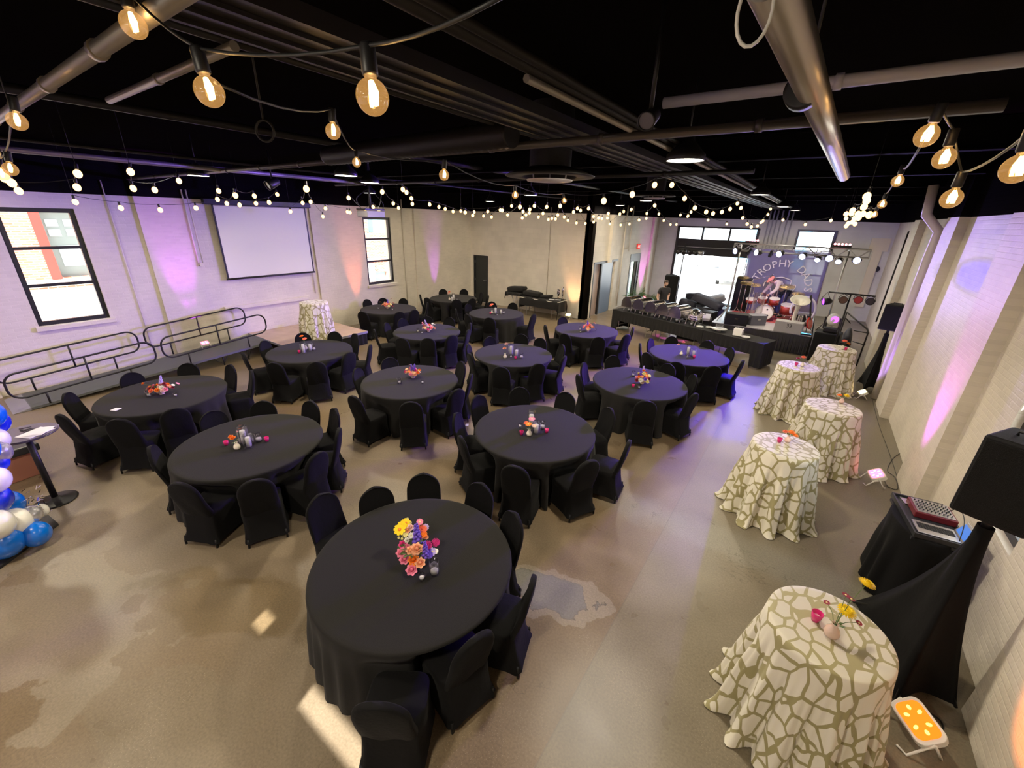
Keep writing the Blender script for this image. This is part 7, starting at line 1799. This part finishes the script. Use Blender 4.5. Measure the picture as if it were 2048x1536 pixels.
def person(lab, loc, rz, pose, tops, bottoms, hat=None, s=1.0):
    t = thing('person', lab, 'person', loc, rz)
    t.scale = (s, s, s)
    J = pose
    # continuous body (skin) under the clothes
    names = ['pelvis','chest','neck','headb','shl','ell','wrl','shr','elr','wrr','hipl','knl','anl','tol','hipr','knr','anr','tor','waist']
    jt = [J[n] for n in names]
    ed = [(0,18),(18,1),(1,2),(2,3),(1,4),(4,5),(5,6),(1,7),(7,8),(8,9),(0,10),(10,11),(11,12),(12,13),(0,14),(14,15),(15,16),(16,17)]
    ra = [(0.13,0.10),(0.125,0.085),0.055,0.05,0.058,0.042,0.028,0.058,0.042,0.028,0.085,0.06,0.042,0.035,0.085,0.06,0.042,0.035,(0.125,0.095)]
    b = body('body', jt, ed, ra, M['skin'], t)
    bm = head_mesh(); hq = Matrix.Translation(Vector(J['head'])) @ Euler(J['hrot']).to_matrix().to_4x4(); bmesh.ops.transform(bm, matrix=hq, verts=bm.verts); obj('head', bm, M['skin'], t, smooth=True)
    bm = B()
    for ex in (-0.03, 0.03): ball(bm, hq @ Vector((ex, 0.082, 0.01)), 0.009, 8, 6)
    obj('eyes', bm, M['black_metal'], t)
    bm = B(); ball(bm, (0,0,0), (1,1,1), 20, 14)
    for v in bm.verts:
        c = v.co; v.co = Vector((c.x*0.086, c.y*0.104-0.012, c.z*0.112+0.022))
        if v.co.y > 0.045 and v.co.z < 0.065: v.co.y = 0.045; v.co.z = max(v.co.z, 0.05)
        if v.co.z < -0.04: v.co.z = -0.04
    bmesh.ops.transform(bm, matrix=hq, verts=bm.verts); obj('hair', bm, M['hair'], t, smooth=True)
    if 'beard' in J:
        bm = B(); ball(bm, hq @ Vector((0,0.045,-0.075)), (0.055,0.05,0.045), 14, 8); obj('beard', bm, M['hair'], t, smooth=True)
    if hat:
        bm = B(); ball(bm, (0,0,0.055), (0.095,0.112,0.075), 18, 10); lathe(bm, [(0.0001,0.05),(0.085,0.048),(0.085,0.058),(0.0001,0.062)], 20, c=(0,0.10,0)); bmesh.ops.transform(bm, matrix=hq, verts=bm.verts); obj('cap', bm, hat, t, smooth=True)
    # clothes: same skeleton, slightly fatter
    jt2 = [J[n] for n in ['waist','chest','shl','shr','pelvis','neck']]
    def part_(a, b_, f): return Vector(a).lerp(Vector(b_), f)
    sl = J.get('sleeve', 0.6)
    jt2 += [part_(J['shl'], J['ell'], sl if sl <= 1 else 1), part_(J['shr'], J['elr'], sl if sl <= 1 else 1)]
    ed2 = [(0,1),(1,2),(1,3),(0,4),(1,5),(2,6),(3,7)]; ra2 = [(0.15,0.118),(0.172,0.125),0.078,0.078,(0.155,0.125),0.068,0.066,0.066]
    if sl > 1:
        jt2 += [J['wrl'], J['wrr']]; ed2 += [(6,8),(7,9)]; ra2 += [0.042, 0.042]
    body('shirt', jt2, ed2, ra2, tops, t)
    jt3 = [J[n] for n in ['pelvis','hipl','knl','anl','hipr','knr','anr']]
    body('trousers', jt3, [(0,1),(1,2),(2,3),(0,4),(4,5),(5,6)], [(0.152,0.12),0.10,0.078,0.062,0.10,0.078,0.062], bottoms, t)
    for a_, b_ in (('anl','tol'),('anr','tor')):
        bm = B(); A, Bq = Vector(J[a_]), Vector(J[b_]); A.z = 0.045; Bq.z = 0.035; dq = (Bq-A)
        tube(bm, [A-dq*0.35, A, Bq, Bq+dq*0.15], [0.04,0.048,0.042,0.028], 12); o = obj('shoe', bm, M['black_metal'], t)
    bm = B(); hand(bm, J['wrl'], J['hdl'], J['hul'], 1.0, 1); hand(bm, J['wrr'], J['hdr'], J['hur'], 1.0, -1); obj('hands', bm, M['skin'], t)
    return t
stand = dict(pelvis=(0,0,0.95), waist=(0,0.005,1.08), chest=(0,0,1.33), neck=(0,0,1.50), headb=(0,0.01,1.58), head=(0,0.03,1.645), hrot=(R(-14),0,R(-25)),
 shl=(-0.19,0,1.42), ell=(-0.36,-0.14,1.17), wrl=(-0.20,0.02,0.99), shr=(0.19,0,1.42), elr=(0.25,-0.04,1.14), wrr=(0.24,0.10,0.92),
 hipl=(-0.09,0,0.92), knl=(-0.11,0.02,0.50), anl=(-0.12,0,0.08), tol=(-0.14,0.13,0.04), hipr=(0.09,0,0.92), knr=(0.11,0.02,0.50), anr=(0.12,0,0.08), tor=(0.14,0.13,0.04),
 hdl=(0.7,0.3,-0.5), hul=(-0.6,0.5,0.3), hdr=(0,0.3,-1), hur=(0.9,0.3,0.2), sleeve=0.62, beard=1)
pp = ony(1327, 612, 16.2)
person('bearded man in a black T-shirt with hand on hip behind the chafing dishes', (-4.42, 16.25, 0), R(-125), stand, M['tee'], M['jeans'])
bend = dict(pelvis=(0,-0.10,0.93), waist=(0,0.0,1.03), chest=(0,0.22,1.20), neck=(0,0.37,1.28), headb=(0,0.42,1.31), head=(0,0.47,1.33), hrot=(R(-48),0,0),
 shl=(-0.18,0.28,1.26), ell=(-0.24,0.38,1.00), wrl=(-0.18,0.55,0.84), shr=(0.18,0.28,1.26), elr=(0.24,0.40,1.00), wrr=(0.16,0.58,0.84),
 hipl=(-0.09,-0.10,0.90), knl=(-0.12,-0.02,0.50), anl=(-0.13,-0.08,0.08), tol=(-0.14,0.06,0.04), hipr=(0.09,-0.10,0.90), knr=(0.12,-0.02,0.50), anr=(0.13,-0.08,0.08), tor=(0.14,0.06,0.04),
 hdl=(0.2,0.6,-0.6), hul=(-0.2,0.5,0.5), hdr=(-0.2,0.6,-0.6), hur=(0.2,0.5,0.5), sleeve=1.5)
person('person in a pale shirt and pink cap bending over the drum kit', (DK.x+0.32, DK.y+0.98, SZ), R(125), bend, M['shirt'], M['jeans'], hat=M['cap'])

# ------------------------------------------------------------------ left edge: bistro table, boxes, balloons
t = thing('bistro_table', 'small round black pedestal table at the left edge', 'table', (-7.72, 0.22, 0))
bm = B(); lathe(bm, [(0.215,0.0),(0.22,0.012),(0.20,0.022),(0.06,0.04),(0.04,0.07)], 36); obj('base', bm, M['black_metal'], t)
bm = B(); tube(bm, [(0,0,0.05),(0,0,1.02)], 0.034, 14); obj('pedestal', bm, M['black_metal'], t)
bm = B(); lathe(bm, [(0.26,1.02),(0.29,1.024),(0.305,1.035),(0.305,1.045),(0.29,1.052)], 40); obj('tabletop', bm, mat('glossy_dark_top', (0.05,0.04,0.06), 0.15, coat=0.6), t)
bm = B(); box(bm, -0.11,0.11,-0.14,0.14,0,0.004); box(bm, -0.05,0.12,-0.1,0.15,0.004,0.007, Matrix.Rotation(0.4,4,'Z')); tag(obj('papers', bm, M['paper'], loc=(-7.62, 0.30, 1.054), rz=0.5), 'white papers on the small round table at the left edge', 'papers')
t = thing('sunglasses', 'black object like folded glasses on the small round table', 'glasses', (-7.80, 0.22, 1.054), 0.3)
bm = B(); tube(bm, [(-0.08,0,0.012),(0.08,0,0.012)], 0.008, 8); tube(bm, [(-0.08,0,0.012),(-0.03,0.09,0.01)], 0.006, 6); tube(bm, [(0.08,0,0.012),(0.05,0.09,0.01)], 0.006, 6); obj('frame', bm, M['black_metal'], t)
t = thing('cardboard_box', 'reddish cardboard box at the left edge behind the bistro table', 'box', (-9.05, 0.02, 0), R(8))
bm = B(); box(bm, -0.55, 0.32, -0.3, 0.22, 0, 0.38); obj('box_body', bm, M['cardboard'], t, bevel=0.01)
bm = B(); box(bm, -0.58, 0.36, -0.34, 0.26, 0.382, 0.50); obj('black_lid', bm, M['box_case'], t, bevel=0.02)
t = thing('balloon_stand', 'cluster of blue, white and silver balloons on a black base at the left edge', 'balloons', (-7.15, -0.20, 0))
bm = B(); prism(bm, [(-0.75,-0.42),(0.60,-0.22),(0.12,0.33),(-0.62,0.24)][::1], 0.0, 0.03); obj('base_board', bm, M['rubber_mat'], t)
bm = B(); tube(bm, [(-0.35,-0.05,0.03),(-0.35,-0.05,1.9)], 0.02, 8); obj('pole', bm, M['steel'], t)
def onb(px, py, z): return onz(px, py, z)-Vector(t.location)
bal = [((8,1085),0.22,0.17,'balloon_blue'),((72,1068),0.17,0.135,'balloon_blue'),((30,1045),0.36,0.15,'balloon_white'),((14,1010),0.50,0.15,'balloon_blue'),((62,1030),0.36,0.10,'balloon_silver'),((80,1022),0.30,0.08,'balloon_white'),((-8,1050),0.5,0.15,'balloon_white'),((-12,1000),0.7,0.15,'balloon_deep'),((-30,1090),0.2,0.16,'balloon_deep'),
 ((-14,960),0.95,0.14,'balloon_white'),((-4,925),1.10,0.09,'balloon_deep'),((-6,905),1.20,0.12,'balloon_silver'),((-10,880),1.30,0.12,'balloon_white'),((-12,845),1.45,0.13,'balloon_deep'),((-25,830),1.6,0.14,'balloon_blue'),((-40,900),1.3,0.15,'balloon_blue')]
for (q, z, r_, m_) in bal:
    c = onb(q[0], q[1], z); bm = B(); ball(bm, (0,0,0), (r_, r_, r_*1.12), 28, 18); lathe(bm, [(0.012,-r_*1.16),(0.006,-r_*1.10)], 8); obj('balloon', bm, M[m_], t, loc=c)
bm = B(); rg = random.Random(2); c0 = onb(62, 1010, 0.40)
for k in range(60):
    a = c0+Vector((rg.uniform(-.22,.16), rg.uniform(-.12,.12), rg.uniform(-.12,.16))); d = Vector((rg.uniform(-1,1), rg.uniform(-1,1), rg.uniform(-1,.4))).normalized()*0.05; u, v = frame_of(d)
    vs = [bm.verts.new(a), bm.verts.new(a+u*0.012), bm.verts.new(a+d+u*0.010), bm.verts.new(a+d)]; bm.faces.new(vs)
o = obj('tinsel', bm, M['foil'], t); o['kind'] = 'stuff'
# small white tag on the floor between two tables
bm = B(); cbox(bm, (0,0,0.003), (0.06,0.10,0.004)); o = obj('paper_tag', bm, M['paper'], loc=onz(934, 850, 0.001), rz=0.6); tag(o, 'small white tag lying on the floor between second-row tables', 'tag')
bpy.context.view_layer.update()
